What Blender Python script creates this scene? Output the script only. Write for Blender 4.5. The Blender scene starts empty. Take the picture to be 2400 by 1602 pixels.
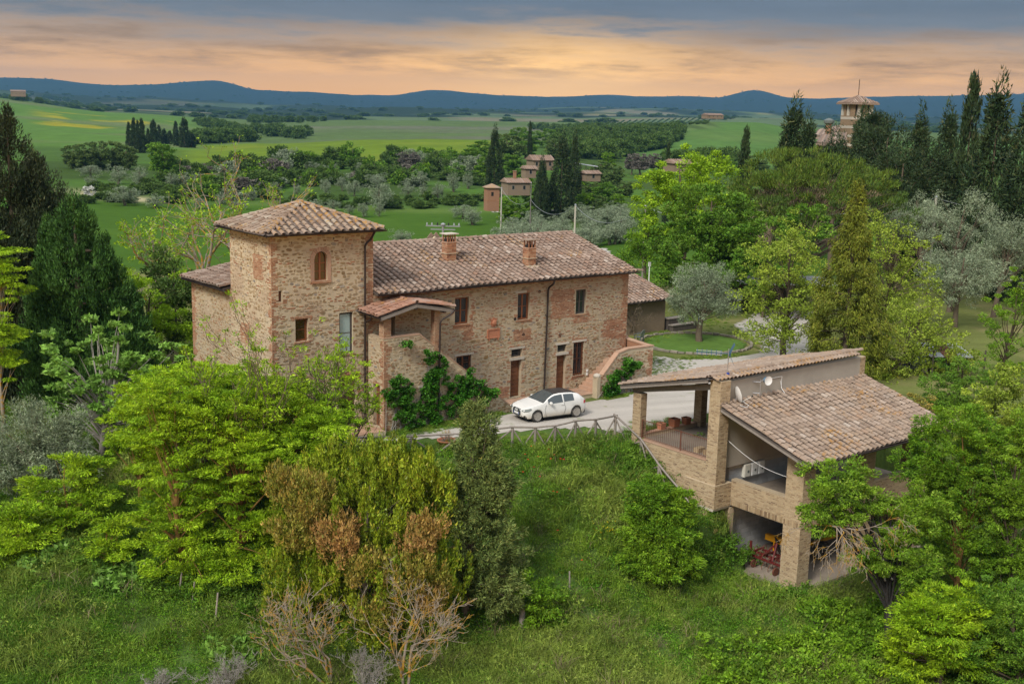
import bpy, math, random
import numpy as np
from mathutils import Vector, Matrix
S = bpy.context.scene
COL = S.collection
R = math.radians
FPX = 2731.0                     # focal length in pixels of the 2400 px wide photograph
YAW, PITCH, ROLL = 0.678717, 0.1934885, 0.0244466
def cam_axes():
    f = np.array([math.sin(YAW)*math.cos(PITCH), math.cos(YAW)*math.cos(PITCH), -math.sin(PITCH)])
    r = np.array([math.cos(YAW), -math.sin(YAW), 0.0]); d = np.cross(f, r)
    c, s = math.cos(ROLL), math.sin(ROLL)
    return np.array([c*r - s*d, s*r + c*d, f])
AX = cam_axes()
CAM = np.array([-40.142, -49.801, 15.751])
# ---------------------------------------------------------------- camera
cd = bpy.data.cameras.new('camera'); cam = bpy.data.objects.new('camera', cd); COL.objects.link(cam)
cd.sensor_width = 36; cd.lens = FPX/2400*36; cd.clip_start = 0.5; cd.clip_end = 60000
mw = Matrix.Identity(4)
for i in range(3):
    mw[i][0] = AX[0][i]; mw[i][1] = -AX[1][i]; mw[i][2] = -AX[2][i]; mw[i][3] = CAM[i]
cam.matrix_world = mw; S.camera = cam
# ---------------------------------------------------------------- view, world, sun
S.view_settings.view_transform = 'Standard'; S.view_settings.look = 'None'
S.view_settings.gamma = 1; S.view_settings.exposure = 1.2; S.view_settings.use_curve_mapping = False
S.render.engine = 'CYCLES'
S.cycles.use_denoising = True
S.cycles.max_bounces = 6; S.cycles.diffuse_bounces = 2; S.cycles.glossy_bounces = 2
S.cycles.transmission_bounces = 3; S.cycles.transparent_max_bounces = 6; S.cycles.volume_bounces = 1
S.cycles.sample_clamp_indirect = 6; S.cycles.caustics_reflective = False; S.cycles.caustics_refractive = False
SUN_AZ = Vector((-0.80, -0.30, 0)).normalized(); SUN_EL = R(42)
class NT:
    """small helper round a node tree"""
    def __init__(self, tree): self.t = tree; self.n = tree.nodes; self.l = tree.links; self.n.clear()
    def add(self, typ, ins=None, **kw):
        nd = self.n.new(typ)
        for k, v in kw.items(): setattr(nd, k, v)
        for k, v in (ins or {}).items(): self.put(nd.inputs[k], v)
        return nd
    def put(self, sock, v):
        if isinstance(v, bpy.types.NodeSocket): self.l.new(v, sock)
        else:
            if hasattr(sock.default_value, '__len__') and hasattr(v, '__len__'):
                n = len(sock.default_value); v = tuple(v)
                if len(v) < n: v = v + (1.0,)
                sock.default_value = v[:n]
            else: sock.default_value = v
    def math(self, op, a, b=0.0, c=0.0, clamp=False):
        nd = self.n.new('ShaderNodeMath'); nd.operation = op; nd.use_clamp = clamp
        self.put(nd.inputs[0], a); self.put(nd.inputs[1], b); self.put(nd.inputs[2], c); return nd.outputs[0]
    def mix(self, f, a, b, mode='MIX'):
        nd = self.n.new('ShaderNodeMix'); nd.data_type = 'RGBA'; nd.blend_type = mode
        self.put(nd.inputs[0], f); self.put(nd.inputs[6], a); self.put(nd.inputs[7], b); return nd.outputs[2]
    def ramp(self, f, pts, interp='LINEAR'):
        nd = self.n.new('ShaderNodeValToRGB'); cr = nd.color_ramp; cr.interpolation = interp
        while len(cr.elements) < len(pts): cr.elements.new(0.5)
        for e, (p, c) in zip(cr.elements, pts):
            e.position = p; e.color = (tuple(c) + (1,))[:4] if hasattr(c, '__len__') else (c, c, c, 1)
        self.put(nd.inputs[0], f); return nd.outputs[0]
    def noise(self, vec, scale, detail=3, rough=0.55, dim='3D'):
        nd = self.n.new('ShaderNodeTexNoise'); nd.noise_dimensions = dim
        if vec is not None: self.l.new(vec, nd.inputs['Vector'])
        nd.inputs['Scale'].default_value = scale; nd.inputs['Detail'].default_value = detail; nd.inputs['Roughness'].default_value = rough
        return nd.outputs[0]
    def sstep(self, x, a, b):
        nd = self.n.new('ShaderNodeMapRange'); nd.interpolation_type = 'SMOOTHSTEP'
        self.put(nd.inputs[0], x); nd.inputs[1].default_value = a; nd.inputs[2].default_value = b; return nd.outputs[0]
W = bpy.data.worlds.new('World'); S.world = W; W.use_nodes = True
def build_world():
    t = NT(W.node_tree)
    d = t.add('ShaderNodeTexCoord').outputs['Generated']
    nrm = t.add('ShaderNodeVectorMath', {0: d}, operation='NORMALIZE').outputs[0]
    sep = t.add('ShaderNodeSeparateXYZ', {0: nrm}); x, y, z = sep.outputs
    zz = t.math('MAXIMUM', z, 0.0)
    # cloud deck: direction projected on a level layer, so that the streaks flatten towards the horizon
    k = t.math('DIVIDE', 1.0, t.math('ADD', zz, 0.035))
    cv = t.add('ShaderNodeCombineXYZ', {0: t.math('MULTIPLY', x, k), 1: t.math('MULTIPLY', y, k), 2: 0.0}).outputs[0]
    n1 = t.noise(cv, 0.30, 6, 0.55); n2 = t.noise(cv, 1.1, 5, 0.6)
    sv = t.add('ShaderNodeCombineXYZ', {0: t.math('MULTIPLY', x, 9.0), 1: t.math('MULTIPLY', y, 9.0), 2: t.math('MULTIPLY', z, 75.0)}).outputs[0]
    n3 = t.noise(sv, 1.0, 8, 0.66)
    # glow round the hidden sun low in the middle of the view
    gx, gy = math.sin(YAW + 0.035), math.cos(YAW + 0.035)
    az = t.math('ADD', t.math('MULTIPLY', x, gx), t.math('MULTIPLY', y, gy))
    near = t.sstep(az, 0.80, 1.0)
    gl = t.math('POWER', t.math('MAXIMUM', t.math('ADD', t.math('MULTIPLY', az, 0.9986), t.math('MULTIPLY', z, 0.052)), 0.0), 180.0)
    low = t.ramp(t.math('MULTIPLY', zz, 8.0), [(0.0, (0.80, 0.36, 0.04)), (0.22, (0.74, 0.36, 0.07)), (0.42, (0.50, 0.27, 0.085)), (1.0, (0.21, 0.18, 0.14))])
    low = t.mix(near, t.mix(0.45, low, (0.16, 0.16, 0.17)), low)
    low = t.mix(t.math('MULTIPLY', gl, 0.62), low, (0.98, 0.55, 0.14))
    st = t.math('ADD', 0.46, t.math('MULTIPLY', t.sstep(n3, 0.30, 0.66), 0.62)); low = t.mix(t.sstep(zz, 0.018, 0.042), low, t.mix(1.0, low, t.add('ShaderNodeCombineColor', {0: st, 1: st, 2: st}).outputs[0], 'MULTIPLY'))
    cl = t.ramp(zz, [(0.0, (0.22, 0.16, 0.13)), (0.05, (0.125, 0.12, 0.115)), (0.09, (0.074, 0.088, 0.108)), (0.25, (0.17, 0.185, 0.21)), (1.0, (0.50, 0.51, 0.525))])
    var = t.math('ADD', 0.55, t.math('ADD', t.math('MULTIPLY', n1, 0.5), t.math('MULTIPLY', n2, 0.4)))
    cl = t.mix(1.0, cl, t.add('ShaderNodeCombineColor', {0: var, 1: var, 2: var}).outputs[0], 'MULTIPLY')
    e = t.math('ADD', zz, t.math('MULTIPLY', t.math('SUBTRACT', n3, 0.5), 0.085))
    e = t.math('ADD', e, t.math('MULTIPLY', t.math('SUBTRACT', n1, 0.5), 0.05))
    m = t.sstep(e, 0.036, 0.086)
    sky = t.mix(m, low, cl)
    ns = t.add('ShaderNodeTexSky', sky_type='NISHITA', sun_disc=False, sun_elevation=SUN_EL,
               sun_rotation=math.atan2(SUN_AZ.x, SUN_AZ.y), altitude=300)
    nis = t.mix(1.0, ns.outputs[0], (0.012, 0.012, 0.012), 'MULTIPLY')
    sky = t.mix(t.sstep(zz, 0.05, 0.5), sky, t.mix(1.0, sky, nis, 'ADD'))
    bg = t.add('ShaderNodeBackground', {0: sky, 1: 1.0})
    o = t.add('ShaderNodeOutputWorld'); t.l.new(bg.outputs[0], o.inputs[0])
build_world()
sl = bpy.data.lights.new('sun', 'SUN'); sl.energy = 1.5; sl.angle = R(16); sl.color = (1.0, 0.94, 0.85)
so = bpy.data.objects.new('sun', sl); COL.objects.link(so)
sdir = Vector((SUN_AZ.x*math.cos(SUN_EL), SUN_AZ.y*math.cos(SUN_EL), math.sin(SUN_EL)))
so.rotation_euler = sdir.to_track_quat('Z', 'Y').to_euler(); so.location = (-60, -40, 80)
# ---------------------------------------------------------------- geometry of the place
def ray(px, py):
    return AX.T @ np.array([(px-1200)/FPX, (py-801)/FPX, 1.0])
def P(px, py, ax, v):
    """point of the line of sight through (px, py) where x, y or z equals v"""
    r = ray(px, py); i = 'xyz'.index(ax); return Vector(CAM + (v-CAM[i])/r[i]*r)
def Dp(px, py, t): return Vector(CAM + t*ray(px, py))
def project(p):
    q = AX @ (np.asarray(p, float)-CAM); return 1200+FPX*q[0]/q[2], 801+FPX*q[1]/q[2], q[2]
def sm(x, a, b):
    t = np.clip((x-a)/(b-a), 0, 1); return t*t*(3-2*t)
RNG = [110, 170, 230, 300, 380, 450, 560, 700, 900, 1200, 1600, 2200, 3000, 4500, 6500, 9000, 13000]
TAB = {  # how far below eye level (in photo pixels) the land lies at each range, by direction
 -600: [390, 340, 245, 185, 135, 115, 105, 80, 48, 12, -16, -8, -8, -15, -30, -53, -40],
 0:    [380, 349, 255, 195, 145, 122, 108, 83, 53, 16, -7, -1, -5, -14, -28, -53, -42],
 300:  [440, 371, 275, 205, 150, 126, 104, 86, 66, 33, 23, 21, 6, -6, -18, -46, -36],
 500:  [470, 376, 282, 208, 148, 124, 106, 92, 72, 46, 30, 26, 10, -2, -16, -58, -40],
 620:  [480, 381, 282, 206, 146, 119, 94, 84, 74, 48, 32, 28, 14, 2, -12, -36, -30],
 900:  [490, 381, 282, 205, 148, 110, 82, 66, 64, 44, 24, 26, 14, 4, -12, -32, -30],
 1010: [490, 381, 282, 205, 149, 108, 81, 62, 61, 42, 21, 24, 15, 4, -12, -50, -35],
 1200: [490, 381, 282, 205, 150, 106, 80, 61, 60, 40, 19, 22, 14, 4, -14, -42, -34],
 1500: [450, 355, 265, 200, 150, 125, 102, 66, 30, 14, 16, 14, 6, -4, -20, -44, -36],
 1640: [420, 330, 255, 195, 145, 115, 92, 50, 7, 12, 16, 12, 5, -4, -22, -46, -38],
 1735: [400, 300, 225, 175, 135, 112, 90, 50, 6, 12, 16, 11, 5, -5, -24, -66, -42],
 1830: [390, 260, 200, 150, 120, 104, 86, 54, 16, 20, 18, 11, 4, -5, -24, -52, -44],
 2100: [380, 225, 175, 130, 105, 95, 80, 60, 45, 32, 24, 15, 5, -6, -26, -62, -46],
 2400: [380, 215, 170, 130, 105, 95, 80, 60, 45, 32, 24, 15, 4, -8, -28, -74, -50],
 3000: [380, 215, 170, 130, 105, 95, 80, 60, 45, 32, 24, 15, 4, -8, -28, -66, -50]}
TK = sorted(TAB); TV = np.array([TAB[k] for k in TK], float); TV[:, 13] -= 9; TV[:, 14] += 14; TV[:, 12] += 3; LR = np.log(np.array(RNG, float))
def hnoise(x, y, s, seed=0.0):
    a = np.sin(x/s+seed)*np.cos(y/s*1.13+seed*1.7)
    b = np.sin((x*0.81+y*0.59)/s*2.13+seed*2.3)*np.cos((y*0.83-x*0.55)/s*1.91+seed)
    c = np.sin((x*0.35-y*0.94)/s*4.3+seed*0.7)*np.cos((y*0.4+x*0.92)/s*4.7+seed*3.1)
    return a*0.5+b*0.3+c*0.2
def near_z(x, y):
    d = -0.34*x - 0.94*(y+8.3)
    dp = np.maximum(d, 0)
    f = 0.46*dp - 0.33*np.maximum(dp-11.0, 0) + 0.05*np.sin(x*0.5)*sm(dp, 1, 4)
    f = f - 0.46*0.6*(1-np.exp(-dp/0.6))
    w = np.maximum(-16.5-x, 0); f2 = 0.36*w - 0.24*np.maximum(w-8, 0)
    z = -0.30 - np.sqrt(f*f+f2*f2+0.0001)
    # hollow before the undercroft of the barn
    c1 = sm(x, -4.2, -0.6)*sm(-y, 14.9, 16.6)*(1-sm(-y, 20.5, 24)); c2 = sm(x, 1.2, 1.75)*sm(-y, 14.05, 14.5)*(1-sm(-y, 20.5, 24))
    cc = np.maximum(c1, c2)*(1-sm(x, 15, 18)); z = np.where(z > -5.3, z*(1-cc)-5.3*cc, z)
    return z + 0.06*hnoise(x, y, 3.1, 1.0)*sm(np.abs(dp), 1, 4)
def ground_z(x, y):
    x = np.asarray(x, float); y = np.asarray(y, float)
    dx, dy = x-CAM[0], y-CAM[1]
    fw = dx*math.sin(YAW)+dy*math.cos(YAW); rt = dx*math.cos(YAW)-dy*math.sin(YAW)
    fws = np.maximum(fw, 1.0); px = np.clip(1200+FPX*rt/fws*0.985, TK[0], TK[-1])
    lr = np.clip(np.log(np.maximum(fws, 20)), LR[0], LR[-1])
    iu = np.clip(np.searchsorted(TK, px)-1, 0, len(TK)-2); k = np.array(TK, float)
    tu = (px-k[iu])/(k[iu+1]-k[iu]); tu = tu*tu*(3-2*tu)
    iv = np.clip(np.searchsorted(LR, lr)-1, 0, len(LR)-2); tv = (lr-LR[iv])/(LR[iv+1]-LR[iv])
    def row(i):
        return TV[i, iv]*(1-tv)+TV[i, iv+1]*tv
    dep = row(iu)*(1-tu)+row(iu+1)*tu
    far = CAM[2]-dep*np.maximum(fws, 100)/FPX
    amp = np.clip(fws/2400, 0, 1)
    far = far + hnoise(x, y, 260, 2.0)*4.0*amp + hnoise(x, y, 620, 5.0)*30*sm(fws, 1700, 3600) + hnoise(x, y, 300, 8.0)*7*sm(fws, 1500, 3000) + hnoise(x, y, 150, 3.0)*5*sm(fws, 3000, 8000)
    nz = near_z(x, y)
    nz = np.maximum(nz, -9.0)
    return nz*(1-sm(fws, 92, 165))+far*sm(fws, 92, 165)
def gz(x, y): return float(ground_z(np.array([x]), np.array([y]))[0])
def G(px, depth):
    """ground point in the direction of column px at the given depth"""
    lo = None
    q = ray(px, 266+.0244*(px-1200)+FPX*10.0/depth); h = Vector((q[0], q[1])); f = depth/(h.x*AX[2][0]+h.y*AX[2][1])*1.0
    # depth is measured along the level view direction
    fx = math.sin(YAW), math.cos(YAW); s = depth/(h.x*fx[0]+h.y*fx[1])
    x, y = CAM[0]+h.x*s, CAM[1]+h.y*s
    return Vector((x, y, gz(x, y)))
def GP(px, py, t0=25.0, t1=3000.0):
    """where the line of sight through (px, py) meets the ground"""
    r = ray(px, py); t = np.concatenate([np.arange(t0, 160, 0.1), np.geomspace(160, t1, 1500)])
    p = CAM[None]+t[:, None]*r[None]; below = p[:, 2] < ground_z(p[:, 0], p[:, 1])
    i = int(np.argmax(below)) if below.any() else -1
    v = Vector(p[i]); v.z = gz(v.x, v.y); return v
# ---------------------------------------------------------------- meshes and objects
class MB:
    def __init__(self): self.v = []; self.f = []
    def add(self, vs, fs):
        o = len(self.v); self.v += [tuple(p) for p in vs]; self.f += [tuple(i+o for i in f) for f in fs]; return self
    def box(self, x0, x1, y0, y1, z0, z1):
        return self.add([(x0,y0,z0),(x1,y0,z0),(x1,y1,z0),(x0,y1,z0),(x0,y0,z1),(x1,y0,z1),(x1,y1,z1),(x0,y1,z1)],
                        [(0,3,2,1),(4,5,6,7),(0,1,5,4),(1,2,6,5),(2,3,7,6),(3,0,4,7)])
    def obox(self, o, U, V, N, w, h, d):
        """box with one corner at o spanning w*U, h*V, d*N"""
        o = Vector(o); U = Vector(U)*w; V = Vector(V)*h; N = Vector(N)*d
        return self.add([o, o+U, o+U+V, o+V, o+N, o+U+N, o+U+V+N, o+V+N],
                        [(0,3,2,1),(4,5,6,7),(0,1,5,4),(1,2,6,5),(2,3,7,6),(3,0,4,7)])
    def beam(self, p, q, w, h, up=(0,0,1)):
        p = Vector(p); q = Vector(q); d = q-p; L = d.length; d.normalize()
        s = d.cross(Vector(up))
        if s.length < 1e-4: s = d.cross(Vector((1,0,0)))
        s.normalize(); u = s.cross(d)
        return self.obox(p-s*w/2-u*h/2, s, u, d, w, h, L)
    def tube(self, pts, rad, n=8, cap=True):
        pts = [Vector(p) for p in pts]; m = len(pts)
        if not hasattr(rad, '__len__'): rad = [rad]*m
        o = len(self.v); prev = None
        for i, p in enumerate(pts):
            d = (pts[min(i+1, m-1)]-pts[max(i-1, 0)]).normalized()
            a = prev if prev is not None else (Vector((0,0,1)) if abs(d.z) < 0.9 else Vector((1,0,0)))
            s = d.cross(a)
            if s.length < 1e-4: s = d.cross(Vector((0.3,1,0.2)))
            s.normalize(); u = s.cross(d); prev = u
            for k in range(n):
                t = 2*math.pi*k/n; self.v.append(tuple(p+(s*math.cos(t)+u*math.sin(t))*rad[i]))
        for i in range(m-1):
            for k in range(n):
                a = o+i*n+k; b = o+i*n+(k+1) % n; self.f.append((a, b, b+n, a+n))
        if cap:
            self.f.append(tuple(o+k for k in range(n))[::-1]); self.f.append(tuple(o+(m-1)*n+k for k in range(n)))
        return self
    def lathe(self, prof, o=(0,0,0), n=16, axis=(0,0,1)):
        """profile of (radius, height) pairs turned round an axis through o"""
        A = Vector(axis).normalized(); B = A.orthogonal().normalized(); Cc = A.cross(B); o0 = len(self.v); o = Vector(o)
        for r, h in prof:
            for k in range(n):
                t = 2*math.pi*k/n; self.v.append(tuple(o+A*h+(B*math.cos(t)+Cc*math.sin(t))*r))
        for i in range(len(prof)-1):
            for k in range(n):
                a = o0+i*n+k; b = o0+i*n+(k+1) % n; self.f.append((a, b, b+n, a+n))
        self.f.append(tuple(o0+k for k in range(n))[::-1]); self.f.append(tuple(o0+(len(prof)-1)*n+k for k in range(n)))
        return self
    def prism(self, poly, O, U, V, N, d):
        O = Vector(O); U = Vector(U); V = Vector(V); N = Vector(N); n = len(poly)
        a = [O+U*p[0]+V*p[1] for p in poly]; b = [p-N*d for p in a]
        fs = [tuple(range(n)), tuple(range(2*n-1, n-1, -1))]
        for i in range(n): j = (i+1) % n; fs.append((i, i+n, j+n, j))
        return self.add(a+b, fs)
    def holed(self, O, U, V, N, w, h, holes, t):
        O = Vector(O); U = Vector(U); V = Vector(V); N = Vector(N)
        us = sorted({0.0, w, *[a for hl in holes for a in hl[:2]]}); vs = sorted({0.0, h, *[a for hl in holes for a in hl[2:4]]})
        us = [u for u in us if 0 <= u <= w]; vs = [v for v in vs if 0 <= v <= h]
        def solid(i, j):
            if i < 0 or j < 0 or i >= len(us)-1 or j >= len(vs)-1: return False
            u = (us[i]+us[i+1])/2; v = (vs[j]+vs[j+1])/2
            return not any(a < u < b and c < v < e for a, b, c, e in holes)
        o = len(self.v); nv = len(vs)
        for u in us:
            for v in vs:
                p = O+U*u+V*v; self.v += [tuple(p), tuple(p-N*t)]
        I = lambda i, j, k: o+(i*nv+j)*2+k
        for i in range(len(us)-1):
            for j in range(nv-1):
                if not solid(i, j): continue
                self.f.append((I(i,j,0), I(i+1,j,0), I(i+1,j+1,0), I(i,j+1,0)))
                self.f.append((I(i,j,1), I(i,j+1,1), I(i+1,j+1,1), I(i+1,j,1)))
                for (a, b, q) in (((i,j),(i,j+1),(i-1,j)), ((i+1,j),(i+1,j+1),(i+1,j)), ((i,j),(i+1,j),(i,j-1)), ((i,j+1),(i+1,j+1),(i,j+1))):
                    if not solid(*q): self.f.append((I(*a,0), I(*a,1), I(*b,1), I(*b,0)))
        return self
    def mesh(self, name):
        me = bpy.data.meshes.new(name); me.from_pydata(self.v, [], self.f); me.update(); return me
    def build(self, name, mat, parent=None, smooth=0, **kw):
        return put(name, self.mesh(name), mat, parent, smooth, **kw)
def put(name, me, mat, parent=None, smooth=0, loc=None, mtx=None, label=None, category=None, group=None, kind=None):
    """link a mesh as one object; vertex data of parts is in world coordinates"""
    if mat is not None and not me.materials: me.materials.append(mat)
    o = bpy.data.objects.new(name, me); COL.objects.link(o)
    if smooth:
        me.polygons.foreach_set('use_smooth', np.ones(len(me.polygons), bool))
        if smooth < 180: me.set_sharp_from_angle(angle=R(smooth))
    if parent is not None:
        o.parent = parent; o.matrix_parent_inverse = INV.get(parent.name, Matrix.Identity(4))
    if mtx is not None: o.matrix_basis = mtx
    elif loc is not None: o.location = loc
    tag(o, label, category, group, kind); return o
INV = {}
def tag(o, label=None, category=None, group=None, kind=None):
    for k, v in (('label', label), ('category', category), ('group', group), ('kind', kind)):
        if v: o[k] = v
    return o
def thing(name, label, cat, loc, group=None, local=False, rz=0.0):
    e = bpy.data.objects.new(name, None); COL.objects.link(e); e.location = loc; e.rotation_euler = (0, 0, rz); e.empty_display_size = 0.2
    if not local: INV[e.name] = Matrix.Translation(-Vector(loc))
    return tag(e, label, cat, group)
def inherit(part):
    """sub-parts of a part keep world coordinates as well"""
    return part
def npmesh(name, V, F, mat=None):
    V = np.ascontiguousarray(V, np.float32); F = np.ascontiguousarray(F, np.int32); n, k = F.shape
    me = bpy.data.meshes.new(name); me.vertices.add(len(V)); me.vertices.foreach_set('co', V.ravel())
    me.loops.add(n*k); me.loops.foreach_set('vertex_index', F.ravel())
    me.polygons.add(n); me.polygons.foreach_set('loop_start', np.arange(0, n*k, k, dtype=np.int32))
    me.update(calc_edges=True)
    if mat: me.materials.append(mat)
    return me
def joined(name, pieces, mat, parent, kind='stuff', **kw):
    """many (mesh vertices, faces, 4x4) pieces as one mesh"""
    VV = []; FF = []; o = 0
    for (v, f), m in pieces:
        A = np.array(m); VV.append(v @ A[:3, :3].T + A[:3, 3]); FF += [tuple(i+o for i in q) for q in f]; o += len(v)
    me = bpy.data.meshes.new(name); me.from_pydata(np.concatenate(VV).tolist(), [], FF); me.update()
    return put(name, me, mat, parent, kind=kind, **kw)
# ---------------------------------------------------------------- materials
MT = {}
def new_mat(name):
    m = bpy.data.materials.new(name); m.use_nodes = True; MT[name] = m; return m, NT(m.node_tree)
def finish(t, col, rough=0.85, spec=0.25, metal=0.0, bump=None, bstr=0.3, bdist=0.02, **extra):
    ins = {'Base Color': col, 'Roughness': rough, 'Metallic': metal, 'Specular IOR Level': spec}; ins.update(extra)
    b = t.add('ShaderNodeBsdfPrincipled', ins)
    if bump is not None:
        bp = t.add('ShaderNodeBump', {'Height': bump, 'Strength': bstr, 'Distance': bdist}); t.l.new(bp.outputs[0], b.inputs['Normal'])
    o = t.add('ShaderNodeOutputMaterial'); t.l.new(b.outputs[0], o.inputs[0]); return b
def rnd(t, k=0.0):
    """a random number for each piece, whether it is an object or an island of a joined mesh"""
    a = t.add('ShaderNodeNewGeometry').outputs['Random Per Island']; b = t.add('ShaderNodeObjectInfo').outputs['Random']
    return t.math('FRACT', t.math('ADD', t.math('ADD', t.math('MULTIPLY', a, 1.0+k*7.0), t.math('MULTIPLY', b, 1.0+k*5.0)), k))
def pos(t): return t.add('ShaderNodeNewGeometry').outputs['Position']
def grey(t, v): return t.add('ShaderNodeCombineColor', {0: v, 1: v, 2: v}).outputs[0]
def scaled(t, v, sx, sy, sz):
    return t.add('ShaderNodeVectorMath', {0: v, 1: (sx, sy, sz)}, operation='MULTIPLY').outputs[0]
def piece_mat(name, ramp, nscale=6.0, namp=0.35, rough=0.9, interp='LINEAR', stain=None, lichen=None, bstr=0.35, fine=40.0, wash=None):
    m, t = new_mat(name); p = pos(t)
    c = t.ramp(rnd(t), ramp, interp)
    n = t.noise(p, nscale, 4, 0.6)
    k = t.math('ADD', 1.0-namp/2, t.math('MULTIPLY', n, namp))
    c = t.mix(1.0, c, grey(t, t.math('MULTIPLY', k, t.math('ADD', 0.88, t.math('MULTIPLY', rnd(t, 0.37), 0.24)))), 'MULTIPLY')
    if stain:
        c = t.mix(t.math('MULTIPLY', t.sstep(t.noise(p, stain[0], 5, 0.62), stain[1], stain[2]), stain[4]), c, stain[3])
    if wash:
        c = t.mix(t.math('MULTIPLY', t.sstep(t.noise(p, wash[0], 4, 0.6), wash[1], wash[2]), wash[4]), c, wash[3])
    if lichen:
        big = t.sstep(t.noise(p, lichen[0], 2, 0.5), lichen[1], lichen[2]); fin = t.sstep(t.noise(p, lichen[3], 4, 0.6), 0.48, 0.62)
        c = t.mix(t.math('MULTIPLY', t.math('MULTIPLY', big, fin), lichen[5]), c, lichen[4])
    finish(t, c, rough, 0.15, bump=t.noise(p, fine, 4, 0.65), bstr=bstr, bdist=0.02); return m
piece_mat('stone', [(0.0, (0.365,0.277,0.170)), (0.2, (0.401,0.312,0.199)), (0.38, (0.317,0.218,0.117)), (0.52, (0.377,0.295,0.193)), (0.64, (0.219,0.147,0.076)),
                    (0.74, (0.352,0.265,0.164)), (0.84, (0.267,0.170,0.076)), (0.92, (0.340,0.259,0.164)), (0.955, (0.182,0.166,0.153)), (0.985, (0.413,0.353,0.275)), (1.0, (0.164,0.153,0.153))], 7.0, 0.5, stain=(0.85, 0.52, 0.68, (0.56,0.48,0.36), 0.7), wash=(0.42, 0.48, 0.66, (0.26,0.165,0.105), 0.5))
piece_mat('brick_red', [(0.0, (0.30,0.135,0.075)), (0.3, (0.36,0.175,0.095)), (0.55, (0.24,0.105,0.06)), (0.8, (0.42,0.25,0.15)), (1.0, (0.33,0.15,0.085))], 9.0, 0.4, stain=(1.4, 0.5, 0.75, (0.50,0.38,0.26), 0.55))
piece_mat('brick_yellow', [(0.0, (0.37,0.275,0.165)), (0.4, (0.41,0.315,0.20)), (0.62, (0.33,0.24,0.14)), (0.78, (0.25,0.17,0.10)), (0.86, (0.19,0.13,0.085)), (0.92, (0.38,0.285,0.17)), (1.0, (0.42,0.33,0.21))], 8.0, 0.3, bstr=0.25)
piece_mat('tile', [(0.0, (0.240,0.166,0.124)), (0.3, (0.288,0.210,0.165)), (0.5, (0.212,0.143,0.107)), (0.75, (0.326,0.251,0.202)), (0.92, (0.269,0.166,0.116)), (1.0, (0.384,0.318,0.265))], 14.0, 0.6,
          stain=(3.0, 0.54, 0.72, (0.12,0.095,0.08), 0.7), lichen=(0.55, 0.56, 0.74, 7.0, (0.36,0.19,0.03), 0.7))
piece_mat('tile_tower', [(0.0, (0.282,0.200,0.143)), (0.3, (0.319,0.240,0.181)), (0.55, (0.245,0.168,0.118)), (0.8, (0.348,0.276,0.214)), (1.0, (0.395,0.336,0.260))], 14.0, 0.5,
          stain=(4.0, 0.58, 0.74, (0.14,0.105,0.085), 0.6), lichen=(0.45, 0.44, 0.60, 5.5, (0.40,0.20,0.025), 0.8))
piece_mat('tile_barn', [(0.0, (0.288,0.217,0.162)), (0.3, (0.317,0.241,0.184)), (0.55, (0.252,0.185,0.140)), (0.8, (0.344,0.274,0.220)), (0.95, (0.308,0.209,0.144)), (1.0, (0.391,0.334,0.280))], 16.0, 0.6,
          stain=(4.0, 0.58, 0.72, (0.11,0.095,0.08), 0.8), lichen=(0.5, 0.50, 0.66, 6.0, (0.36,0.18,0.03), 0.7))
piece_mat('tile_red', [(0.0, (0.328,0.172,0.117)), (0.35, (0.377,0.224,0.162)), (0.7, (0.295,0.146,0.090)), (1.0, (0.361,0.267,0.216))], 10.0, 0.5, lichen=(0.8, 0.55, 0.7, 6.0, (0.40,0.20,0.03), 0.6))
piece_mat('mortar', [(0.0, (0.472,0.389,0.270)), (1.0, (0.472,0.389,0.270))], 1.8, 0.45, stain=(0.9, 0.5, 0.8, (0.38,0.27,0.16), 0.6), wash=(0.42, 0.48, 0.66, (0.36,0.25,0.17), 0.5), bstr=0.7, fine=16.0)
piece_mat('mortar_barn', [(0.0, (0.47,0.38,0.26)), (1.0, (0.47,0.38,0.26))], 2.2, 0.3, stain=(0.8, 0.55, 0.8, (0.30,0.22,0.15), 0.6), fine=30.0)
piece_mat('cement', [(0.0, (0.414,0.376,0.319)), (1.0, (0.414,0.376,0.319))], 1.3, 0.35, stain=(0.7, 0.5, 0.8, (0.27,0.24,0.20), 0.7), fine=30.0)
piece_mat('cinder', [(0.0, (0.376,0.381,0.388)), (1.0, (0.464,0.462,0.462))], 2.0, 0.3, fine=40.0)
piece_mat('concrete_floor', [(0.0, (0.27,0.225,0.18)), (1.0, (0.27,0.225,0.18))], 0.8, 0.4, stain=(0.9, 0.52, 0.7, (0.19,0.155,0.125), 0.7))
piece_mat('paving', [(0.0, (0.40,0.25,0.17)), (0.5, (0.45,0.29,0.20)), (1.0, (0.36,0.22,0.15))], 5.0, 0.4, stain=(1.2, 0.5, 0.75, (0.48,0.36,0.27), 0.5))
piece_mat('pale_stone', [(0.0, (0.52,0.47,0.39)), (1.0, (0.46,0.41,0.34))], 6.0, 0.3)
piece_mat('terracotta', [(0.0, (0.38,0.15,0.08)), (1.0, (0.44,0.19,0.11))], 8.0, 0.35, rough=0.8)
piece_mat('rock', [(0.0, (0.46,0.34,0.19)), (0.5, (0.52,0.40,0.25)), (1.0, (0.40,0.27,0.13))], 3.0, 0.5, bstr=0.8, fine=9.0)
def wood_mat(name, a, b, sc=(1, 1, 1), rough=0.8, k=14.0):
    m, t = new_mat(name); p = scaled(t, pos(t), *sc)
    n = t.noise(p, k, 4, 0.6); c = t.mix(n, a, b)
    c = t.mix(1.0, c, grey(t, t.math('ADD', 0.75, t.math('MULTIPLY', rnd(t), 0.5))), 'MULTIPLY')
    finish(t, c, rough, 0.2, bump=n, bstr=0.3); return m
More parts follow.
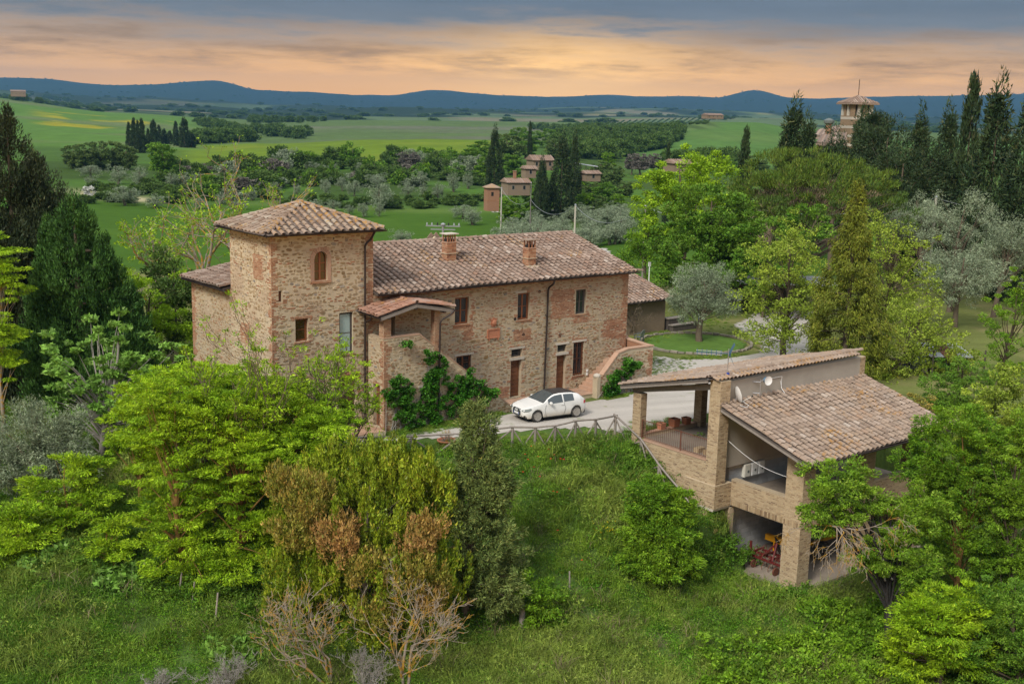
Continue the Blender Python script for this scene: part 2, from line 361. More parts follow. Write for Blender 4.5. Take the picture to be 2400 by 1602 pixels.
wood_mat('wood_brown', (0.11,0.042,0.02), (0.20,0.085,0.04), (1, 1, 5), 0.55)
wood_mat('wood_window', (0.17,0.06,0.025), (0.24,0.09,0.04), (4, 4, 1), 0.5)
wood_mat('wood_grey', (0.17,0.145,0.125), (0.31,0.275,0.24), (1, 1, 1), 0.9, 9.0)
wood_mat('wood_dark', (0.055,0.045,0.04), (0.13,0.11,0.095), (1, 1, 1), 0.9, 7.0)
wood_mat('wood_pale', (0.36,0.32,0.27), (0.48,0.44,0.38), (1, 1, 1), 0.9, 7.0)
def flat(name, c, rough=0.6, metal=0.0, spec=0.4, amp=0.2, k=6.0, stain=None, **ex):
    m, t = new_mat(name); p = pos(t); n = t.noise(p, k, 3)
    col = t.mix(1.0, (*c, 1), grey(t, t.math('ADD', 1-amp/2, t.math('MULTIPLY', n, amp))), 'MULTIPLY')
    if stain: col = t.mix(t.math('MULTIPLY', t.sstep(t.noise(p, stain[0], 4), stain[1], stain[2]), stain[4]), col, stain[3])
    finish(t, col, rough, spec, metal, **ex); return m
flat('gutter', (0.045,0.032,0.028), 0.5, 0.3)
flat('iron', (0.05,0.035,0.03), 0.6, 0.5, stain=(5, 0.45, 0.6, (0.15,0.055,0.025), 0.8))
flat('rust', (0.16,0.06,0.035), 0.85, 0.2)
flat('glass', (0.02,0.024,0.028), 0.06, 0.0, 0.6, 0.0)
flat('curtain_glass', (0.34,0.45,0.44), 0.12, 0.0, 0.5, 0.1, 2.0)
flat('amber_glass', (0.055,0.035,0.012), 0.10, 0.0, 0.6, 0.5, 3.0)
flat('steel', (0.45,0.46,0.47), 0.4, 0.7)
flat('white_paint', (0.72,0.72,0.70), 0.5)
flat('off_white', (0.62,0.60,0.52), 0.6)
flat('plastic_green', (0.012,0.035,0.035), 0.4)
flat('machine_red', (0.12,0.014,0.014), 0.55, stain=(7, 0.5, 0.65, (0.12,0.05,0.03), 0.6))
flat('machine_yellow', (0.72,0.33,0.01), 0.5)
flat('tank_grey', (0.12,0.14,0.13), 0.45)
flat('sign_red', (0.6,0.02,0.02), 0.5)
flat('black', (0.012,0.012,0.012), 0.6)
flat('antenna_blue', (0.06,0.14,0.22), 0.5, 0.3)
flat('plate_blue', (0.02,0.06,0.35), 0.4)
flat('lamp_red', (0.35,0.01,0.015), 0.25)
flat('tyre', (0.03,0.029,0.028), 0.85, stain=(4, 0.4, 0.7, (0.20,0.17,0.13), 0.5))
flat('rim', (0.42,0.39,0.35), 0.45, 0.5)
flat('wire', (0.35,0.36,0.38), 0.5, 0.4)
flat('red_plaster', (0.30,0.155,0.09), 0.85)
flat('pale_wall', (0.23,0.17,0.115), 0.9, amp=0.4)
flat('metal_roof', (0.42,0.44,0.46), 0.5, 0.3)
def car_paint():
    m, t = new_mat('car_paint'); p = pos(t)
    z = t.add('ShaderNodeSeparateXYZ', {0: t.add('ShaderNodeTexCoord').outputs['Object']}).outputs[2]
    dust = t.math('MULTIPLY', t.math('SUBTRACT', 1.0, t.sstep(t.math('ADD', z, t.math('MULTIPLY', t.noise(p, 5.0, 4), 0.25)), 0.25, 0.75)), 0.75)
    c = t.mix(dust, (0.74,0.73,0.70), (0.47,0.39,0.27)); r = t.math('ADD', 0.22, t.math('MULTIPLY', dust, 0.6))
    finish(t, c, r, 0.5, **{'Coat Weight': 0.3})
car_paint()
flat('car_roof', (0.035,0.034,0.036), 0.35, 0.0, 0.5, 0.0)
def leaf_mat(name, a, b, c, trans=0.3, rough=0.65, k=0.55, spec=0.25):
    """a, b two leaf colours spread over the crown, c the odd leaf"""
    m, t = new_mat(name); p = pos(t); r = rnd(t)
    n = t.sstep(t.noise(p, k, 3, 0.6), 0.36, 0.66); n4 = t.sstep(t.noise(p, k*4.5, 2, 0.5), 0.30, 0.70)
    col = t.mix(n, (*a, 1), (*b, 1)); col = t.mix(t.sstep(r, 0.80, 1.0), col, (*c, 1))
    col = t.mix(1.0, col, grey(t, t.math('MULTIPLY', t.math('ADD', 0.62, t.math('MULTIPLY', rnd(t, 0.53), 0.76)), t.math('ADD', 0.66, t.math('MULTIPLY', n4, 0.56)))), 'MULTIPLY')
    d = t.add('ShaderNodeBsdfPrincipled', {'Base Color': col, 'Roughness': rough, 'Specular IOR Level': spec})
    tr = t.add('ShaderNodeBsdfTranslucent', {0: col})
    mx = t.add('ShaderNodeMixShader', {0: trans}); t.l.new(d.outputs[0], mx.inputs[1]); t.l.new(tr.outputs[0], mx.inputs[2])
    o = t.add('ShaderNodeOutputMaterial'); t.l.new(mx.outputs[0], o.inputs[0]); return m
leaf_mat('leaf_locust', (0.193,0.356,0.009), (0.305,0.467,0.011), (0.424,0.572,0.027), 0.24)
leaf_mat('leaf_laurel', (0.161,0.251,0.016), (0.274,0.350,0.020), (0.454,0.420,0.050), 0.12, 0.4)
leaf_mat('leaf_laurel_dry', (0.348,0.230,0.058), (0.435,0.250,0.091), (0.217,0.243,0.039), 0.12, 0.6, 1.2)
leaf_mat('leaf_laurel_ochre', (0.210,0.231,0.031), (0.308,0.245,0.050), (0.462,0.280,0.066), 0.12, 0.5, 1.2)
leaf_mat('leaf_juniper', (0.114,0.172,0.040), (0.175,0.232,0.059), (0.268,0.282,0.078), 0.09)
leaf_mat('leaf_cypress', (0.024,0.050,0.016), (0.044,0.074,0.022), (0.094,0.102,0.035), 0.07)
leaf_mat('leaf_cypress_brown', (0.025,0.043,0.016), (0.045,0.063,0.023), (0.086,0.095,0.041), 0.07)
leaf_mat('leaf_cypress_green', (0.035,0.097,0.015), (0.060,0.144,0.023), (0.080,0.179,0.034), 0.09)
leaf_mat('leaf_olive', (0.186,0.237,0.137), (0.261,0.318,0.194), (0.356,0.408,0.272), 0.12)
leaf_mat('leaf_fig', (0.158,0.316,0.045), (0.216,0.392,0.060), (0.304,0.481,0.120), 0.24)
leaf_mat('leaf_elm', (0.104,0.232,0.010), (0.172,0.312,0.013), (0.248,0.363,0.024), 0.24)
leaf_mat('leaf_maple', (0.086,0.203,0.014), (0.141,0.265,0.020), (0.220,0.320,0.041), 0.21)
leaf_mat('leaf_lime', (0.215,0.372,0.012), (0.286,0.454,0.014), (0.372,0.522,0.030), 0.24)
leaf_mat('leaf_mulberry', (0.208,0.300,0.026), (0.293,0.385,0.036), (0.400,0.477,0.072), 0.24)
leaf_mat('leaf_spruce', (0.119,0.154,0.012), (0.169,0.203,0.016), (0.251,0.235,0.027), 0.09)
leaf_mat('leaf_pine', (0.073,0.141,0.014), (0.115,0.178,0.020), (0.170,0.184,0.028), 0.09)
leaf_mat('leaf_oak', (0.123,0.246,0.011), (0.185,0.317,0.016), (0.259,0.359,0.045), 0.21)
leaf_mat('leaf_bramble', (0.102,0.225,0.009), (0.174,0.315,0.013), (0.239,0.372,0.027), 0.21)
leaf_mat('leaf_ivy', (0.045,0.173,0.012), (0.075,0.226,0.018), (0.110,0.263,0.030), 0.18, 0.5)
leaf_mat('leaf_shrub', (0.061,0.121,0.018), (0.094,0.163,0.024), (0.143,0.200,0.040), 0.15)
leaf_mat('leaf_grey', (0.14,0.125,0.10), (0.19,0.17,0.14), (0.23,0.21,0.18), 0.12)
leaf_mat('leaf_dry', (0.20,0.155,0.09), (0.26,0.20,0.12), (0.30,0.24,0.16), 0.12)
leaf_mat('grass_tall', (0.078,0.191,0.012), (0.176,0.286,0.025), (0.261,0.345,0.040), 0.21, 0.6, 0.16)
leaf_mat('grass_pale', (0.171,0.261,0.032), (0.228,0.307,0.046), (0.296,0.335,0.065), 0.21, 0.6, 0.3)
leaf_mat('weed', (0.074,0.205,0.010), (0.128,0.281,0.013), (0.202,0.332,0.025), 0.21, 0.6, 0.3)
leaf_mat('petal_red', (0.55,0.012,0.008), (0.6,0.03,0.01), (0.6,0.04,0.02), 0.18)
leaf_mat('petal_yellow', (0.5,0.40,0.01), (0.55,0.46,0.02), (0.5,0.42,0.02), 0.18)
leaf_mat('petal_white', (0.62,0.62,0.58), (0.7,0.7,0.66), (0.6,0.62,0.5), 0.18)
def bark(name, a, b, k=6.0, spot=None):
    m, t = new_mat(name); p = pos(t); n = t.noise(scaled(t, p, 2, 2, 0.6), k, 4, 0.65); c = t.mix(n, (*a, 1), (*b, 1))
    if spot: c = t.mix(t.sstep(t.noise(p, 3.0, 4), 0.48, 0.6), c, (*spot, 1))
    finish(t, c, 0.95, 0.1, bump=n, bstr=0.6, bdist=0.03)
bark('bark', (0.085,0.065,0.045), (0.17,0.135,0.095))
bark('bark_dark', (0.02,0.019,0.018), (0.055,0.05,0.046), 8.0)
bark('bark_pale', (0.20,0.185,0.16), (0.30,0.28,0.25))
bark('bark_lichen', (0.22,0.18,0.14), (0.33,0.29,0.24), 6.0, (0.38,0.22,0.035))
bark('bark_locust', (0.17,0.10,0.035), (0.28,0.17,0.06))
def gravel_mat():
    m, t = new_mat('gravel'); p = pos(t); n = t.noise(p, 0.5, 4, 0.6); f = t.noise(p, 22.0, 3, 0.7)
    c = t.mix(n, (0.37,0.34,0.30), (0.47,0.435,0.39)); c = t.mix(1.0, c, grey(t, t.math('ADD', 0.72, t.math('MULTIPLY', f, 0.56))), 'MULTIPLY')
    rut = t.noise(scaled(t, t.add('ShaderNodeVectorRotate', {'Vector': p, 'Angle': 0.30}, rotation_type='Z_AXIS').outputs[0], 0.08, 1.3, 1), 1.0, 3, 0.55); c = t.mix(1.0, c, grey(t, t.math('ADD', 0.70, t.math('MULTIPLY', rut, 0.6))), 'MULTIPLY')
    tuft = t.math('MULTIPLY', t.sstep(t.noise(p, 0.9, 5, 0.65), 0.58, 0.70), 0.65)
    c = t.mix(tuft, c, (0.20,0.225,0.09))
    finish(t, c, 0.95, 0.1, bump=f, bstr=0.5, bdist=0.03)
gravel_mat()
def ground_mat(name, k1, k2, bump, bd):
    """the colour of each field is stored on the land itself; noise gives grain"""
    m, t = new_mat(name); p = pos(t); a = t.add('ShaderNodeAttribute', attribute_name='col').outputs['Color']
    n1 = t.noise(p, k1, 5, 0.6); n2 = t.noise(p, k2, 4, 0.6)
    k = t.math('ADD', 0.55, t.math('ADD', t.math('MULTIPLY', n1, 0.5), t.math('MULTIPLY', n2, 0.4)))
    rows = t.noise(scaled(t, t.add('ShaderNodeVectorRotate', {'Vector': p, 'Angle': 0.5}, rotation_type='Z_AXIS').outputs[0], 0.004/k1*0.35, 1.1*k1/0.35, 0.1), 1.0, 2, 0.5)
    k = t.math('MULTIPLY', k, t.math('ADD', 0.78, t.math('MULTIPLY', rows, 0.44)))
    c = t.mix(1.0, a, grey(t, k), 'MULTIPLY')
    finish(t, c, 0.95, 0.05, bump=n2, bstr=bump, bdist=bd)
ground_mat('ground', 0.35, 5.0, 0.6, 0.08)
ground_mat('hill_land', 0.012, 0.11, 0.8, 1.5)
flat('lawn', (0.085,0.155,0.028), 0.95, 0.0, 0.1, 0.7, 1.5)
flat('brick_brown', (0.24,0.165,0.10), 0.9, amp=0.5, k=3.0)
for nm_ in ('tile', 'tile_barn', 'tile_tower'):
    piece_mat(nm_+'_pan', [(0.0, (0.15,0.115,0.095)), (0.5, (0.20,0.155,0.125)), (1.0, (0.12,0.095,0.08))], 12.0, 0.6, stain=(4.0, 0.5, 0.7, (0.09,0.075,0.065), 0.7))  # pans darker than covers: dirt, plus shade between the covers put into the colour
piece_mat('rock_grey', [(0.0, (0.20,0.18,0.145)), (0.5, (0.27,0.24,0.19)), (1.0, (0.33,0.29,0.23))], 4.0, 0.5)
leaf_mat('leaf_soft', (0.085,0.145,0.030), (0.125,0.185,0.040), (0.17,0.22,0.06), 0.18)
flat('car_glass', (0.06,0.075,0.08), 0.04, 0.0, 0.9, 0.0)
# ---------------------------------------------------------------- the land
def polar(x, y):
    dx, dy = x-CAM[0], y-CAM[1]; fw = dx*math.sin(YAW)+dy*math.cos(YAW); rt = dx*math.cos(YAW)-dy*math.sin(YAW)
    return 1200+FPX*rt/np.maximum(fw, 1.0), fw
def land_colour(x, y):
    px, r = polar(x, y); n = len(x); c = np.tile(np.array([0.075,0.125,0.028]), (n, 1))
    def lay(mask, col, soft=1.0):
        m = np.clip(mask, 0, 1)[:, None]*soft; c[:] = c*(1-m)+np.array(col)*m
    N = lambda s, k=0.0: hnoise(x, y, s, k)
    # the yard: dry lawn round the drive
    lay(sm(r, 60, 70)*(1-sm(r, 112, 125)), (0.135,0.155,0.045))
    lay(sm(N(2.4, 3), 0.05, 0.5)*sm(r, 60, 70)*(1-sm(r, 112, 125)), (0.22,0.195,0.085), 0.7)
    # valley fields
    lay(sm(r, 115, 140)*(1-sm(r, 700, 720)), (0.060,0.115,0.022))
    fld = sm(r, 118, 130)*(1-sm(r, 286+22*N(60), 290+22*N(60)))
    lay(fld, (0.050,0.108,0.011)); lay(fld*sm(N(9, 1), 0.1, 0.6), (0.064,0.126,0.013), 0.8)
    bank = sm(r, 300, 325)*(1-sm(r, 425, 440)); lay(bank, (0.045,0.080,0.016)); east = sm(px, 1220, 1330)*sm(r, 225, 245)*(1-sm(r, 560, 640)); lay(east, (0.050,0.085,0.018))
    lay(fld*(1-sm(px, 120, 230)), (0.05,0.135,0.014), 0.6)
    edge = np.exp(-((r-(292+22*N(60)))/6.0)**2); lay(edge*(1-sm(px, 300, 420))*sm(px, 120, 220), (0.42,0.36,0.22))
    lay(edge*sm(px, 420, 700), (0.10,0.16,0.03), 0.8)
    lay(sm(r, 300, 330)*(1-sm(r, 430, 440))*sm(N(25, 4), -0.1, 0.4), (0.075,0.16,0.022), 0.8)
    hill = sm(r, 425, 440)*(1-sm(r, 715, 735))*sm(px, 380, 470)*(1-sm(px, 1140, 1220))
    lay(hill, (0.115,0.175,0.014)); lay(hill*sm(N(40, 2), 0.0, 0.6), (0.150,0.195,0.020), 0.8)
    lay(sm(r, 720, 740)*(1-sm(r, 1650, 1750)), (0.085,0.130,0.040))
    lay(sm(r, 720, 760)*(1-sm(r, 1250, 1500))*sm(px, 500, 640)*(1-sm(px, 1250, 1350))*sm(N(170, 6), -0.15, 0.35), (0.125,0.125,0.085), 0.9)
    left = (1-sm(px, 420, 520))*sm(r, 560, 620)*(1-sm(r, 1700, 1800))
    lay(left, (0.085,0.165,0.028)); lay(left*sm(N(110, 7), 0.1, 0.5), (0.12,0.145,0.06), 0.8)
    lay(left*sm(r, 820, 900)*(1-sm(r, 1250, 1350))*sm(px, 60, 140)*(1-sm(px, 380, 430))*sm(N(34, 9)+0.5*N(120, 3), 0.18, 0.42), (0.28,0.25,0.015), 0.85)
    rt = sm(px, 1420, 1500)*sm(r, 430, 470)*(1-sm(r, 1000, 1100)); lay(rt, (0.075,0.150,0.032)); lay(rt*sm(N(60, 8), 0.1, 0.6), (0.10,0.165,0.04), 0.7)
    vin = sm(px, 1300, 1340)*(1-sm(px, 1640, 1680))*sm(r, 800, 830)*(1-sm(r, 1060, 1090)); lay(vin, (0.09,0.14,0.04))
    lay(vin*(np.sin((x*0.8-y*0.6)/2.4) > 0.2), (0.045,0.075,0.02), 0.8)
    # beyond: woods and small fields
    far = sm(r, 1650, 1800); wood = sm(N(420, 1)+0.6*N(170, 5), -0.22, 0.02); lay(far, (0.095,0.135,0.055))
    lay(far*sm(N(230, 4), 0.25, 0.35), (0.17,0.15,0.09), 0.9); lay(far*sm(N(190, 11), 0.42, 0.5), (0.19,0.19,0.07), 0.9)
    lay(far*wood, (0.020,0.034,0.014)); lay(far*sm(r, 5200, 6800), (0.018,0.030,0.014))
    lay(far*sm(r, 2400, 5200)*(1-sm(px, 300, 900)), (0.020,0.034,0.014), 0.8)
    return np.concatenate([c, np.ones((n, 1))], 1)
def sheet(name, radii, az, mat, label=None):
    rr, aa = np.meshgrid(radii, az, indexing='ij'); yaw = YAW+aa
    x = CAM[0]+rr/np.cos(aa)*np.sin(yaw); y = CAM[1]+rr/np.cos(aa)*np.cos(yaw)
    X = x.ravel(); Y = y.ravel(); Z = ground_z(X, Y)
    under = sm(X, 0.5, 0.9)*(1-sm(X, 12, 14))*sm(Y, -14.6, -14.3)*(1-sm(Y, -10.0, -9.6)); Z = Z-0.6*under
    m, k = rr.shape; i = np.arange((m-1)*k).reshape(m-1, k)[:, :-1].ravel(); F = np.stack([i, i+1, i+k+1, i+k], 1)
    me = npmesh(name, np.stack([X, Y, Z], 1), F[:, ::-1], mat); ca = me.color_attributes.new('col', 'FLOAT_COLOR', 'POINT')
    ca.data.foreach_set('color', land_colour(X, Y).astype(np.float32).ravel())
    o = put(name, me, None, smooth=180, kind='structure', label=label); return o, Z.min()
AZ = np.radians(np.concatenate([np.arange(-62, -30, 1.0), np.arange(-30, 30.01, 0.15), np.arange(31, 63, 1.0)]))
r1 = np.concatenate([np.arange(22, 110, 0.5), np.geomspace(110, 440, 130)]); r2 = np.geomspace(440, 9900, 210)
sheet('ground', r1, AZ, MT['ground'], 'grassy slope, yard and valley fields round the farmhouse')
_, zlow = sheet('hills', r2, AZ, MT['hill_land'], 'green and wooded hills rolling back to the skyline')
def ground_patch(name, poly, mat, dz, step=0.35, rough=0.35, label=None, seed=1):
    """a sheet laid on the ground inside an uneven outline"""
    pl = np.array([(p[0], p[1]) for p in poly]); lo = pl.min(0)-1; hi = pl.max(0)+1
    xs = np.arange(lo[0], hi[0], step); ys = np.arange(lo[1], hi[1], step); X, Y = np.meshgrid(xs, ys, indexing='ij')
    Xn = X+rough*hnoise(X, Y, 0.9, seed)+rough*hnoise(X, Y, 2.6, seed+3); Yn = Y+rough*hnoise(X, Y, 1.0, seed+1)+rough*hnoise(X, Y, 2.3, seed+5)
    ins = np.zeros(X.shape, bool); n = len(pl)
    for i in range(n):
        (x1, y1), (x2, y2) = pl[i], pl[(i+1) % n]
        c = ((y1 > Yn) != (y2 > Yn)) & (Xn < (x2-x1)*(Yn-y1)/(y2-y1+1e-12)+x1); ins ^= c
    Z = ground_z(X.ravel(), Y.ravel())+dz; k = X.shape[1]
    i, j = np.nonzero(ins[:-1, :-1] & ins[1:, :-1] & ins[:-1, 1:] & ins[1:, 1:]); a = i*k+j
    me = npmesh(name, np.stack([X.ravel(), Y.ravel(), Z], 1), np.stack([a, a+k, a+k+1, a+1], 1), mat)
    o = put(name, me, None, smooth=180, kind='structure', label=label); return o
ground_patch('gravel_road', [(-16,-1.2),(-13,-1.9),(-10.4,-3.0),(-7.4,-3.9),(-3,-5.2),(0.2,-6.6),(1.0,-8.6),(8,-8.2),(12,-6.2),(14.5,-2.2),(19,-3),(24,-1.5),(31,2.0),(42,11),(46,17),(40,15),(30,9.6),
    (26.2,4.0),(23.5,1.8),(20.2,1.7),(17.6,3.6),(16.0,6.2),(12.5,3.0),(11,0.5),(9.6,-1.6),(6,-2.4),(3,-2.2),(-1.3,-1.8),(-4,-2.0),(-6,-1.9),(-9.6,-2.2),(-12.8,-1.7),(-15,-0.9)],
    MT['gravel'], 0.02, label='pale gravel drive running past the farmhouse doors')
ground_patch('lawn', [(22.3+4.0*math.cos(a), 6.4+3.6*math.sin(a)) for a in np.linspace(0, 6.28, 25)[:-1]], MT['lawn'], 0.05, 0.3, 0.05, 'round mown lawn beneath the olive tree in the yard')
def px_patch(name, pts, mat, label, step=.6): return ground_patch(name, [GP(*q, 60) for q in pts], mat, .06, step, .4, label)
px_patch('lane', [(1150,499),(1200,498.5),(1260,498),(1345,494.5),(1345,490.5),(1260,493),(1200,493.5),(1150,494)], MT['gravel'], 'pale lane running past the brick turret', 1.0)
px_patch('dirt_patch', [(1375,598),(1420,603),(1440,592),(1415,580),(1385,588)], MT['gravel'], 'bare earth patch at the edge of the olive grove', .5)
# ---------------------------------------------------------------- bricks, stones and tiles
rg = random.Random(5)
def stone_variants(n=10):
    out = []
    for k in range(n):
        m = rg.choice((6, 7, 8)); a0 = rg.random()*6.28; a = []
        for i in range(m):
            t = a0+6.283*i/m+rg.uniform(-.2, .2); q = max(abs(math.cos(t)), abs(math.sin(t))); rr = rg.uniform(.84, 1.0)*(0.62+0.38/q)*0.54
            a.append((rr*math.cos(t), rr*math.sin(t)))
        v = [(x, y, 0.0) for x, y in a]+[(x*.86, y*.84, rg.uniform(.75, 1.0)) for x, y in a]
        f = [(i, (i+1) % m, (i+1) % m+m, i+m) for i in range(m)]+[tuple(range(m, 2*m))]
        out.append((np.array(v), f))
    return out
STONES = stone_variants()
BRICK = (np.array([(-.5,-.5,0),(.5,-.5,0),(.5,.5,0),(-.5,.5,0),(-.48,-.42,1),(.48,-.42,1),(.48,.42,1),(-.48,.42,1)]), [(4,5,6,7),(0,1,5,4),(1,2,6,5),(2,3,7,6),(3,0,4,7)])
def tile_cover(n=6, L=0.47, ra=0.095, rb=0.122, th=0.018):
    v = []
    for (yy, r) in ((0.0, ra), (-L, rb)):
        for k in range(n+1):
            t = math.pi*k/n; v.append((-math.cos(t)*r, yy, math.sin(t)*r*0.85))
    for k in range(n+1):
        t = math.pi*k/n; v.append((-math.cos(t)*(rb-th), -L, math.sin(t)*(rb-th)*0.85))
    m = n+1; f = [(k, k+1, k+1+m, k+m) for k in range(n)]+[(k+m, k+1+m, k+1+2*m, k+2*m) for k in range(n)]
    return np.array(v), f
COVER = tile_cover()
PAN = (np.array([(-.19,0,0),(.19,0,0),(.19,-.46,.012),(-.19,-.46,.012),(-.19,-.46,-.012),(.19,-.46,-.012)]), [(0,3,2,1),(3,4,5,2)])
def frame4(o, X, Y, Z, sx=1, sy=1, sz=1):
    m = Matrix.Identity(4)
    for i in range(3): m[i][0] = X[i]*sx; m[i][1] = Y[i]*sy; m[i][2] = Z[i]*sz; m[i][3] = o[i]
    return m
class Pieces:
    """all pieces of one kind on one thing: the 300 nearest become objects, the rest one joined part"""
    def __init__(self): self.p = []
    def add(self, geo, m, parent, mat): self.p.append((geo, m, parent, mat))
    def finish(self, name, mass, limit=300, cache={}):
        c = Vector(CAM); self.p.sort(key=lambda q: (q[1].to_translation()-c).length)
        for geo, m, parent, mat in self.p[:limit]:
            key = (id(geo), mat.name)
            if key not in cache:
                me = bpy.data.meshes.new(name); me.from_pydata(geo[0].tolist(), [], geo[1]); me.materials.append(mat); me.update(); cache[key] = (me, geo)
            put(name, cache[key][0], None, parent, mtx=m)
        rest = {}
        for q in self.p[limit:]: rest.setdefault((q[2].name, q[3].name), []).append(q)
        for qs in rest.values(): joined(mass, [(q[0], q[1]) for q in qs], qs[0][3], qs[0][2])
def clad(ps, pb, parent, O, U, V, N, w, h, holes=(), quoin=(0, 0), rim=0.2, seed=0, redness=0.10, smax=0.42, keep=None, top=0.0, patches=()):
    """rubble stone with brick quoins and brick rims round the openings, laid on a wall face"""
    r = random.Random(seed); O = Vector(O); U = Vector(U); V = Vector(V); N = Vector(N)
    def inhole(u, v, g): return any(a-g < u < b+g and c-g < v < d+g for a, b, c, d in holes)
    def zone(u, v):
        if u < quoin[0]+0.12*math.sin(v*9) or u > w-quoin[1]+0.12*math.sin(v*8) and quoin[1]: return True
        if top and v > h-top: return True
        if any(a < u < b and c < v < d for a, b, c, d in patches): return True
        return inhole(u, v, rim*(0.8+0.5*math.sin(v*7+u))) if rim else False
    v = 0.0
    while v < h-0.03:
        rh = r.uniform(.075, .19); rh = min(rh, h-v)
        u = r.uniform(-.15, .0)
        while u < w:
            ww = r.uniform(.10, smax)*(.7+rh*2); uc = u+ww/2; vc = v+rh/2+r.uniform(-.055, .055); u += ww
            if uc < .02 or uc+0.03 > w: continue
            if inhole(uc, vc, 0.07) or zone(uc, vc) or (keep and not keep(uc, vc)) or r.random() < .12: continue
            if r.random() < redness:
                bw = r.uniform(.12, .26); a = r.uniform(-.04, .04)
                X = U*math.cos(a)+V*math.sin(a); pb.add(BRICK, frame4(O+U*uc+V*vc-N*.004, X, N.cross(X), N, bw, .06, .016), parent, MT['brick_red'])
                continue
            sw = min(ww-.012, 2*min(uc, w-uc)); a = r.uniform(-.22, .22); X = U*math.cos(a)+V*math.sin(a); big = 1.35 if r.random() < .08 else 1.0
            ps.add(r.choice(STONES), frame4(O+U*uc+V*vc-N*.006, X, N.cross(X), N, sw*r.uniform(.72, 1.04)*big, (rh-.012)*r.uniform(.55, 1.15)*big, r.uniform(.010, .034)), parent, MT['stone'])
        v += rh
    v = 0.0; row = 0
    while v < h-.06:
        u = -.12 if row % 2 else 0.0
        while u < w-.05:
            L = r.choice((.24, .24, .13)); a, b = max(u, 0.005), min(u+L-.012, w-.005); uc = (a+b)/2; vc = v+.033; u += L
            if b-a > .05 and zone(uc, vc) and not inhole(uc, vc, .03) and not any(x0 < b and x1 > a and y0 < vc+.03 and y1 > vc-.03 for x0, x1, y0, y1 in holes) and not (keep and not keep(uc, vc)) and r.random() > .05:
                pb.add(BRICK, frame4(O+U*uc+V*vc-N*.004, U, V, N, b-a, .054, r.uniform(.008, .022)), parent, MT['brick_red'])
        v += .068; row += 1
def brickwork(pb, parent, mat, O, U, V, N, w, h, holes=(), seed=0, bl=0.25, bh=0.062, keep=None, proud=(.004, .012)):
    r = random.Random(seed); O = Vector(O); U = Vector(U); V = Vector(V); N = Vector(N); v = 0.0; row = 0
    while v < h-.03:
        u = -bl*r.uniform(.2, .8)
        while u < w-.02:
            L = bl*r.choice((1, 1, 1, .5)); a, b = max(u, 0.004), min(u+L-.010, w-.004); uc = (a+b)/2; vc = v+bh/2; u += L
            if b-a > .03 and vc+bh*.4 < h and not any(x0-.01 < uc < x1+.01 and y0-.01 < vc < y1+.01 for x0, x1, y0, y1 in holes) and not (keep and not keep(uc, vc)):
                pb.add(BRICK, frame4(O+U*uc+V*vc-N*.003, U, V, N, b-a, bh-.012, r.uniform(*proud)), parent, mat)
        v += bh; row += 1
def tile_slope(pt, pp, parent, mat, O, U, D, w, h, keep=None, pitch=0.385, step=0.37, seed=0, lift=0.03, flip=False):
    """rows of flat pans with arched covers over their joints; O eave corner, U along the eave, D up the slope"""
    r = random.Random(seed); O = Vector(O); U = Vector(U).normalized(); D = Vector(D).normalized(); N = U.cross(D)
    if N.z < 0: N = -N
    X = U if U.cross(D).dot(N) > 0 else -U
    nc = max(1, int(w/pitch)); pt_ = w/nc; nr = max(1, int(round(h/step)))
    sag = lambda u, v: .022*math.sin(u*.8+seed)+.018*math.sin(v*1.7+u*.45+seed)+.010*math.sin(u*2.3-v)
    for i in range(nc+1):
        du = r.uniform(-.02, .02)
        for j in range(nr):
            u = i*pt_; v = (j+1)*step+r.uniform(-.02, .02)
            if v > h+.12: continue
            if (keep is None or keep(u, v-.25)):
                tl = R(3.0)+r.uniform(-.02, .02); a = r.uniform(-.035, .035); D2 = D*math.cos(tl)+N*math.sin(-tl)
                Y = (D2+X*a).normalized(); XX = Y.cross(N).normalized(); Z = XX.cross(Y)
                pt.add(COVER, frame4(O+U*(min(max(u, .1), w-.1)+du)+D*v+N*(lift+.042+r.uniform(0, .014)+sag(u, v)), XX, Y, Z, r.uniform(.93, 1.08), 1, r.uniform(.92, 1.1)), parent, mat)
            u2 = u+pt_/2
            if i < nc and (keep is None or keep(u2, v-.25)):
                tl = R(2.5)+r.uniform(-.01, .01); Y = D*math.cos(tl)-N*math.sin(tl)
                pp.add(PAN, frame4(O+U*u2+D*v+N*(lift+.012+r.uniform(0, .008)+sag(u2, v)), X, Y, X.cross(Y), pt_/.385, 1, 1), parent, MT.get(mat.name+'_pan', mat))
def ridge_tiles(pt, parent, mat, a, b, seed=0, lift=0.06, sc=1.25, step=.36):
    """arched tiles along a ridge or hip; a is the low or left end"""
    r = random.Random(seed); a = Vector(a); b = Vector(b); d = b-a; L = d.length; d.normalize(); X = d.cross(Vector((0, 0, 1))).normalized(); Z = X.cross(d)
    for k in range(int(L/step)+1):
        p = a+d*min(k*step+.45, L); tl = R(2.5); Y = d*math.cos(tl)-Z*math.sin(tl); Y = (Y+X*r.uniform(-.03, .03)).normalized()
        pt.add(COVER, frame4(p+Z*(lift+r.uniform(0, .015)), X*1, Y, Z, sc*r.uniform(.95, 1.05), 1, sc*r.uniform(.9, 1.05)), parent, mat)
